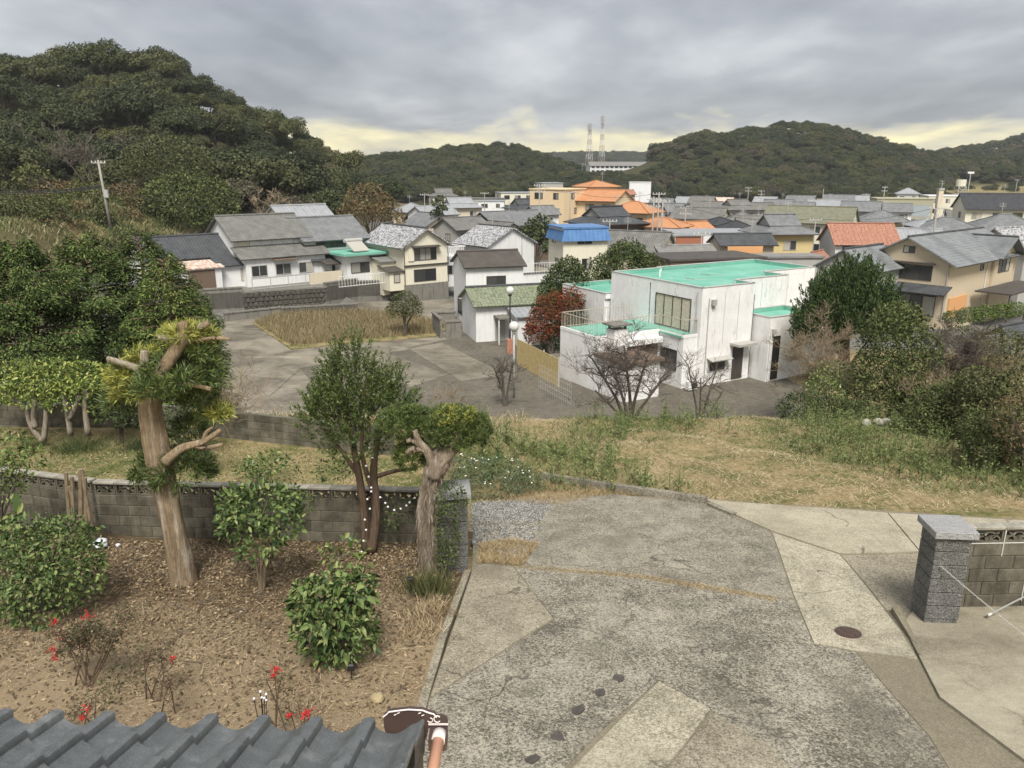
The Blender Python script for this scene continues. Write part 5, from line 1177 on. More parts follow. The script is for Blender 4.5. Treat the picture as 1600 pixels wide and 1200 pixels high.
# middle distance right
T(1051,318,190,-30,5.5,6,1.7,'gable','grey','white','small white gable house right of the orange roofs')
T(1095,325,150,-30,9.5,6.5,1.7,'gable','old','cream','beige house with long grey roof and balcony window')
T(1106,315,190,-30,7,6,1.5,'gable','old','greyw','grey roof behind the long beige house')
T(1152,312,182,10,8,8,2.1,'iri','old','greyw','house with wide old hipped roof in the town centre')
T(1188,317,186,-30,5.5,5,1.3,'gable','old','white','white gable house right of the wide hipped roof')
T(1197,308,232,-30,6,6,1.6,'gable','pale','white','far pale-roofed house beneath the right hill, left one')
T(1217,312,206,-30,7,6,1.7,'gable','grey','white','grey-roofed house with white gable in the town centre')
T(1252,306,242,-30,8,6,1.6,'gable','grey','cream','far grey-roofed house beneath the right hill, middle one')
T(1253,316,200,-25,6,5.5,1.6,'gable','grey','cream','beige gable house behind the long olive-roofed block')
T(1286,313,214,-30,7,6,1.4,'gable','pale','greyw','house with pale blue-grey roof behind the olive-roofed block')
T(1268,323,130,-32,13.5,7.5,2.2,'gable','olive','cream2','long cream two-storey block with olive tiled roof',small=False,cat='building',name='long_block')
T(1150,345,115,12,7.5,7,2.0,'hip','black','greyw','low house with charcoal hipped roof')
T(1125,339,121,12,4,4,1.1,'hip','black','greyw','small dark hipped roof left of the charcoal roof')
T(1218,335,98,6,6.2,6.5,2.2,'iri','grey','yellow','yellow house with grey hip-and-gable roof',small=False)
T(1160,366,93,6,6.5,3.5,.9,'gable','dark','cream','tiled lean-to beside the yellow house',wins=[],cat='lean-to',name='lean_to')
T(1106,360,105,4,11,7,.3,'flat','pale','white','wide warehouse with pale flat roof',wins=[],cat='warehouse',name='warehouse')
T(1058,366,101,4,6.5,1.5,.3,'flat','pale','brick','red brick wall front of the warehouse',wins=[],cat='building',name='brick_front')
T(1068,384,88,8,6.2,4.5,.8,'gable','corr','greyw','low shed with corrugated roof behind the dark trees',wins=[],cat='shed',name='corrugated_shed')
T(1100,398,77,14,10,6,.35,'flat','brown','wood','low hall with flat dark brown roof behind the turquoise roof',wins=[],cat='building',name='low_hall')
T(1228,398,84,4,7,3,.3,'flat','corr','greyw','low grey shed in front of the yellow house',wins=[],cat='shed',name='low_shed')
PB = at(1164,397,86); o = empty('plywood_screen', PB, R(5), 'orange plywood screen below the tiled lean-to', 'screen'); MB().box(-2.0, 2.0, 0, .1, -1.2, .85).build('board', WM['ply'], o); [MB().bar((x, .15, -3.5), (x, .15, .9), .12).build('post', WM['wood'], o) for x in (-2, 2)]
T(1311,305,228,-20,8,6,1.5,'gable','grey','greyw','far grey roof behind the olive block, right one')
T(1300,313,195,-25,6,6,1.2,'gable','pale','greyw','small pale roof right of the olive block')
T(1346,315,170,-28,7.5,6,1.7,'gable','grey','greyw','grey-gabled house with light grey roof above the red roof')
T(1378,329,135,-20,8,7,1.7,'hip','grey','beige','beige two-storey house with grey hipped roof behind the red roof')
T(1480,340,115,-12,9.5,8,2.1,'hip','grey','greyw','wide grey hipped-roof house behind the beige house')
T(1450,341,118,-12,4.5,5,1.1,'hip','pale','greyw','small pale hipped roof left of the wide hipped roof')
T(1572,335,114,-15,9.5,8,2.2,'hip','grey','cream','grey hipped-roof house at the right edge')
T(1585,356,86,25,6,7,2.0,'gable','mott','greyw','house with white-flecked tile roof at the right edge',wins=[])
T(1566,303,140,-14,13,8,2.3,'gable','black','cream2','cream apartment block with dark brown roof at right',small=False,cat='apartment',name='apartment_block')
GY = T(1408,309,210,-14,13.5,10,.4,'flat','khaki','khaki','khaki gymnasium with a band of glass',wins=[],cat='gymnasium',name='gymnasium')
GY.small = False; hz = at(1408,309,210).z - GY.e.location.z; GY.win('f', 0, -6.2, 6.2, hz-4.6, hz-1.6, 8, M_FRAMEL, plain('hazy_glass', (.34,.38,.40), .3)); GY.win('f', 0, -6.2, 6.2, hz-7.5, hz-5.2, 8, M_FRAMEL)
T(1486,305,215,-14,13,9,.5,'flat','white','cream2','white-roofed hall with grey glazing right of the gymnasium',cat='hall',name='school_gym_hall')
T(1419,294,290,-20,7,6,2.0,'hip','pale','white','white house half in the trees below the right hill')
T(1100,286,400,-10,4.5,4,1.4,'gable','old','white','tiny house in the woods of the right hill',wins=[],zb=at(1100,286,400).z-3)
T(1000,284,300,-5,8,5,.2,'flat','white','white','white shed roof below the far apartment slab',wins=[],cat='shed',name='far_shed')
T(977,297,205,10,4,4,.9,'gable','red','greyw','tiny red roof behind the orange gable',wins=[])
for (px, ry, D, a, rt, rm, wm, lab) in ((830,340,150,30,'gable','old','greyw','low grey roof beside the long hall'), (1010,318,175,-30,'gable','dark','greyw','dark roof between the orange roofs and the poles'), (1035,310,235,-25,'gable','grey','white','far grey roof above the orange roofs'), (1075,308,240,-30,'gable','pale','white','far pale roof left of the town centre'), (1098,307,225,-30,'gable','old','cream','far brownish roof left of the town centre'), (1128,309,238,-30,'gable','tin','cream','far house with a salmon roof patch'), (1160,332,140,-15,'hip','old','greyw','old hipped roof before the town centre'), (1185,338,128,-10,'gable','old','white','low roof left of the yellow house'), (1400,318,185,-20,'gable','grey','white','white house left of the gymnasium'), (1340,306,250,-20,'gable','pale','white','far pale roof below the right hill'), (1510,330,150,-15,'gable','old','greyw','long roof in front of the glazed hall'), (1425,358,100,-10,'gable','pale','white','pale low roof right of the red roof')):
    T(px, ry, D, a, 6.5, 6, 1.6, rt, rm, wm, lab)
# far slab of flats on the slope, water tower, masts
FS = T(964,253,480,12,36,8,2.2,'gable','corr','white','far white three-storey slab building on the wooded slope',zb=at(964,279,480).z,wins=[],cat='building',name='slab_building')
for r in range(3):
    for i in range(12):
        MB().box(-17+i*2.9, -15.2+i*2.9, -.12, .05, .9+r*2.6, 2.3+r*2.6).build('window', M_DARK, FS.e)
def mast(px, ytop, D, zb, w0, w1, label):
    p = at(px, ytop, D); b = Vector((p.x, p.y, zb)); H_ = p.z-zb; e = empty('lattice_mast', b, .4, label, 'mast')
    n = 9; red = plain('mast_red', (.42, .33, .30)) if 'mast_red' not in MATS else MATS['mast_red']
    for k in range(n):
        z0, z1 = H_*.88*k/n, H_*.88*(k+1)/n; a0 = w0+(w1-w0)*k/n; a1 = w0+(w1-w0)*(k+1)/n; mm = MB()
        C0 = [Vector((sx*a0, sy*a0, z0)) for sx, sy in ((-1,-1),(1,-1),(1,1),(-1,1))]; C1 = [Vector((sx*a1, sy*a1, z1)) for sx, sy in ((-1,-1),(1,-1),(1,1),(-1,1))]
        for i in range(4): mm.bar(C0[i], C1[i], .22); mm.bar(C0[i], C1[(i+1) % 4], .12); mm.bar(C1[i], C1[(i+1) % 4], .12)
        mm.build('mast_section', M_WHITEP if k % 2 else red, e)
    m = MB()
    for z in (.88, .94, 1.0):
        R_ = w1*1.9; pr = [Vector((R_*math.cos(t), R_*math.sin(t), H_*z)) for t in np.linspace(0, 6.283, 9)]
        for a, c in zip(pr[:-1], pr[1:]): m.bar(a, c, .3)
    for t in np.linspace(0, 6.283, 6): m.bar((w1*1.9*math.cos(t), w1*1.9*math.sin(t), H_*.88), (w1*1.9*math.cos(t), w1*1.9*math.sin(t), H_), .3)
    m.bar((0,0,H_*.85), (0,0,H_*1.02), .5); m.build('antenna_cage', M_FRAMEL, e)
mast(922, 194, 600, at(922,262,600).z-4, 2.3, .75, 'lower red and white lattice mast on the left')
mast(942, 182, 640, at(942,262,640).z-4, 2.0, .7, 'taller lattice mast on the right of the pair')
wt = at(1499, 304, 300); e = empty('water_tower', Vector((wt.x, wt.y, wt.z-3)), 0, 'white water tank on a lattice stand above the gymnasium', 'water tower')
m = MB(); Ht = 300/1200*22
for sx in (-1.4, 1.4):
    for sy in (-1.4, 1.4): m.bar((sx, sy, 0), (sx, sy, 3+Ht*.55), .22)
for a, b in (((-1.4,-1.4,3),(1.4,-1.4,3+Ht*.5)), ((1.4,-1.4,3),(-1.4,-1.4,3+Ht*.5)), ((-1.4,-1.4,3+Ht*.5),(1.4,-1.4,3+Ht*.5))): m.bar(a, b, .16)
m.build('stand', M_FRAMEL, e); m = MB(); m.tube([(0,0,3+Ht*.55),(0,0,3+Ht)], 1.75, 18); m.build('tank', WM['cream2'], e)
p = at(1470, 294, 190); e = empty('concrete_stack', Vector((p.x, p.y, -8.5)), 0, 'square concrete stack rising beside the gymnasium', 'stack'); MB().box(-.55, .55, -.55, .55, 0, p.z+8.5).build('shaft', WM['cream'], e); MB().box(-.65, .65, -.65, .65, p.z+8.5-.5, p.z+8.5+.02).build('collar', WM['greyw'], e)
# white garden walls and fences in front of the blue-roofed house
def fence(name, pA, pB, z0, h, mat, label, step=.3, r=.03, rails=2):
    A = Vector((*pA, z0)); B = Vector((*pB, z0)); e = empty(name, A, 0, label, 'fence'); d = B-A; n = max(1, int(d.length/step))
    for k in range(rails):
        z = h*(1-.8*k/max(1, rails-1)) if rails > 1 else h; MB().bar((0,0,z), tuple(d+Vector((0,0,z))), r*1.3).build('rail', mat, e)
    me = MB().bar((0,0,0), (0,0,h), r).mesh('post'); me.materials.append(mat)
    for i in range(n+1): obj('post', me, None, e, loc=d*(i/n))
f0 = at(822, 428, 78); f1 = at(872, 418, 80); f2 = at(900, 440, 70)
ret_wall('garden_wall', (f0.x-1, f0.y-4), (f0.x+4.5, f0.y-5.5), -8.2, -5.6, .2, WM['maroon'], 'dark red wall right of the white house')
ret_wall('garden_wall', (f0.x-.5, f0.y+2), (f1.x+2.5, f1.y+3), -8.2, -5.0, .15, WM['white'], 'white wall below the blue-roofed house')
fence('white_fence', (f0.x-.5, f0.y+1.8), (f1.x+2.5, f1.y+2.8), -5.0, 1.1, M_WHITEP, 'white bar fence on the wall below the blue-roofed house')
r0 = at(815, 382, 105); r1 = at(880, 392, 96); ret_wall('roadside_wall', (r0.x, r0.y), (r1.x, r1.y), -8.5, -6.6, .3, WM['cream2'], 'pale wall with dark coping along the village road')
# small block walls on the lot
q0 = gxy(697, 530, LZ); ret_wall('bin_wall', q0, (q0[0]+1.2, q0[1]+.3), LZ, -6.2, .18, WM['conc'], 'small free-standing block wall on the lot, front piece')
ret_wall('bin_wall', (q0[0]-.3, q0[1]+.2), (q0[0]-1.2, q0[1]+3.0), LZ, -6.0, .18, WM['conc'], 'small free-standing block wall on the lot, side piece')
q1 = gxy(680, 500, LZ); ret_wall('bin_wall', q1, (q1[0]+1.8, q1[1]+.4), LZ, -6.95, .8, WM['conc'], 'low concrete box wall beside the dry grass')
# timber fence and netting beside the flat-roofed house
ta = gxy(808, 570, LZ); tb = gxy(872, 606, LZ)
tf = empty('board_fence', Vector((*ta, LZ)), 0, 'yellowish board fence left of the flat-roofed house', 'fence'); dv = Vector((tb[0]-ta[0], tb[1]-ta[1], 0)); nb = 14
M_BAMB = plain('pale_boards', (0.50, 0.39, 0.19), 0.8, 0.2, 0.25, 9)
for i in range(nb): MB().bar(tuple(dv*(i/nb)+Vector((0,0,.95))), tuple(dv*((i+.94)/nb)+Vector((0,0,.95))), .03, 1.8).build('board', M_BAMB, tf)
[MB().bar(tuple(dv*t+Vector((.04,.04,0))), tuple(dv*t+Vector((.04,.04,1.95))), .08).build('post', WM['greyw'], tf) for t in (0, .33, .66, 1)]
na = gxy(842, 612, LZ); nb_ = gxy(892, 640, LZ); fence('net_fence', na, nb_, LZ, 1.7, M_FRAMEL, 'grey mesh fence in front of the board fence', .22, .012, 5)
# street lamps with globes
M_GLOBE = plain('globe_glass', (0.62, 0.62, 0.58), 0.15, 0.5, 0.05); M_BLACK = plain('black_paint', (0.02, 0.02, 0.02), 0.5, 0.4)
def lamp(px, pyb, pyt, mat, label, base=None, z=LZ, D=None):
    b = onz(px, pyb, z) if D is None else at(px, pyb, D); t = at(px, pyt, b.y); e = empty('street_lamp', b, 0, label, 'street lamp', 'globe lamps by the lot'); h = t.z-b.z
    MB().tube([(0,0,0),(0,0,h-.2)], .055, 8).build('post', mat, e, True); MB().ball((0,0,h), .30, 14, 9).build('globe', M_GLOBE, e, True); MB().tube([(0,0,h-.38),(0,0,h-.22)], .13, 10).build('collar', mat, e)
    if base: MB().cbox(-.22, .22, -.22, .22, 0, 1.1, .02).build('base_box', base, e)
lamp(803, 622, 510, M_FRAMEL, 'grey lamp post with clear globe beside the board fence'); lamp(797, 552, 454, M_BLACK, 'black lamp post with globe and rusty base box', WM['rust'])
# utility poles and wires
M_POLE = plain('concrete_pole', (0.30, 0.285, 0.26), 0.85, 0.2, 0.12, 3); M_WIRE = plain('black_wire', (0.03, 0.03, 0.03), 0.6, 0.3)
POLES = []
def upole(px, pyt, D, label, arms=2, zb=None, r=.14, transformer=False, lean=0.0, pyb=None):
    t = at(px, pyt, D); z0 = zb if zb is not None else terr1(t.x, D); e = empty('utility_pole', (t.x, D, z0), rnd.uniform(-.5, .5), label, 'utility pole', 'utility poles'); H_ = t.z-z0
    MB().tube([(-lean*H_,0,-.5),(0,0,H_)], [r, r*.65], 8).build('shaft', M_POLE, e, True)
    for k in range(arms):
        z = H_-.3-.9*k; m = MB(); m.bar((-.9,0,z), (.9,0,z), .09); m.build('crossarm', M_FRAMEL, e)
        for x in (-.8, -.35, .35, .8): MB().tube([(x,0,z+.04),(x,0,z+.22)], .05, 6).build('insulator', M_WHITEP, e)
    if transformer: MB().tube([(.45,0,H_*.45),(.45,0,H_*.45+.85)], .26, 12).build('transformer', M_FRAMEL, e); MB().bar((0,0,H_*.45+.2),(.4,0,H_*.45+.2), .1).build('bracket', M_FRAMEL, e)
    POLES.append((e, Vector((t.x, D, t.z-.1)))); return e
upole(153, 250, 88, 'concrete pole with grey transformer on the left slope', 1, None, .17, True, -.06)
upole(843, 287, 118, 'tall pole left of the peach school', 2); upole(891, 298, 128, 'pole in front of the peach school wall', 1); upole(1022, 308, 100, 'left pole of the close group right of the dark house', 2); upole(1030, 300, 108, 'middle pole of the close group right of the dark house', 2); upole(1036, 312, 96, 'right pole of the close group right of the dark house', 1)
upole(916, 352, 92, 'thin pole in front of the dark old house', 1, None, .1); upole(953, 342, 95, 'thin pole behind the grey gabled house', 1, None, .1); upole(1072, 322, 120, 'pole before the long beige house', 2); upole(1097, 362, 82, 'thin pole beside the warehouse', 1, None, .09); upole(1170, 292, 225, 'far pole in the town centre, left one', 2); upole(1190, 297, 220, 'far pole in the town centre, right one', 2)
upole(1287, 295, 215, 'bare far pole above the olive-roofed block', 0); upole(1383, 291, 200, 'pole between the olive block and the gymnasium', 2); upole(1465, 322, 98, 'pole in front of the wide hipped roof', 2); upole(1354, 302, 190, 'pole above the red roof', 1); upole(1275, 340, 105, 'pole beside the yellow house', 1, None, .1); upole(663, 302, 150, 'thin pole by the left hill foot', 1, None, .1); upole(757, 300, 170, 'thin pole before the low flat building', 1, None, .1); upole(815, 368, 98, 'short grey pole beside the roadside wall', 0, None, .12); upole(910, 255, 470, 'far pole left of the slab building', 1, at(910,276,470).z); upole(1473, 282, 290, 'far pole beside the water tower', 2); upole(630, 335, 115, 'thin aerial pole behind the flecked roof', 0, None, .06); upole(1590, 280, 300, 'far pole at the right edge', 1)
p = at(1517, 270, 285); e = empty('floodlight_pole', (p.x, p.y, -8.5), 0, 'tall floodlight pole beside the water tower', 'floodlight'); MB().tube([(0,0,0),(0,0,p.z+8.5)], .16, 8).build('shaft', M_FRAMEL, e); m = MB(); m.box(-1.1, 1.1, -.2, .2, p.z+8.2, p.z+8.9); m.build('lamp_head', M_WHITEP, e)
def wire(a, b, sag, label, r=.02, n=14):
    m = MB(); a = Vector(a); b = Vector(b); m.tube([a.lerp(b, i/n)-Vector((0,0,sag*4*(i/n)*(1-i/n))) for i in range(n+1)], r, 4, False); o = m.build('overhead_wire', M_WIRE); tag(o, label, 'wire')
tp = POLES[0][1]
wire(tp+Vector((0,0,-.1)), at(-80, 243, 80), .5, 'top overhead wire from the left pole to the left edge', .014); wire(tp+Vector((0,0,-1.6)), at(-80, 262, 80), .6, 'middle overhead wire from the left pole to the left edge', .014)
for k in range(3): wire(tp+Vector((0,0,-2.6-.12*k)), at(-80, 290+4*k, 78), .5, ['upper', 'middle', 'lower'][k]+' cable of the dark bundle leaving the left pole', .05)
wire(tp+Vector((0,0,-3.0)), at(620, 338, 100), 1.2, 'thin wire from the left pole across to the flecked roof', .02)
pp = dict((e['label'], t) for e, t in POLES)
def pw(i, j, sag, lab): wire(POLES[i][1], POLES[j][1], sag, lab, .022)
pw(1, 2, .5, 'wire between the two poles at the peach school'); pw(2, 4, .8, 'wire from the school pole to the close group'); pw(4, 8, .6, 'wire from the close group to the beige house pole'); pw(10, 11, .4, 'wire between the far town poles'); pw(11, 13, 1.2, 'wire from the town centre towards the gymnasium'); pw(14, 16, .8, 'wire from the yellow house pole to the hipped roof pole'); pw(8, 16, .9, 'wire from the beige house pole to the yellow house pole')
# ------------------------------------------------------------------ vegetation, near and middle distance
def leaf_fold(P, nrm, ln, wd, rng, along=None, droop=0.1):
    """pointed leaf folded along its midrib: two quads"""
    n, a, b = rot_basis(nrm, rng)
    if along is not None:
        a = along/np.maximum(np.linalg.norm(along, axis=1, keepdims=True), 1e-9); b = np.cross(n, a); b /= np.maximum(np.linalg.norm(b, axis=1, keepdims=True), 1e-9); n = np.cross(a, b)
    L = ln[:,None]; W = wd[:,None]; tip = P + a*L; tip[:,2] -= droop*ln
    l1 = P + a*L*.28 + b*W*.42 + n*W*.16; l2 = P + a*L*.66 + b*W*.38 + n*W*.12; r1 = P + a*L*.28 - b*W*.42 + n*W*.16; r2 = P + a*L*.66 - b*W*.38 + n*W*.12
    V = np.stack((P, l1, l2, tip, r2, r1), axis=1).reshape(-1, 3); i = np.arange(len(P))*6
    F = np.concatenate((np.stack((i, i+1, i+2, i+3), 1), np.stack((i, i+3, i+4, i+5), 1))); return V, F
def mpx(D, py=700): p = at(800, py, D); return (p.y*CP-(p.z-CAMZ)*SP)/FOC       # metres per photo pixel
def plobes(D, spec):
    """(px, py, rx_px, ry_px[, dD]) -> lobes in world"""
    out = []
    for s in spec:
        d = D + (s[4] if len(s) > 4 else 0); p = at(s[0], s[1], d); k = mpx(d, s[1]); out.append((p.x, p.y, p.z, s[2]*k, s[3]*k))
    return out
def shell(lobes, n, rng, zmin=-.7, lo=.55, hi=1.04, wob=.16):
    w = np.array([l[3]*(l[3]+l[4]) for l in lobes]); w = w/w.sum(); Ps, Ns = [], []
    for l, wi in zip(lobes, w):
        m = max(3, int(n*wi)); d = sph(rng, m, zmin); s = np.where(rng.uniform(size=m) < .75, rng.uniform(.86, hi, m), rng.uniform(lo, .86, m))[:,None]
        q = 1 + wob*np.sin(d[:,:1]*5+l[0]*9)*np.sin(d[:,1:2]*6+l[1]*7)*np.cos(d[:,2:]*5+l[2]*5)
        Ps.append(np.array(l[:3]) + d*np.array([l[3], l[3], l[4]])*s*q); Ns.append(d)
    return np.concatenate(Ps), np.concatenate(Ns)
def ground_at(x, y):
    if -14 < x < -0.6 and y < 12.4: return float(garden_h(x, y))
    return terr1(x, y) - (0.06 if y < 36 else 0)
def branches_to(base, lobes, r, n, seed, mid=.35, sides=5):
    g = random.Random(seed); m = MB(); base = Vector(base)
    ws = [l[3]*l[4] for l in lobes]
    for k in range(n):
        l = g.choices(lobes, ws)[0]; t = Vector(l[:3]) + Vector((g.gauss(0, .35)*l[3], g.gauss(0, .35)*l[3], g.uniform(-.2, .6)*l[4]))
        p1 = base.lerp(t, mid) + Vector((0, 0, (t-base).length*.08)); p1.x = base.x + (p1.x-base.x)*.55; p1.y = base.y + (p1.y-base.y)*.55
        b = base + Vector((g.gauss(0, r*.6), g.gauss(0, r*.6), -.08)); m.tube([b, b.lerp(p1, .5), p1, p1.lerp(t, .55)+Vector((g.gauss(0, .04), g.gauss(0, .04), 0)), t], [r, r*.85, r*.65, r*.42, r*.18], sides)
    return m
def leafy(name, label, cat, D, spec, n, size, mat, base_px=None, base_D=None, asp=.5, r=.02, nb=6, seed=1, fold=False, upb=.4, jit=.5, group=None, zmin=-.75, bark=None, lo=.55, wob=.16, droop=.12):
    rng = np.random.default_rng(seed); lobes = plobes(D, spec)
    c = np.mean([l[:3] for l in lobes], axis=0); bx, by = (c[0], c[1])
    if base_px is not None: b = at(*base_px, base_D or D); bx, by = b.x, b.y
    bz = ground_at(bx, by); e = empty(name, (bx, by, bz), 0, label, cat, group); off = np.array([bx, by, bz])
    P, N = shell(lobes, n, rng, zmin, lo, 1.04, wob); ok = P[:,2] > bz+.02; P, N = P[ok]-off, N[ok]
    ln = size*np.clip(rng.lognormal(-.05, .32, len(P)), .4, 1.7); al = N*.5 + rng.normal(size=N.shape)*jit + np.array([0, 0, .1]); nn = N*.6 + rng.normal(size=N.shape)*.45 + np.array([0, 0, upb])
    V, F = (leaf_fold if fold else leaf_quads)(P, nn, ln, ln*asp, rng, al, droop)
    obj('foliage', np_mesh('foliage', V, F), mat, e)
    lb = [(l[0]-bx, l[1]-by, l[2]-bz, l[3], l[4]) for l in lobes]
    if nb: branches_to((0, 0, 0), lb, r, nb, seed).build('stem', bark or BARK, e)
    return e
def blade_dirs(P, D_, ln, wd, rng):
    """narrow blades along given directions"""
    n = len(P); d = D_/np.maximum(np.linalg.norm(D_, axis=1, keepdims=True), 1e-9); s = np.cross(d, rng.normal(size=(n, 3))); s /= np.maximum(np.linalg.norm(s, axis=1, keepdims=True), 1e-9)
    L = ln[:,None]; W = wd[:,None]
    V = np.stack((P, P+d*L*.5+s*W*.5, P+d*L, P+d*L*.5-s*W*.5), axis=1).reshape(-1, 3); return V, np.arange(n*4).reshape(-1, 4)
def tufts(lobes, nt, per, ln, wd, rng, zmin=-.5, up=.35, spread=.75, lo=.6):
    P, N = shell(lobes, nt, rng, zmin, lo); ax = N*.8 + np.array([0, 0, up]) + rng.normal(size=N.shape)*.25; ax /= np.linalg.norm(ax, axis=1, keepdims=True)
    P2 = np.repeat(P, per, 0) + np.repeat(ax, per, 0)*rng.uniform(-.5, .3, (len(P)*per, 1))*ln; d = np.repeat(ax, per, 0) + rng.normal(size=(len(P)*per, 3))*spread
    return blade_dirs(P2, d, ln*rng.uniform(.7, 1.2, len(P2)), wd*rng.uniform(.8, 1.2, len(P2)), rng)
LM = dict(
 camellia=leafmat('camellia_leaf', [(0.030,0.056,0.017),(0.060,0.100,0.028),(0.095,0.145,0.042),(0.145,0.195,0.062),(0.21,0.25,0.09)], .5, .25, .12),
 bright=leafmat('bright_shrub_leaf', [(0.035,0.065,0.016),(0.075,0.12,0.030),(0.13,0.185,0.045),(0.20,0.25,0.065),(0.28,0.31,0.10)], .42, .45, .1),
 podo=leafmat('podocarpus_leaf', [(0.032,0.056,0.017),(0.062,0.098,0.026),(0.105,0.148,0.038),(0.17,0.20,0.058)], .45, .4, .15),
 podoy=leafmat('podocarpus_young_leaf', [(0.10,0.13,0.025),(0.20,0.22,0.045),(0.32,0.32,0.07),(0.42,0.40,0.11)], .45, .4, .1),
 hinoki=leafmat('cypress_spray', [(0.036,0.064,0.022),(0.062,0.102,0.031),(0.096,0.142,0.043),(0.138,0.184,0.057),(0.19,0.225,0.076)], .75, .10, .18),
 juniper=leafmat('juniper_shoot', [(0.024,0.046,0.020),(0.042,0.070,0.028),(0.064,0.098,0.036),(0.095,0.132,0.048)], .75, .10, .1),
 dark=leafmat('dark_evergreen_leaf', [(0.028,0.044,0.017),(0.048,0.068,0.025),(0.072,0.096,0.036),(0.105,0.13,0.054)], .75, .10, .2),
 olive=leafmat('olive_shrub_leaf', [(0.040,0.048,0.020),(0.075,0.085,0.034),(0.11,0.12,0.05),(0.16,0.165,0.075)], .75, .10, .15),
 red=leafmat('autumn_red_leaf', [(0.09,0.030,0.016),(0.20,0.040,0.022),(0.30,0.065,0.03),(0.16,0.075,0.03),(0.08,0.07,0.025)], .75, .10, .1),
 nandina=leafmat('nandina_leaf', [(0.045,0.045,0.022),(0.085,0.065,0.035),(0.13,0.10,0.06),(0.10,0.05,0.035),(0.06,0.075,0.03)], .6, .25, .1),
 thick=leafmat('thicket_leaf', [(0.040,0.056,0.020),(0.068,0.090,0.030),(0.100,0.122,0.042),(0.15,0.165,0.065)], .7, .12, .2),
 hedge=leafmat('hedge_leaf', [(0.05,0.085,0.018),(0.10,0.15,0.028),(0.17,0.225,0.040),(0.26,0.30,0.06),(0.36,0.38,0.095)], .42, .45, .1),
 cover=leafmat('ground_cover_leaf', [(0.045,0.075,0.035),(0.075,0.11,0.05),(0.115,0.15,0.075),(0.16,0.19,0.10)], .6, .25, .05),
 brownleaf=leafmat('withered_leaf', [(0.09,0.065,0.035),(0.15,0.105,0.055),(0.22,0.155,0.085),(0.13,0.12,0.05)], .7, .2, .15))
def bark2(name, c0, c1, c2, zs):
    t = NT(name); p = t.coord('Object'); a = t.noise(t.map(p, (22, 22, zs)), 1.6, 6, .7, .8); b = t.noise(p, 5, 4, .6); d = t.noise(t.map(p, (70, 70, zs*2.5)), 1.5, 3, .7); g_ = t.noise(t.map(p, (9, 9, .7)), 1.3, 3, .6)
    c = t.mix(t.ramp(a, [(.30, 0.0), (.50, .55), (.70, 1.0)]), c0, c1); c = t.mix(t.ramp(g_, [(.54, 0.0), (.66, .8)]), c, c2); c = t.mix(t.ramp(d, [(.30, .75), (.46, 0.0)]), c, tuple(x*.35 for x in c0)); c = t.mix(t.ramp(b, [(.35, .4), (.6, 0.0)]), c, (.10, .085, .06))
    t.set('Base Color', c); t.bump(t.math('ADD', a, t.math('MULTIPLY', d, .7)), 1.0, .03); return t.done(.9, .12)
BARK_T = bark2('bleached_bark', (0.21,0.145,0.088), (0.46,0.355,0.235), (0.56,0.49,0.40), 1.3); BARK_S = bark2('shaggy_bark', (0.18,0.135,0.095), (0.50,0.41,0.315), (0.56,0.49,0.41), 1.0); BARK_B = _bark('brown_bark', (0.07,0.045,0.03), (0.17,0.12,0.085)); BARK_G = _bark('pale_bark', (0.16,0.135,0.10), (0.40,0.35,0.28)); BARK_N = _bark('bare_twig', (0.075,0.060,0.050), (0.16,0.135,0.115)); BARK_Y = _bark('straw_twig', (0.17,0.13,0.085), (0.33,0.26,0.175))
def gnarl(path, radii, seed, n=14, sub=5, amp=.10):
    """thick trunk with fluted, uneven section"""
    rng = random.Random(seed); P = [Vector(p) for p in path]; pts, rs = [], []
    for i in range(len(P)-1):
        for k in range(sub):
            t = k/sub; a, b = P[max(i-1, 0)], P[i]; c, d = P[i+1], P[min(i+2, len(P)-1)]
            pts.append(0.5*((2*b)+(c-a)*t+(2*a-5*b+4*c-d)*t*t+(3*b-a-3*c+d)*t**3)); rs.append(radii[i]+(radii[i+1]-radii[i])*t)
    pts.append(P[-1]); rs.append(radii[-1]); m = MB(); base = 0; ph = [rng.uniform(0, 6.28) for _ in range(4)]
    for i, p in enumerate(pts):
        d = (pts[min(i+1, len(pts)-1)]-pts[max(i-1, 0)]).normalized(); x = Vector((1,0,0)); x = (x-d*x.dot(d)).normalized(); y = d.cross(x)
        for k in range(n):
            a = 6.2832*k/n; f = 1 + amp*math.sin(3*a+ph[0]+i*.5/sub) + amp*.7*math.sin(5*a+ph[1]-i*.8/sub) + (amp*.6*math.sin(11*a+ph[2]+math.sin(i*.9/sub)*1.2) if n > 20 else 0) + rng.uniform(-.03, .03)
            m.v.append(tuple(p+(x*math.cos(a)+y*math.sin(a))*rs[i]*f))
    for i in range(len(pts)-1):
        for k in range(n): m.f.append((i*n+k, i*n+(k+1) % n, (i+1)*n+(k+1) % n, (i+1)*n+k))
    m.f.append(tuple(range(n-1, -1, -1))); m.f.append(tuple((len(pts)-1)*n+k for k in range(n))); return m
def local(e, pts): o = e.location; return [Vector(p)-o for p in pts]

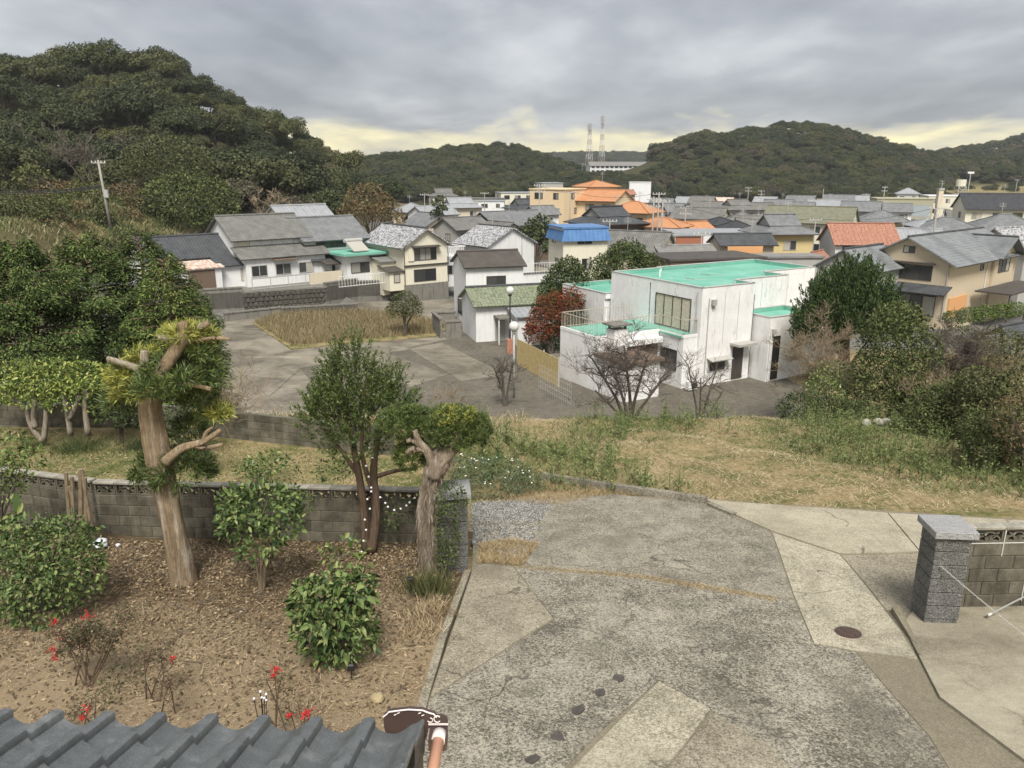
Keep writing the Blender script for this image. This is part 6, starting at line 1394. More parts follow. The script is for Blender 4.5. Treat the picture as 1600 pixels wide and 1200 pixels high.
# ---- tall pollarded podocarpus
def tree_a():
    D = 10.5; b = at(287, 905, D); e = empty('pollarded_tree', (b.x, b.y, garden_h(b.x, b.y)), 0, 'tall pollarded podocarpus with pale bare trunk and sawn stubs at left', 'tree'); k = mpx(D, 750); L = lambda q, dd=0: local(e, [at(x, y, D+dd) for x, y in q])
    gnarl(L([(287,915),(276,850),(266,800),(256,750),(247,700),(238,650),(232,600),(228,565)]), [21*k,17.5*k,16.5*k,18.5*k,18.5*k,16.5*k,15.5*k,12*k], 1, 26, 10, .09).build('trunk', BARK_T, e, True)
    for i, (q, r0, r1, dd) in enumerate([([(258,722),(285,700),(318,690),(345,672)],10,4,-.15),([(238,610),(256,578),(275,548),(289,524),(284,503)],13,9.5,-.16),([(228,580),(205,572),(185,565),(168,560)],8,5,-.1),([(230,590),(226,560),(226,548)],9,6,-.15),([(275,545),(300,535),(335,528),(360,530)],6,2.5,0),([(240,605),(290,600),(330,608)],6,4,-.2),([(280,535),(265,528),(248,527)],6,4.5,-.2),([(300,694),(320,700),(348,694)],6,3,-.15),([(318,690),(322,676),(332,668)],5,2.5,-.15),([(284,520),(312,512),(326,505)],8,6,.15)]):
        rr = [.78*(r0*k+(r1-r0)*k*j/(len(q)-1)) for j in range(len(q))]; gnarl(L(q, dd-.16), rr, 10+i, 12, 6, .12).build('sawn_branch', BARK_G if i in (2, 3, 6) else BARK_T, e, True)
    rng = np.random.default_rng(11)
    def pad(spec, nt, mat, ln=.12):
        lb = [(l[0]-e.location.x, l[1]-e.location.y, l[2]-e.location.z, l[3], l[4]) for l in plobes(D, spec)]; V, F = tufts(lb, int(nt*1.35), 18, ln*1.08, .013, rng); obj('leaf_pad', np_mesh('leaf_pad', V, F), mat, e)
    pad([(300,575,40,38,.1),(318,545,25,30,.2),(255,600,40,22,.2)], 210, LM['podo']); pad([(300,530,36,22,.1),(270,525,18,16,.2)], 90, LM['podoy']); pad([(215,600,42,30,-.1),(205,575,20,16)], 130, LM['podoy']); pad([(195,625,32,34,.35)], 90, LM['podo'])
    pad([(285,735,46,34,.1),(235,735,26,26,.3)], 230, LM['podo']); pad([(250,590,30,26,-.25),(310,600,26,18,-.1)], 110, LM['podo']); pad([(330,650,22,12,.1),(300,672,26,22,.4)], 80, LM['podo']); pad([(340,645,16,8,0)], 40, LM['podoy']); pad([(225,560,24,14,.0)], 40, LM['podoy']); pad([(262,565,18,12,-.2),(305,550,16,14,-.2),(322,585,20,28,-.1)], 60, LM['podo']); pad([(310,620,24,26,.1)], 70, LM['podo']); pad([(242,606,28,13,-.5),(292,592,22,14,-.4)], 75, LM['podo']); pad([(285,520,24,10,-.25),(190,585,20,10,-.25)], 50, LM['podoy'])
tree_a()
# ---- shaggy pollarded tree by the gate pillar
def tree_b():
    D = 11.0; b = at(672, 888, D); e = empty('pollarded_tree', (b.x, b.y, garden_h(b.x, b.y)), 0, 'shaggy-barked pollarded tree with clipped foliage pads by the left gate pillar', 'tree'); k = mpx(D, 800); L = lambda q, dd=0: local(e, [at(x, y, D+dd) for x, y in q])
    t = gnarl(L([(672,895),(669,850),(667,810),(669,775),(676,745),(688,720),(700,702)]), [16*k,14*k,14.5*k,13.5*k,15*k,17*k,12*k], 3, 30, 12, .15).build('trunk', BARK_S, e, True)
    rng = np.random.default_rng(5); n = 900; tt = rng.uniform(0, 1, n); py = 885-tt*180; px = np.interp(py, [705,720,745,775,810,850,890], [700,688,676,669,667,669,672]); V = []
    P = np.array([at(float(a)+float(d), float(c), D-.17*float(s)) for a, c, d, s in zip(px, py, rng.uniform(-17, 17, n), rng.uniform(.5, 1.0, n))]) - np.array(e.location)
    Vv, F = blade_dirs(P, np.column_stack((rng.normal(0, .12, n), rng.normal(-.12, .1, n), -np.ones(n))), rng.uniform(.06, .26, n), rng.uniform(.006, .020, n), rng); obj('bark_strips', np_mesh('bark_strips', Vv, F), BARK_S, t)
    for i, (q, r0, r1) in enumerate([([(680,735),(668,705),(655,690),(648,672)],8,4),([(668,705),(648,700),(635,708)],5,3.5),([(700,702),(712,690),(718,678)],9,7),([(676,745),(690,720),(708,700)],12,11),([(660,700),(645,688),(636,690)],4,3)]):
        gnarl(L(q, -.08), [(r0+(r1-r0)*j/(len(q)-1))*k for j in range(len(q))], 30+i, 9, 4, .14).build('sawn_branch', BARK_S, e, True)
    def pad(spec, nt, mat, ln=.085):
        lb = [(l[0]-e.location.x, l[1]-e.location.y, l[2]-e.location.z, l[3], l[4]) for l in plobes(D, spec)]; V, F = tufts(lb, int(nt*1.7), 17, ln, .0095, rng, -.8, .5, .7); obj('leaf_pad', np_mesh('leaf_pad', V, F), mat, e)
    pad([(708,668,42,30,.1),(738,672,28,30,.1),(690,655,22,18,.2)], 620, LM['podo'], .08); pad([(630,660,40,24,.3),(655,655,22,20,.3)], 380, LM['podo'], .075); pad([(645,710,28,26,.25)], 170, LM['podo']); pad([(712,650,36,14,.1)], 90, LM['podoy'], .06)
tree_b()
# ---- upright green tree between, hung with fairy lights
def tree_c():
    D = 11.9; b = at(576, 858, D); e = empty('yew_tree', (b.x, b.y, garden_h(b.x, b.y)), 0, 'upright dark green tree with twin stems before the block wall', 'tree'); k = mpx(D, 750); L = lambda q, dd=0: local(e, [at(x, y, D+dd) for x, y in q])
    for q, r0, r1 in (([(572,862),(568,800),(560,740),(550,690),(540,640)],8,3),([(580,862),(588,800),(584,740),(590,690),(600,630)],9,3),([(584,770),(570,730),(565,690),(570,600)],5,2),([(586,745),(620,735),(650,732)],4,2),([(562,745),(530,700),(505,670)],4,2)):
        gnarl(L(q), [(r0+(r1-r0)*j/(len(q)-1))*k for j in range(len(q))], int(q[1][0]), 8, 4, .08).build('stem', BARK_B, e, True)
    rng = np.random.default_rng(21); lb = [(l[0]-e.location.x, l[1]-e.location.y, l[2]-e.location.z, l[3], l[4]) for l in plobes(D, [(556,650,58,52),(516,660,42,34,.2),(602,645,40,40,.1),(550,595,36,40),(502,645,26,24,-.2),(606,612,24,28),(556,700,40,26,-.1),(528,612,26,28,.1),(546,562,18,26)])]
    # upright shoots, each a spike of short narrow leaves
    P, N = shell(lb, 820, rng, -.5, .4, 1.0); per = 50; ax = N*.7 + np.array([0, 0, .75]) + rng.normal(size=N.shape)*.15; ax /= np.linalg.norm(ax, axis=1, keepdims=True); h = rng.uniform(.18, .44, len(P))
    t = rng.uniform(0, 1, (len(P), per)); Q = (P[:,None,:] + ax[:,None,:]*(t*h[:,None])[:,:,None]).reshape(-1, 3); d = np.repeat(ax, per, 0)*.75 + rng.normal(size=(len(Q), 3))*.55
    V, F = blade_dirs(Q, d, rng.uniform(.04, .07, len(Q)), rng.uniform(.011, .016, len(Q)), rng); obj('foliage', np_mesh('foliage', V, F), LM['podo'], e)
    f = empty('fairy_lights', b, 0, 'string of small white ball lights wound round the twin-stemmed tree', 'fairy lights'); M_BULB = plain('white_bulb', (.80, .80, .78), .3, .4, .03)
    q = [(565,862),(568,845),(572,828),(570,812),(578,795),(574,780),(580,762),(576,745),(572,728),(582,715),(577,700)]; q2 = [(580,768),(594,777),(602,786),(606,792),(616,797),(626,795),(635,790),(640,785),(648,778)]
    Lf = lambda s: [at(x, y, D-.2)-b for x, y in s]; MB().tube(Lf(q), .003, 4).build('cable', MATS['black_wire'], f); MB().tube(Lf(q2), .003, 4).build('cable', MATS['black_wire'], f)
    bm_ = MB().ball((0,0,0), .019, 8, 6).mesh('bulb'); bm_.materials.append(M_BULB)
    for p in Lf(q)+Lf(q2): obj('bulb', bm_, None, f, True, loc=p)
tree_c()
# ---- garden shrubs
leafy('camellia', 'small camellia tree with open crown and thin trunk in mid garden', 'shrub', 10.2, [(405,790,52,34),(372,815,34,32,.1),(440,815,34,34,.05),(405,845,40,30,-.1),(450,780,26,24,.2),(365,780,26,20,0)], 2000, .076, LM['camellia'], (409,922), None, .52, .020, 7, 41, True, .5, .5, 'garden camellias', bark=BARK_Y)
leafy('camellia', 'leafy camellia bush with black lamp in front, nearest the driveway', 'shrub', 8.1, [(520,945,58,46),(500,985,42,44,.05),(545,985,44,50,-.05),(525,1020,34,40),(555,915,34,28,.1),(485,935,34,28,.1)], 2300, .082, LM['camellia'], (530,1062), None, .55, .018, 12, 42, True, .5, .5, 'garden camellias', droop=.35)
leafy('bright_sapling', 'thin yellow-green sapling rising behind the leafy camellia bush', 'shrub', 8.6, [(535,865,34,22),(515,885,20,16),(560,855,14,14)], 130, .075, LM['bright'], (530,960), None, .5, .010, 6, 43, True)
leafy('round_shrub', 'large round glossy shrub at the left edge of the garden', 'shrub', 9.5, [(75,875,76,64),(30,900,52,60,.1),(115,900,46,52,-.05),(60,930,60,44,-.2),(95,840,46,34,.1),(20,850,40,40,.1)], 6200, .060, LM['camellia'], (70,965), None, .5, .02, 12, 44, True)
leafy('round_shrub', 'dark leafy shrub cut by the left edge, in front of the block wall', 'shrub', 11.6, [(10,705,42,26),(35,722,30,20),(-10,740,40,30),(5,765,34,26)], 1100, .075, LM['camellia'], (0,830), None, .45, .02, 8, 45, True)
leafy('coarse_weed', 'big-leaved green weed behind the round shrub at the left edge', 'weed', 11.0, [(10,815,22,14),(0,830,22,16)], 60, .22, LM['bright'], (5,840), None, .4, .01, 4, 46, True)
leafy('pillar_ivy', 'dark ivy covering the front of the left gate pillar', 'ivy', 10.6, [(700,830,20,45,.05),(705,780,24,28,.05),(698,870,18,26)], 1500, .035, LM['dark'], (700,893), None, .7, .006, 8, 47, True)
leafy('low_ivy', 'low creeper hanging on the block wall right of the twin-stemmed tree', 'ivy', 12.05, [(635,800,34,18),(470,790,30,14),(612,815,16,12)], 420, .05, LM['dark'], (630,850), None, .6, .005, 4, 48, True)
leafy('wall_bush', 'loose green growth on top of the block wall behind the camellia', 'shrub', 12.9, [(430,735,36,20,.3),(400,735,20,12,.3),(520,735,30,12,.4)], 520, .06, LM['camellia'], (430,770), None, .5, .006, 5, 49, True)
def grassy(name, label, D, px, py, w, n, ln, mat, seed, up=.35, cat='plant'):
    b = at(px, py, D); z = ground_at(b.x, b.y); rng = np.random.default_rng(seed); k = mpx(D, py); P = np.column_stack((rng.normal(0, w*k*.5, n), rng.normal(0, w*k*.4, n), np.zeros(n)))
    V, F = blades(P, ln*rng.uniform(.5, 1.1, n), np.full(n, .008), rng, up=up); return tag(obj(name, np_mesh(name, V, F), mat, loc=(b.x, b.y, z)), label, cat)
grassy('tufted_plant', 'wispy green tuft at the foot of the shaggy tree', 10.1, 668, 955, 34, 700, .38, LM['olive'], 51, .45)
grassy('dry_tuft', 'brown dead grass tuft beside the garden edging', 9.4, 672, 985, 40, 420, .22, M_STRAW, 52, .8); grassy('dry_tuft', 'dry straw tuft near the edging below the wispy green tuft', 8.8, 655, 1010, 36, 300, .16, M_STRAW, 53, 1.0)
for i, (x, y, w, n, lab) in enumerate(((120,690,50,800,'dark grassy clump under the clipped hedge, left of the slim trunks'),(215,690,30,400,'dark grassy clump beside the leaning trunk, behind the block wall'),(42,690,26,300,'dark grassy clump at the foot of the forked hedge trunk'))): grassy('grass_clump', lab, 18.2, x, y, w, n, .35, LM['dark'], 60+i, .7)
# nandina with red berries
M_BERRY = plain('red_berry', (0.50, 0.015, 0.018), .35, .5, .15, 30)
def nandina(D, base, tops, berries, label, seed, nl=420):
    nl = nl*3
    b = at(*base, D); z = ground_at(b.x, b.y); b.z = z; e = empty('nandina', b, 0, label, 'shrub', 'nandina bushes'); g = random.Random(seed); rng = np.random.default_rng(seed); m = MB(); pts = []
    for (x, y) in tops:
        t = at(x, y, D+g.uniform(-.15, .15))-b; s = Vector((g.gauss(0, .06), g.gauss(0, .06), 0)); m.tube([s, s.lerp(t, .5)+Vector((g.gauss(0, .03), g.gauss(0, .03), 0)), t], [.009, .007, .004], 5)
        for k in range(5):
            a = g.uniform(0, 6.28); u = t*g.uniform(.72, 1.0); d = Vector((math.cos(a), math.sin(a), g.uniform(-.1, .5)))*g.uniform(.08, .2); m.tube([u, u+d], [.003, .0015], 3); pts += [u+d*q for q in (.4, .6, .8, 1.0, 1.1)]
    m.build('stem', BARK_B, e); P = np.array([p[:] for p in pts]); P = P[rng.integers(0, len(P), nl)] + rng.normal(0, .045, (nl, 3)); ln = rng.uniform(.025, .055, nl)
    V, F = leaf_quads(P, rng.normal(size=(nl, 3))*.5+np.array([0,0,.7]), ln, ln*.38, rng); obj('foliage', np_mesh('foliage', V, F), LM['nandina'], e)
    for (x, y, r) in berries:
        c = at(x, y, D-.05)-b; m = MB()
        for k in range(26): m.ball(c+Vector((g.gauss(0, r), g.gauss(0, r), g.gauss(0, r))), .0075, 6, 4)
        m.build('berry_cluster', M_BERRY, e, True)
nandina(7.6, (145,1118), [(95,985),(115,970),(140,960),(160,975),(180,985),(130,990),(170,1000),(105,1005),(190,970)], [(137,962,.028),(84,972,.02),(96,996,.022),(82,1014,.022),(87,1027,.018)], 'reddish nandina bush with several red berry clusters, at lower left', 1, 800)
nandina(6.6, (135,1140), [(120,1105),(140,1100),(150,1090)], [(135,1108,.022),(128,1122,.018)], 'low nandina with a red berry cluster just above the tiles', 2, 100)
nandina(7.3, (242,1120), [(238,1010),(225,1020),(250,1015),(258,1030)], [(270,1028,.02)], 'thin nandina seedling right of the reddish nandina bush', 3, 120); nandina(7.0, (266,1130), [(262,1060),(270,1055)], [], 'short bare nandina shoot beside the thin seedling', 4, 60)
nandina(6.5, (430,1130), [(428,1040),(415,1060),(440,1055)], [(432,1046,.018),(428,1054,.014)], 'thin nandina with one red cluster in front of the straw', 5, 60); nandina(6.2, (470,1140), [(450,1100),(465,1095),(480,1105)], [(452,1118,.016),(482,1112,.022),(475,1118,.02)], 'nandina with bright red berries just behind the eave', 6, 50)
leafy('green_undershrub', 'dark green undergrowth beneath the reddish nandina bush', 'shrub', 7.4, [(190,1070,30,34),(170,1100,30,26),(205,1110,26,20)], 420, .045, LM['olive'], (190,1120), None, .4, .006, 6, 66)
# cut shrub with pruned stems by the wall; spindly stakes
def cut_shrub():
    D = 11.9; b = at(120, 835, D); b.z = ground_at(b.x, b.y); e = empty('cut_shrub', b, 0, 'bundle of sawn-off bare stems in front of the block wall', 'shrub'); g = random.Random(3); k = mpx(D)
    for (x0, x1, y1, r) in ((112,103,738,4),(118,112,745,4),(128,126,733,4.5),(136,133,746,3.5),(146,128,735,3.5),(122,108,760,3)):
        MB().tube(local(e, [at(x0, 838, D), at((x0+x1)/2, 790, D-.05), at(x1, y1, D-.1)]), [r*k, r*k*.9, r*k*.8], 7).build('stem', BARK_Y, e)
    m = MB()
    for i in range(16):
        x = g.uniform(104, 140); y = g.uniform(745, 800); p = at(x, y, D); q = at(x+g.uniform(-26, 26), y-g.uniform(-6, 22), D); m.tube(local(e, [p, q]), [.005, .002], 4)
    m.build('twigs', BARK_Y, e)
cut_shrub()
# small garden things
def crumple(name, px, py, D, r, mat, label, cat, seed, flat=.75):
    b = at(px, py, D); z = ground_at(b.x, b.y); bm = bmesh.new(); bmesh.ops.create_icosphere(bm, subdivisions=3, radius=r); g = random.Random(seed)
    from mathutils import noise as mn
    for v in bm.verts: n = mn.noise(v.co*9/r*.3+Vector((seed, 0, 0))); v.co *= 1+.28*n+.12*mn.noise(v.co*20/r*.3); v.co.z = v.co.z*flat + r*flat*.8
    me = bpy.data.meshes.new(name); bm.to_mesh(me); bm.free(); o = obj(name, me, mat, None, True, loc=(b.x, b.y, z)); tag(o, label, cat); return o
M_BAG = plain('white_plastic_bag', (.66, .67, .74), .45, .4, .06, 12); crumple('plastic_bag', 153, 832, 12.0, .13, M_BAG, 'crumpled white plastic bag at the foot of the block wall', 'bag', 5); crumple('paper_scrap', 182, 836, 12.1, .04, M_BAG, 'small white scrap right of the plastic bag', 'litter', 6)
M_ROCK = plain('tan_rock', (.36, .29, .17), .9, .15, .2, 12); crumple('garden_stone', 590, 1092, 7.25, .075, M_ROCK, 'tan stone in the garden behind the eave hopper', 'stone', 8)
for i, (x, y, lab) in enumerate(((1352,672,'left of the three pale boulders before the right hedge'),(1371,672,'middle pale boulder before the right hedge'),(1384,673,'right of the three pale boulders before the right hedge'))): crumple('boulder', x, y, 24.6, .17, plain('pale_rock', (.34, .32, .27), .9, .15, .3, 8) if i == 0 else MATS['pale_rock'], lab, 'boulder', 20+i)
def solar_lamp():
    b = at(549, 1052, 7.7); b.z = ground_at(b.x, b.y); e = empty('solar_lamp', b, 0, 'black solar stake lamp in front of the leafy camellia bush', 'lamp'); M = MATS['black_paint']; k = mpx(7.7, 1030)
    MB().tube([(0,0,0),(0,0,.22)], .008, 6).build('stake', M, e); t = at(549,1046,7.7)-b; MB().cbox(t.x-.04, t.x+.04, -.025, .02, t.z-.02, t.z+.075, .015).build('panel', M, e); MB().tube([(t.x,0,t.z+.06),(t.x-.002,0,t.z+.2)], .007, 6).build('arm', M, e); MB().tube([(t.x+.02,0,t.z+.06),(t.x+.03,.0,t.z+.22)], .005, 6).build('arm', M, e)
    b = at(642, 925, 10.0); b.z = ground_at(b.x, b.y); e = empty('solar_lamp', b, 0, 'small black T-shaped spike light near the shaggy tree', 'lamp'); t = at(642, 905, 10.0)-b
    MB().tube([(0,0,0),(0,0,t.z)], .010, 6).build('stake', M, e); MB().cbox(-.05, .05, -.035, .035, t.z, t.z+.025, .006).build('panel', M, e)
    b = at(412, 1145, 6.3); b.z = ground_at(b.x, b.y); e = empty('firefly_lights', b, 0, 'cluster of thin black rods with white tips behind the eave', 'lamp')
    for (x, y) in ((397,1093),(407,1082),(409,1091),(416,1086),(413,1092),(416,1095)):
        t = at(x, y, 6.3)-b; MB().tube([(0,0,.0), (t.x*.55, 0, t.z*.5), (t.x, 0, t.z)], .0045, 5).build('rod', M, e); MB().ball((t.x, 0, t.z+.01), .013, 8, 6).build('tip', M_BAG, e, True)
solar_lamp()
# ---- terrace behind the wall
hs = [(20,590,46,26),(75,590,46,26),(130,592,44,26),(180,598,36,28),(50,610,48,24),(115,612,48,24),(165,625,30,20)]
he = leafy('clipped_hedge_tree', 'flat-clipped yellow-green hedge tree on bare grey trunks at left', 'hedge', 18.8, hs, 7800, .082, LM['hedge'], (120,690), None, .5, .03, 0, 71, True, .9, .4)
for q in ([(68,692),(48,665),(40,640),(25,625)],[(68,692),(72,650),(70,620)],[(55,668),(52,650),(55,625)],[(110,680),(105,645),(98,615)],[(138,680),(133,640),(134,610)],[(108,655),(118,635),(122,618)],[(40,640),(15,622),(5,610)]):
    pts = local(he, [at(x, y, 18.4) for x, y in q]); gnarl(pts, [.075-.015*j for j in range(len(q))], q[0][0], 8, 3, .08).build('trunk', BARK_G, he, True)
leafy('terrace_shrub', 'dark shrub with bare lower stems left of the tall trunk', 'shrub', 18.6, [(185,625,36,36),(165,640,22,26),(200,655,20,22)], 1500, .09, LM['dark'], (190,690), None, .45, .02, 10, 72)
leafy('terrace_shrub', 'round dark shrub on the mossy path right of the tall trunk', 'shrub', 17.6, [(285,660,36,32),(310,650,30,26),(265,675,22,24)], 1900, .075, LM['dark'], (285,705), None, .45, .02, 8, 73)
leafy('terrace_shrub', 'small yellow-tipped pruned bush with pale forked branches', 'shrub', 16.2, [(320,655,30,14),(345,650,20,12),(300,665,20,12)], 500, .09, LM['podoy'], (318,715), None, .18, .03, 5, 74, bark=BARK_G)
leafy('terrace_shrub', 'low leafy bush beside the wall end, right of the mossy path', 'shrub', 16.0, [(415,725,30,16),(385,735,20,10)], 420, .08, LM['bright'], (415,740), None, .5, .01, 5, 76, True)
gc = leafy('daisy_cover', 'mound of grey-green ground cover with white daisies by the gravel', 'ground cover', 15.6, [(770,745,60,26),(735,735,34,24,.5),(815,750,34,18,-.2),(700,735,26,16,.4)], 7500, .055, LM['cover'], (770,765), None, .28, .01, 0, 77, False, .6, .8)
M_PETAL = plain('white_petal', (.78, .78, .70), .6, .2, .04)
def daisies():
    rng = np.random.default_rng(8); P, N = shell(plobes(15.6, [(770,745,60,26),(735,735,34,24,.5),(815,750,34,18,-.2)]), 45, rng, .2, .80, 1.04); P = P - np.array(gc.location) + np.array([0,0,.03]); ln = np.full(len(P), .038)
    V1, F1 = leaf_quads(P-np.array([.022,0,0]), np.tile([0,-.4,1.], (len(P),1)), ln, ln, rng); o = obj('flowers', np_mesh('flowers', V1, F1), M_PETAL, gc); o['kind'] = 'stuff'
daisies()
# ---- bare trees and shrubs
def bare(name, label, D, base, spec, seed, r0, mat, levels=4, kids=4, cat='tree', group=None, thin=.005, tilt=.5, multi=1, base_D=None):
    b = at(*base, base_D or D); b.z = ground_at(b.x, b.y); e = empty(name, b, 0, label, cat, group); g = random.Random(seed); lobes = plobes(D, spec); mt = MB(); mb = MB()
    lobes = [(l[0]-b.x, l[1]-b.y, l[2]-b.z, l[3], l[4]) for l in lobes]
    def grow(p, d, ln, r, lv):
        m = mt if lv == levels else mb; n = 4; pts = [p]; rr = [r]; q = p; dd = d.copy()
        for i in range(n):
            dd = (dd + Vector((g.gauss(0, .22), g.gauss(0, .22), g.gauss(.04, .15)))).normalized(); q = q + dd*(ln/n); pts.append(q); rr.append(max(thin, r*(1-.6*(i+1)/n)))
        m.tube(pts, rr, 5 if lv >= levels-1 else 3, False)
        if lv <= 0: return
        for k in range(kids + (1 if lv < levels-1 else 0)):
            i = g.randint(1, n); a = g.uniform(0, 6.28); u = Vector((math.cos(a), math.sin(a), g.uniform(-.25, .7))); nd = (dd*.75 + u*.95).normalized(); grow(pts[i], nd, ln*g.uniform(.5, .75), max(thin, rr[i]*.75), lv-1)
    for l in lobes:
        t = Vector(l[:3]); s = Vector((g.gauss(0, r0*.5), g.gauss(0, r0*.5), -.1))
        mid = s.lerp(t, .45); mid.x = s.x+(t.x-s.x)*.35; mid.y = s.y+(t.y-s.y)*.35; mt.tube([s, mid*.5+s*.5, mid, t], [r0, r0*.85, r0*.6, r0*.35], 7)
        for k in range(kids+1):
            f = g.uniform(.35, 1); p = mid.lerp(t, f) if f > .4 else mid; d = Vector((g.gauss(0, .8), g.gauss(0, .8), g.uniform(-.1, .8))).normalized(); grow(p, d, max(l[3], l[4])*g.uniform(.8, 1.2), r0*.32, levels-1)
    mt.build('trunk', mat, e); o = mb.build('twigs', mat, e); return e
bare('bare_tree', 'large leafless spreading tree in front of the flat-roofed house', 29, (985,652), [(960,580,45,50),(1010,560,40,50),(925,560,40,40,.5),(1030,600,35,35,-.4),(975,540,35,35,.3),(930,610,40,30,-.5)], 3, .10, BARK_N, 4, 4)
bare('bare_tree', 'smaller leafless tree right of the large one, before the house door', 31, (1095,648), [(1095,590,30,35),(1120,575,28,32),(1075,570,24,30),(1130,610,24,22)], 4, .07, BARK_N, 3, 4)
bare('bare_tree', 'small leafless tree on the lot beside the grey lamp post', 42, (790,615), [(785,578,26,22),(800,572,20,20),(770,570,18,18)], 5, .10, BARK_N, 3, 4, thin=.012)
bare('bare_shrub', 'straw-brown bare shrub behind the low wall at left', 19.0, (365,705), [(360,640,30,50),(385,630,25,45),(340,650,20,35),(375,600,30,40)], 6, .025, BARK_Y, 3, 4, 'shrub', None, .004)
bare('bare_shrub', 'rusty bare twigs at the slope edge behind the yew-like tree', 29, (690,632), [(680,615,25,22),(705,612,22,20),(725,618,18,16)], 7, .02, BARK_Y, 2, 5, 'shrub', None, .007)
bare('bare_shrub', 'pale tangled bare bush between the juniper and the flat-roofed house', 37, (1285,600), [(1285,535,45,40),(1310,525,35,35),(1255,560,35,35),(1300,570,40,30)], 8, .05, BARK_Y, 4, 4, 'shrub', None, .009)
bare('bare_shrub', 'grey-brown tangle of bare twigs right of the tall green shrub', 29, (1500,610), [(1490,565,45,35),(1530,560,40,35),(1460,560,30,30),(1545,590,35,30),(1510,535,40,25)], 9, .04, BARK_N, 4, 4, 'shrub', None, .007)
bare('bare_shrub', 'reddish bare twigs at the foot of the flat-roofed house corner', 38, (1245,618), [(1240,590,22,24),(1255,605,20,16)], 10, .03, BARK_Y, 3, 4, 'shrub', None, .009)
bare('bare_shrub', 'tan bare brush in front of the tall rounded evergreen shrub', 27, (1440,668), [(1440,625,30,30),(1465,610,30,26)], 21, .02, BARK_Y, 3, 4, 'shrub', None, .006)
bare('bare_shrub', 'tan bare brush at the right edge above the yellowish shrub', 24, (1560,640), [(1560,585,34,30),(1590,580,30,28),(1535,600,26,22)], 22, .025, BARK_Y, 3, 4, 'shrub', None, .006)
# ---- big cypresses at left
def cypress(px, py_top, D, py_b, wpx, seed, label, n=46000):
    t = at(px, py_top, D); z0 = terr1(t.x, D); H_ = t.z-z0; e = empty('cypress', (t.x, D, z0), 0, label, 'tree', 'cypresses'); rng = np.random.default_rng(seed); g = random.Random(seed); W_m = wpx*mpx(D, 480); m = MB(); m.tube([(0,0,-.3),(.1,0,H_*.5),(0,0,H_*.97)], [.22,.15,.03], 8); m.build('trunk', BARK_B, e)
    mb = MB(); Ps, As, Ns = [], [], []; nbr = 95
    for i in range(nbr):
        f = (i+.5)/nbr; z = H_*(.08+.90*f); a = i*2.399+g.gauss(0, .3); rad = W_m*(1-f**3.2)*(.62+.38*math.sin(f*9+seed)**2)*g.uniform(.8, 1.15)+.45; d = np.array([math.cos(a), math.sin(a), g.uniform(-.05, .3)]); tip = np.array([0,0,z])+d*rad; mb.tube([(0,0,z), tuple(np.array([0,0,z])+d*rad*.6+np.array([0,0,.1])), tuple(tip)], [.05,.03,.01], 4, False)
        k = int(n/nbr*(rad/W_m+.35)); s = rng.uniform(.28, 1.05, k)**.8; side = np.array([-d[1], d[0], 0]); lat = rng.normal(0, .26, k)*(1.25-s*.5)*rad*.7; P = np.array([0,0,z])+d*rad*s[:,None]+side*lat[:,None]+np.column_stack((np.zeros(k),np.zeros(k),rng.normal(0,.13,k)-np.abs(lat)*.25-s**3*.15))
        Ps.append(P); As.append(d*.8+side*np.sign(lat)[:,None]*.55+rng.normal(0,.3,(k,3))+np.array([0,0,-.15])); Ns.append(np.tile([0,0,1.0],(k,1))+rng.normal(0,.45,(k,3))+d*.4)
    mb.build('branches', BARK_B, e)['kind'] = 'stuff'; P = np.concatenate(Ps); ln = rng.uniform(.06, .16, len(P)); V, F = leaf_quads(P, np.concatenate(Ns), ln, ln*.36, rng, np.concatenate(As), .2); obj('foliage', np_mesh('foliage', V, F), LM['hinoki'], e)
cypress(25, 372, 27, 600, 88, 1, 'bushy cypress at the left edge behind the clipped hedge'); cypress(125, 368, 29, 600, 92, 2, 'tallest bushy cypress, second from the left edge'); cypress(215, 366, 30, 600, 86, 3, 'bushy cypress, third from the left edge'); cypress(292, 440, 31, 560, 42, 4, 'lower cypress at the right end of the group', 14000); cypress(-60, 380, 26, 600, 80, 5, 'cypress mostly outside the left edge', 14000); cypress(255, 400, 28.5, 600, 62, 6, 'short cypress between the tallest group and the lot wall', 16000)
# ---- juniper, right-hand thicket, hedge
def juniper():
    D = 45; rng = np.random.default_rng(4); lb = plobes(D, [(1325,500,60,42),(1290,505,42,44),(1365,505,40,42),(1310,465,36,34),(1350,462,34,34),(1330,440,22,24),(1280,530,34,26),(1380,525,28,30)]); b = at(1325, 545, D); b.z = terr1(b.x, b.y); e = empty('juniper', b, 0, 'large dark juniper with flame-like shoots right of the flat-roofed house', 'tree'); off = np.array(b)
    P, N = shell(lb, 1500, rng, -.5, .6, 1.02); P = P-off; per = 26; ax = N*.55+np.array([0,0,1.0])+rng.normal(size=N.shape)*.18; ax /= np.linalg.norm(ax, axis=1, keepdims=True); h = rng.uniform(.5, 1.1, len(P)); t = rng.uniform(0, 1, (len(P), per)); wdt = (1-t)*.17
    Q = (P[:,None,:]+ax[:,None,:]*(t*h[:,None])[:,:,None]+rng.normal(size=(len(P),per,3))*wdt[:,:,None]).reshape(-1,3); V, F = blade_dirs(Q, np.repeat(ax,per,0)+rng.normal(size=(len(Q),3))*.35, rng.uniform(.12,.26,len(Q)), rng.uniform(.05,.09,len(Q)), rng); obj('foliage', np_mesh('foliage', V, F), LM['juniper'], e)
    branches_to((0,0,0), [(l[0]-b.x,l[1]-b.y,l[2]-b.z,l[3],l[4]) for l in lb], .16, 9, 3).build('trunk', BARK_B, e)
juniper()
TK = 'thicket shrubs right of the field'
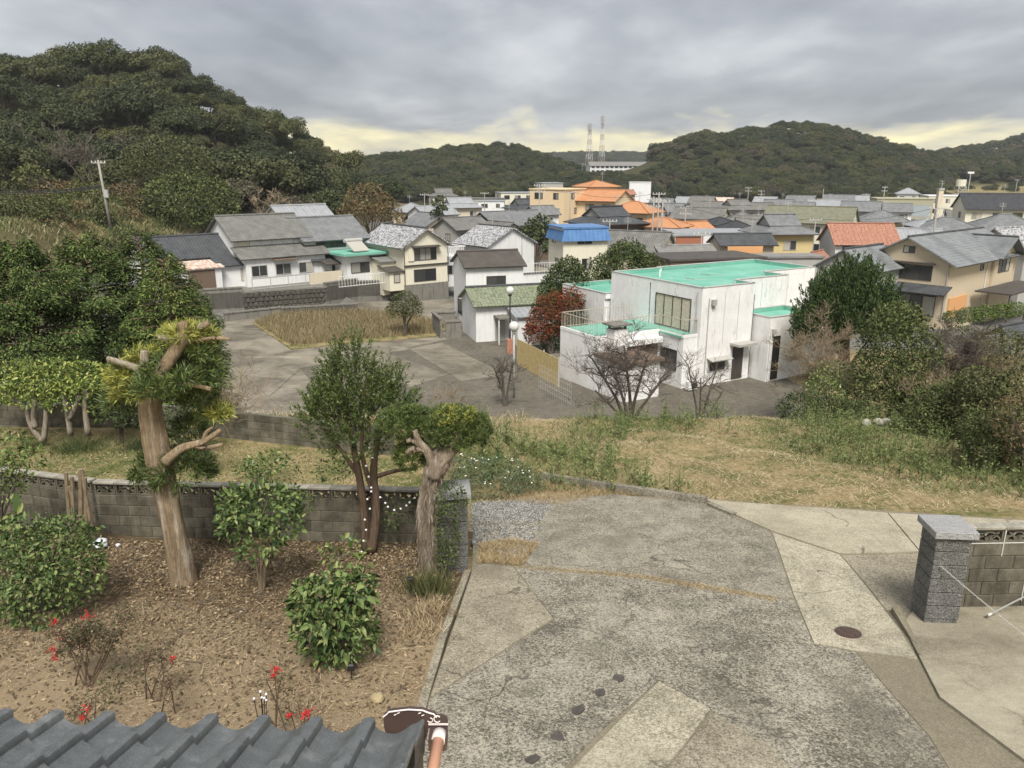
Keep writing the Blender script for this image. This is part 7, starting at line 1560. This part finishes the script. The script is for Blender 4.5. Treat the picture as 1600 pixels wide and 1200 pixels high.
for i, (lab, D, spec, n, sz, mt, bp) in enumerate((
 ('tall rounded evergreen shrub standing up in the thicket', 29.5, [(1405,550,58,60),(1375,590,45,50),(1435,590,45,48),(1400,510,42,36),(1385,640,45,35),(1430,640,40,35),(1410,490,28,18)], 19000, .105, 'thick', (1405,668)),
 ('dark low hedge at the far end of the field', 28, [(1250,640,34,24),(1300,645,40,24),(1340,650,34,22)], 6500, .09, 'dark', (1295,665)),
 ('yellow-green scrub behind the low hedge', 31, [(1310,600,44,34),(1290,615,34,26),(1340,605,30,26)], 5000, .09, 'bright', (1310,640)),
 ('green shrub mass left of the right edge, nearest the boulders', 23, [(1470,650,52,48),(1445,680,44,38),(1500,660,44,44),(1490,625,40,30)], 15000, .08, 'thick', (1470,715)),
 ('yellowish green shrub at the right edge above the dark one', 22, [(1540,630,52,40),(1590,620,44,44),(1530,600,36,26)], 8500, .09, 'olive', (1550,690)),
 ('dark leafy shrub at the right edge beside the field corner', 18.5, [(1560,700,52,46),(1600,690,50,60),(1590,740,44,40),(1540,670,36,30)], 15000, .068, 'thick', (1580,775)),
 ('brownish shrub at the right edge in front of the dark leafy one', 17.5, [(1590,655,36,44),(1610,700,36,44)], 3000, .06, 'brownleaf', (1600,740)),
 ('withered vine-covered bush behind the right shrubs', 30, [(1510,580,54,36),(1550,590,44,34),(1470,585,38,30)], 4200, .08, 'brownleaf', (1510,625)),
 ('far green shrub at the right edge under the tiled gate', 36, [(1570,545,52,30),(1600,560,40,34),(1540,560,36,24),(1500,530,34,20)], 7500, .11, 'olive', (1570,585)))):
    leafy('thicket_shrub', lab, 'shrub', D, spec, n, sz, LM[mt], bp, None, .5, .05, 9, 120+i, False, .5, .5, TK)
leafy('garden_hedge', 'clipped green hedge under the carport of the beige house', 'hedge', 60, [(1490,497,16,11),(1515,493,18,12),(1540,490,18,12),(1565,487,18,12),(1585,484,14,12)], 8500, .12, LM['hinoki'], (1540,505), None, .5, .05, 5, 140, False, .6)
# ---- trees round the lot
for i, (nm, lab, D, spec, n, sz, mt, bp) in enumerate((
 ('broadleaf_tree', 'dark round tree left of the flat-roofed house, behind the maple', 60, [(885,440,32,32),(865,455,24,24),(905,455,24,26),(890,420,20,18)], 9000, .17, 'dark', (885,500)),
 ('broadleaf_tree', 'large dark tree behind the deck of the flat-roofed house', 62, [(975,420,42,36),(945,430,30,32),(1010,425,30,30),(980,395,28,20),(960,450,36,26),(1015,445,24,22)], 15000, .17, 'dark', (975,490)),
 ('maple', 'red-leaved tree beside the board fence', 55, [(868,480,30,24),(850,505,28,26),(890,470,24,20),(840,520,22,20)], 5500, .15, 'red', (860,560)),
 ('broadleaf_tree', 'green tree mixed with the red maple by the board fence', 56, [(890,490,32,26),(855,480,24,20),(895,515,26,24),(870,530,26,22)], 6000, .15, 'dark', (880,560)),
 ('shrub', 'grey-green round shrub on the dry grass island', 61, [(632,475,22,20),(620,485,16,14),(645,482,16,16)], 3200, .13, 'olive', (632,500)),
 ('roadside_tree', 'dark tree beside the tall pole at the village road', 106, [(838,362,20,18),(825,372,16,14),(856,372,16,14),(846,350,12,12)], 1500, .42, 'dark', (838,392)),
 ('roadside_tree', 'second dark tree left of the blue roof', 100, [(870,376,14,14),(862,388,14,10)], 700, .4, 'dark', (866,395)),
 ('garden_pine', 'trained pine with layered pads in the middle distance', 122, [(684,318,8,4),(690,326,8,4),(680,333,7,4),(687,310,5,4)], 420, .4, 'dark', (684,350)),
 ('hill_foot_shrub', 'large rounded shrub tree at the foot of the left hill', 97, [(290,310,60,40),(250,325,40,34),(330,320,44,38),(300,345,50,26),(345,345,30,24)], 15000, .28, 'thick', (290,375)),
 ('hill_foot_shrub', 'olive rounded tree on the left slope behind the pole', 103, [(260,250,58,36),(225,265,36,30),(300,262,34,30)], 9000, .28, 'olive', (260,310)),
 ('hill_foot_shrub', 'brownish thicket at the right foot of the left hill', 112, [(600,330,26,20),(575,315,34,28),(555,335,28,20),(615,342,18,12)], 5200, .28, 'brownleaf', (580,360)),
 ('hill_foot_shrub', 'dark bush on the slope left of the pole', 96, [(120,318,14,10),(50,275,26,16)], 1000, .35, 'olive', (100,330)))):
    leafy(nm, lab, 'tree' if 'tree' in nm or nm in ('maple', 'garden_pine') else 'shrub', D, spec, n, sz, LM[mt], bp, None, .55, .09 if D < 90 else .16, 7, 160+i, False, .45, .5)
bare('bare_hill_tree', 'leafless pale tree behind the old white houses', 96, (425,350), [(425,322,28,20),(405,325,18,16),(445,325,18,16)], 12, .16, BARK_Y, 3, 4, thin=.03); bare('bare_hill_tree', 'leafless grey tree leaning over the left slope by the pole', 100, (150,320), [(120,235,34,26),(140,255,26,22),(100,245,22,18)], 13, .14, BARK_N, 3, 4, thin=.028)
bare('bare_hill_tree', 'pale bare branches in the woods high on the left hill', 128, (30,262), [(20,225,26,20),(45,215,22,18)], 14, .16, BARK_N, 3, 4, thin=.03)
# ---- grass and weeds (uncountable)
def ray_field(px0, px1, py0, py1, n, rng, dz=0.0):
    """points spread evenly over a patch of ground"""
    c = [onz(px0, py1, -2), onz(px1, py1, -1.2), onz(px1, py0, -3), onz(px0, py0, -3)]
    return c
FIELD = [(-0.4, 15.6), (3.6, 15.1), (4.6, 14.7), (8.6, 14.1), (14.5, 14.2), (15.0, 20), (13.5, 25.5), (9, 27.5), (2, 27.8), (-4, 26), (-3.5, 19.5), (-1, 17)]
def in_poly(x, y, poly):
    c = np.zeros(len(x), bool); j = len(poly)-1
    for i in range(len(poly)):
        xi, yi = poly[i]; xj, yj = poly[j]; k = ((yi > y) != (yj > y)) & (x < (xj-xi)*(y-yi)/(yj-yi+1e-12)+xi); c ^= k; j = i
    return c
def vn(x, y, s, seed):
    g = np.random.default_rng(seed); f = 0
    for k in range(5):
        a = g.uniform(0, 6.28); w = g.uniform(.6, 1.6)*s; f = f + np.sin((x*np.cos(a)+y*np.sin(a))*w+g.uniform(0, 6.28))
    return f/5
M_DRY = leafmat('dry_grass', [(0.22,0.17,0.095),(0.35,0.28,0.165),(0.50,0.415,0.265),(0.62,0.53,0.36),(0.30,0.25,0.14)], .8, .2, 0); M_GRN = leafmat('green_weed', [(0.05,0.075,0.022),(0.095,0.13,0.038),(0.15,0.185,0.06),(0.21,0.23,0.09)], .6, .25, 0); M_GOLD = leafmat('golden_grass', [(0.24,0.165,0.08),(0.36,0.265,0.14),(0.50,0.40,0.235),(0.40,0.32,0.18)], .8, .2, 0)
def gz(x, y): return terr(x, y) - .06*((y >= 13.5) & (y < 36))
def sward(name, label, poly, n, seed, mat, ln, wd, up, cond=None, z=None, kind=None):
    rng = np.random.default_rng(seed); xs = [p[0] for p in poly]; ys = [p[1] for p in poly]; x = rng.uniform(min(xs), max(xs), n); y = rng.uniform(min(ys), max(ys), n); ok = in_poly(x, y, poly)
    if cond is not None: ok &= cond(x, y) > rng.uniform(-1, 1, n)*.5
    x, y = x[ok], y[ok]; zz = gz(x, y) if z is None else np.full(len(x), z); P = np.column_stack((x, y, zz)); m = len(P)
    V, F = blades(P, rng.uniform(*ln, m), rng.uniform(*wd, m), rng, up=up if np.isscalar(up) else up)
    return tag(obj(name, np_mesh(name, V, F), mat), label, 'grass', None, 'stuff')
sward('dry_grass', 'dry pale grass matted over the weedy field', FIELD, 95000, 1, M_DRY, (.04, .15), (.005, .010), 2.2, lambda x, y: .35+1.6*vn(x, y, .75, 3)+.7*vn(x, y, 2.6, 8))
sward('green_weeds', 'green weeds growing through the dry field', FIELD, 70000, 2, M_GRN, (.05, .22), (.010, .020), .9, lambda x, y: -.05-1.9*vn(x, y, .75, 3)+.6*vn(x, y, 2.2, 7))
def tall_weeds():
    rng = np.random.default_rng(12); n = 800; x = rng.uniform(-3, 14, n*5); y = rng.uniform(15, 27, n*5); ok = in_poly(x, y, FIELD) & (vn(x, y, .75, 3)+.4*vn(x, y, 2.2, 7) < .0); x, y = x[ok][:n], y[ok][:n]; z = gz(x, y); Vs, Fs, o = [], [], 0; m = MB()
    for a, b, c in zip(x, y, z):
        h = rng.uniform(.25, .8); m.tube([(a,b,c),(a+rng.normal(0,.03),b,c+h)], [.008,.003], 3, False); k = int(26*h/.5); t = rng.uniform(.1, 1, k); P = np.column_stack((a+rng.normal(0,.04,k), b+rng.normal(0,.04,k), c+h*t)); ln = rng.uniform(.06,.15,k)*(1.2-t*.6); V, F = leaf_quads(P, np.column_stack((rng.normal(0,.4,k),rng.normal(0,.4,k),np.ones(k))), ln, ln*.3, rng, np.column_stack((rng.normal(size=k),rng.normal(size=k),rng.uniform(.1,.9,k)))); Vs.append(V); Fs.append(F+o); o += len(V)
    w = obj('tall_weeds', np_mesh('tall_weeds', np.concatenate(Vs), np.concatenate(Fs)), M_GRN); tag(w, 'upright leafy weeds standing in the field', 'weeds', None, 'stuff'); s = m.build('stems', M_GRN, w); s['kind'] = 'stuff'
tall_weeds()
bank = [tuple(ony(px, py).xy) for px, py in ((745,775),(860,790),(960,772),(1095,778),(1000,762),(930,750),(860,728),(790,735))]
sward('golden_bank_grass', 'golden dead grass overgrowing the left end of the long kerb', bank, 26000, 4, M_GOLD, (.08, .24), (.005, .010), 1.1, None)
P_ = [tuple(ony(px, py).xy) for px, py in ((748,880),(815,884),(842,850),(800,845),(748,850))]; sward('gravel_edge_grass', 'thin straw creeping over the gravel edge', [tuple(ony(px, py).xy) for px, py in ((744,772),(866,772),(850,800),(845,790),(750,792))], 5000, 35, M_DRY, (.04, .14), (.004, .009), 1.6); sward('gravel_straw', 'sparse straw lying on the gravel', [tuple(ony(px, py).xy) for px, py in ((744,785),(862,780),(838,832),(816,872),(745,850))], 3000, 36, M_DRY, (.03, .09), (.004, .008), 4.0); sward('gate_grass', 'yellow grass tuft between gravel and concrete by the left pillar', P_, 9000, 5, M_GOLD, (.04, .12), (.004, .008), 1.0, lambda x, y: .15+1.2*vn(x, y, 3.5, 2))
def joint_grass():
    rng = np.random.default_rng(9); n = 2600; t = rng.uniform(0, 1, n)**.8; px = 800+t*410; py = np.interp(px, [800,830,1000,1190,1210], [884,887,901,932,937]); P = np.array([ony(float(a), float(b)) for a, b in zip(px, py+rng.normal(0, 2.4, n))]); V, F = blades(P, rng.uniform(.015, .05, n), rng.uniform(.004, .008, n), rng, up=2.5)
    tag(obj('joint_grass', np_mesh('joint_grass', V, F), M_GOLD), 'thin line of dead grass in the curved driveway joint', 'grass', None, 'stuff')
joint_grass()
def gravel():
    rng = np.random.default_rng(14); poly = [tuple(ony(px, py).xy) for px, py in ((738,785),(862,780),(838,832),(816,872),(738,850))]; xs = [p[0] for p in poly]; ys = [p[1] for p in poly]; n = 15000; x = rng.uniform(min(xs), max(xs), n); y = rng.uniform(min(ys), max(ys), n); ok = in_poly(x, y, poly); x, y = x[ok], y[ok]; m = len(x); k_ = rng.uniform(size=m) < .3; x = x+k_*rng.normal(0, .13, m); y = y+k_*rng.normal(0, .13, m); s = rng.uniform(.006, .02, m); base = np.array([(1,0,0),(0,1,0),(-1,0,0),(0,-1,0),(0,0,1)]); V = base[None]*s[:,None,None]*rng.uniform(.6, 1.3, (m,5,1))
    a = rng.uniform(0, 6.28, m); c, sn = np.cos(a)[:,None], np.sin(a)[:,None]; V = np.stack((V[:,:,0]*c-V[:,:,1]*sn, V[:,:,0]*sn+V[:,:,1]*c, V[:,:,2]), -1)+np.column_stack((x, y, -.13*(y-6)-.002))[:,None,:]; F = np.array([(0,1,4),(1,2,4),(2,3,4),(3,0,4)]); F = (np.arange(m)[:,None,None]*5+F[None]).reshape(-1,3)
    o = obj('gravel', np_mesh('gravel', V.reshape(-1,3), F), leafmat('gravel_stone', [(0.08,0.08,0.078),(0.15,0.15,0.145),(0.24,0.235,0.22),(0.38,0.365,0.335)], .8, .3, 0)); tag(o, 'grey gravel patch beside the left gate pillar', 'gravel', None, 'stuff')
    pts = [Vector((p[0], p[1], yard(p[1])-.012)) for p in poly]; g2 = MB().slab(inset(pts, 0), .01).build('gravel_bed', plain('gravel_fines', (.17,.165,.15), .95, .1, .4, 50)); tag(g2, kind='structure')
gravel()
TERR = [(-13, 14.6), (-7.4, 13.0), (-1.4, 12.7), (-.9, 15.5), (-2.9, 17.5), (-10.4, 19.6), (-14, 19.8)]
sward('path_moss', 'short mossy grass on the path behind the block wall', TERR, 75000, 15, M_GRN, (.02, .07), (.008, .016), 1.4, lambda x, y: .35+vn(x, y, 1.2, 9)); sward('path_straw', 'pale dead leaves and straw on the path behind the block wall', TERR, 9000, 16, M_DRY, (.03, .09), (.008, .020), 3.0)
SLOPE = [(-14, 20.6), (-10, 20.3), (-3.2, 18.2), (-1, 21), (1, 27.5), (-3, 32), (-14, 34), (-22, 30)]
sward('slope_grass', 'rough dry grass on the slope down to the lot', SLOPE, 36000, 17, M_DRY, (.15, .5), (.010, .022), .8, lambda x, y: .3+vn(x, y, .8, 4)); sward('slope_weeds', 'green weeds on the slope down to the lot', SLOPE, 20000, 18, M_GRN, (.12, .4), (.012, .03), .7, lambda x, y: -.1-vn(x, y, .8, 4))
isl = [gxy(*q, LZ) for q in ((397,506),(440,494),(560,488),(640,494),(698,512),(678,523),(560,533),(457,543))]; sward('island_grass', 'tall tawny dead grass on the island in the lot', isl, 30000, 19, leafmat('tawny_grass', [(0.17,0.13,0.07),(0.27,0.21,0.12),(0.37,0.30,0.185),(0.20,0.185,0.09)], .8, .15, 0), (.2, .7), (.02, .045), .5, None, LZ+.1)
# ------------------------------------------------------------------ left slope: vegetable plots and scrub
def mat_red():
    t = NT('red_earth'); p = t.pos(); n = t.noise(p, 1.2, 4, .6); f = t.noise(p, 8, 4, .7); t.set('Base Color', t.mix(t.ramp(n, [(.4, 0.0), (.6, 1.0)]), t.mix(f, (.13, .085, .05), (.26, .16, .10)), t.mix(f, (.09, .09, .04), (.22, .20, .10)))); t.bump(f, .6, .1); return t.done(.95, .1)
M_RED = mat_red()
def plot(px0, px1, D0, D1):
    us = np.linspace(0, 1, 40); vs = np.linspace(0, 1, 6); U, Vv = np.meshgrid(us, vs); Y = D0+(D1-D0)*Vv; X = ((px0-800)+(px1-px0)*U)/FOC*Y*CP; Z = terr(X, Y)+.06; ny, nx = X.shape; idx = np.arange(ny*nx).reshape(ny, nx)
    F = np.column_stack((idx[:-1,:-1].ravel(), idx[:-1,1:].ravel(), idx[1:,1:].ravel(), idx[1:,:-1].ravel())); tag(obj('vegetable_plot', np_mesh('vegetable_plot', np.column_stack((X.ravel(), Y.ravel(), Z.ravel())), F), M_RED), kind='structure')
sward('slope_rough_grass', 'rough brownish grass on the left slope below the plots', [(-78,76),(-40,76),(-38,102),(-78,102)], 16000, 90, MATS['dry_grass'], (.3, .8), (.03, .07), .8, lambda x, y: .1+vn(x, y, .4, 5)); sward('slope_green_growth', 'green growth among the rough grass on the left slope', [(-78,76),(-40,76),(-38,102),(-78,102)], 60000, 91, MATS['green_weed'], (.25, .8), (.04, .09), .9, lambda x, y: .05-vn(x, y, .4, 5))
plot(-60, 150, 84, 87.5); plot(-60, 230, 90, 94)
g = np.random.default_rng(77)
for i in range(120):
    px = g.uniform(-20, 262); D = g.uniform(81, 99); x = (px-800)/FOC*D*CP; z = terr1(x, D); zz = z+.5-CAMZ; py = 600-FOC*(D*SP+zz*CP)/(D*CP-zz*SP); w = g.uniform(9, 22); k = ['olive', 'brownleaf', 'thick'][int(g.choice(3, p=[.45, .2, .35]))]
    if 90 < D < 94 and g.uniform() < .6: continue
    leafy('slope_bush', {'olive': 'low olive bush on the left slope', 'brownleaf': 'low withered bush on the left slope', 'thick': 'low green bush on the left slope'}[k], 'shrub', D, [(px, py-3, w, w*.55), (px-w*.6, py, w*.6, w*.4), (px+w*.6, py, w*.6, w*.4)], int(28*w), .26, LM[k], (px, py), None, .55, .04, 0, 400+i, False, .5, .5, 'bushes on the left slope: '+k)
for i, (x, y, w, h, D, n, mt, lab) in enumerate(((20,300,40,16,97,2000,'olive','scrub bank above the upper plot at the left edge'),(85,298,36,16,97.5,2000,'brownleaf','brownish scrub above the upper plot'),(140,300,34,16,98,1800,'olive','olive scrub left of the pole foot'),(195,304,34,16,98,1700,'brownleaf','withered scrub right of the pole'),(40,331,18,3,88,300,'bright','row of green vegetables on the left slope plot'),(235,330,30,20,95,1500,'olive','olive bush right of the plots'))):
    leafy('slope_scrub' if h > 8 else 'vegetable_row', lab, 'shrub' if h > 8 else 'vegetables', D, [(x,y,w,h),(x-w*.5,y+2,w*.6,h*.8),(x+w*.5,y+2,w*.6,h*.8)], n, .30, LM[mt], (x, y+h), None, .55, .05, 0, 300+i, False, .5)
M_POT = plain('white_pot', (.7, .7, .66))
for i, (x, y) in enumerate(((5,317),(14,318),(28,325),(33,322),(74,327),(108,325))):
    b = at(x, y, 94); o = MB().cbox(-.22, .22, -.22, .22, -.6, .3, .03).build('white_crate', M_POT); o.location = b; tag(o, ['leftmost','second','third','fourth','fifth','rightmost'][i]+' of the small white crates on the left slope, counted from the left', 'crate', 'white crates on the slope plots')
# ------------------------------------------------------------------ air
def haze():
    m = MB(); m.box(-2300, 2300, -60, 5200, -45, 95); o = m.build('haze', None); mt = bpy.data.materials.new('haze_air'); mt.use_nodes = True; nt = mt.node_tree; nt.nodes.clear(); out = nt.nodes.new('ShaderNodeOutputMaterial'); v = nt.nodes.new('ShaderNodeVolumePrincipled'); v.inputs['Color'].default_value = (.86, .90, .95, 1); v.inputs['Density'].default_value = 0.00022; v.inputs['Anisotropy'].default_value = 0.2; nt.links.new(v.outputs[0], out.inputs['Volume'])
    o.data.materials.append(mt); tag(o, 'thin pale haze in the air over the valley', 'haze', None, 'stuff')
haze()
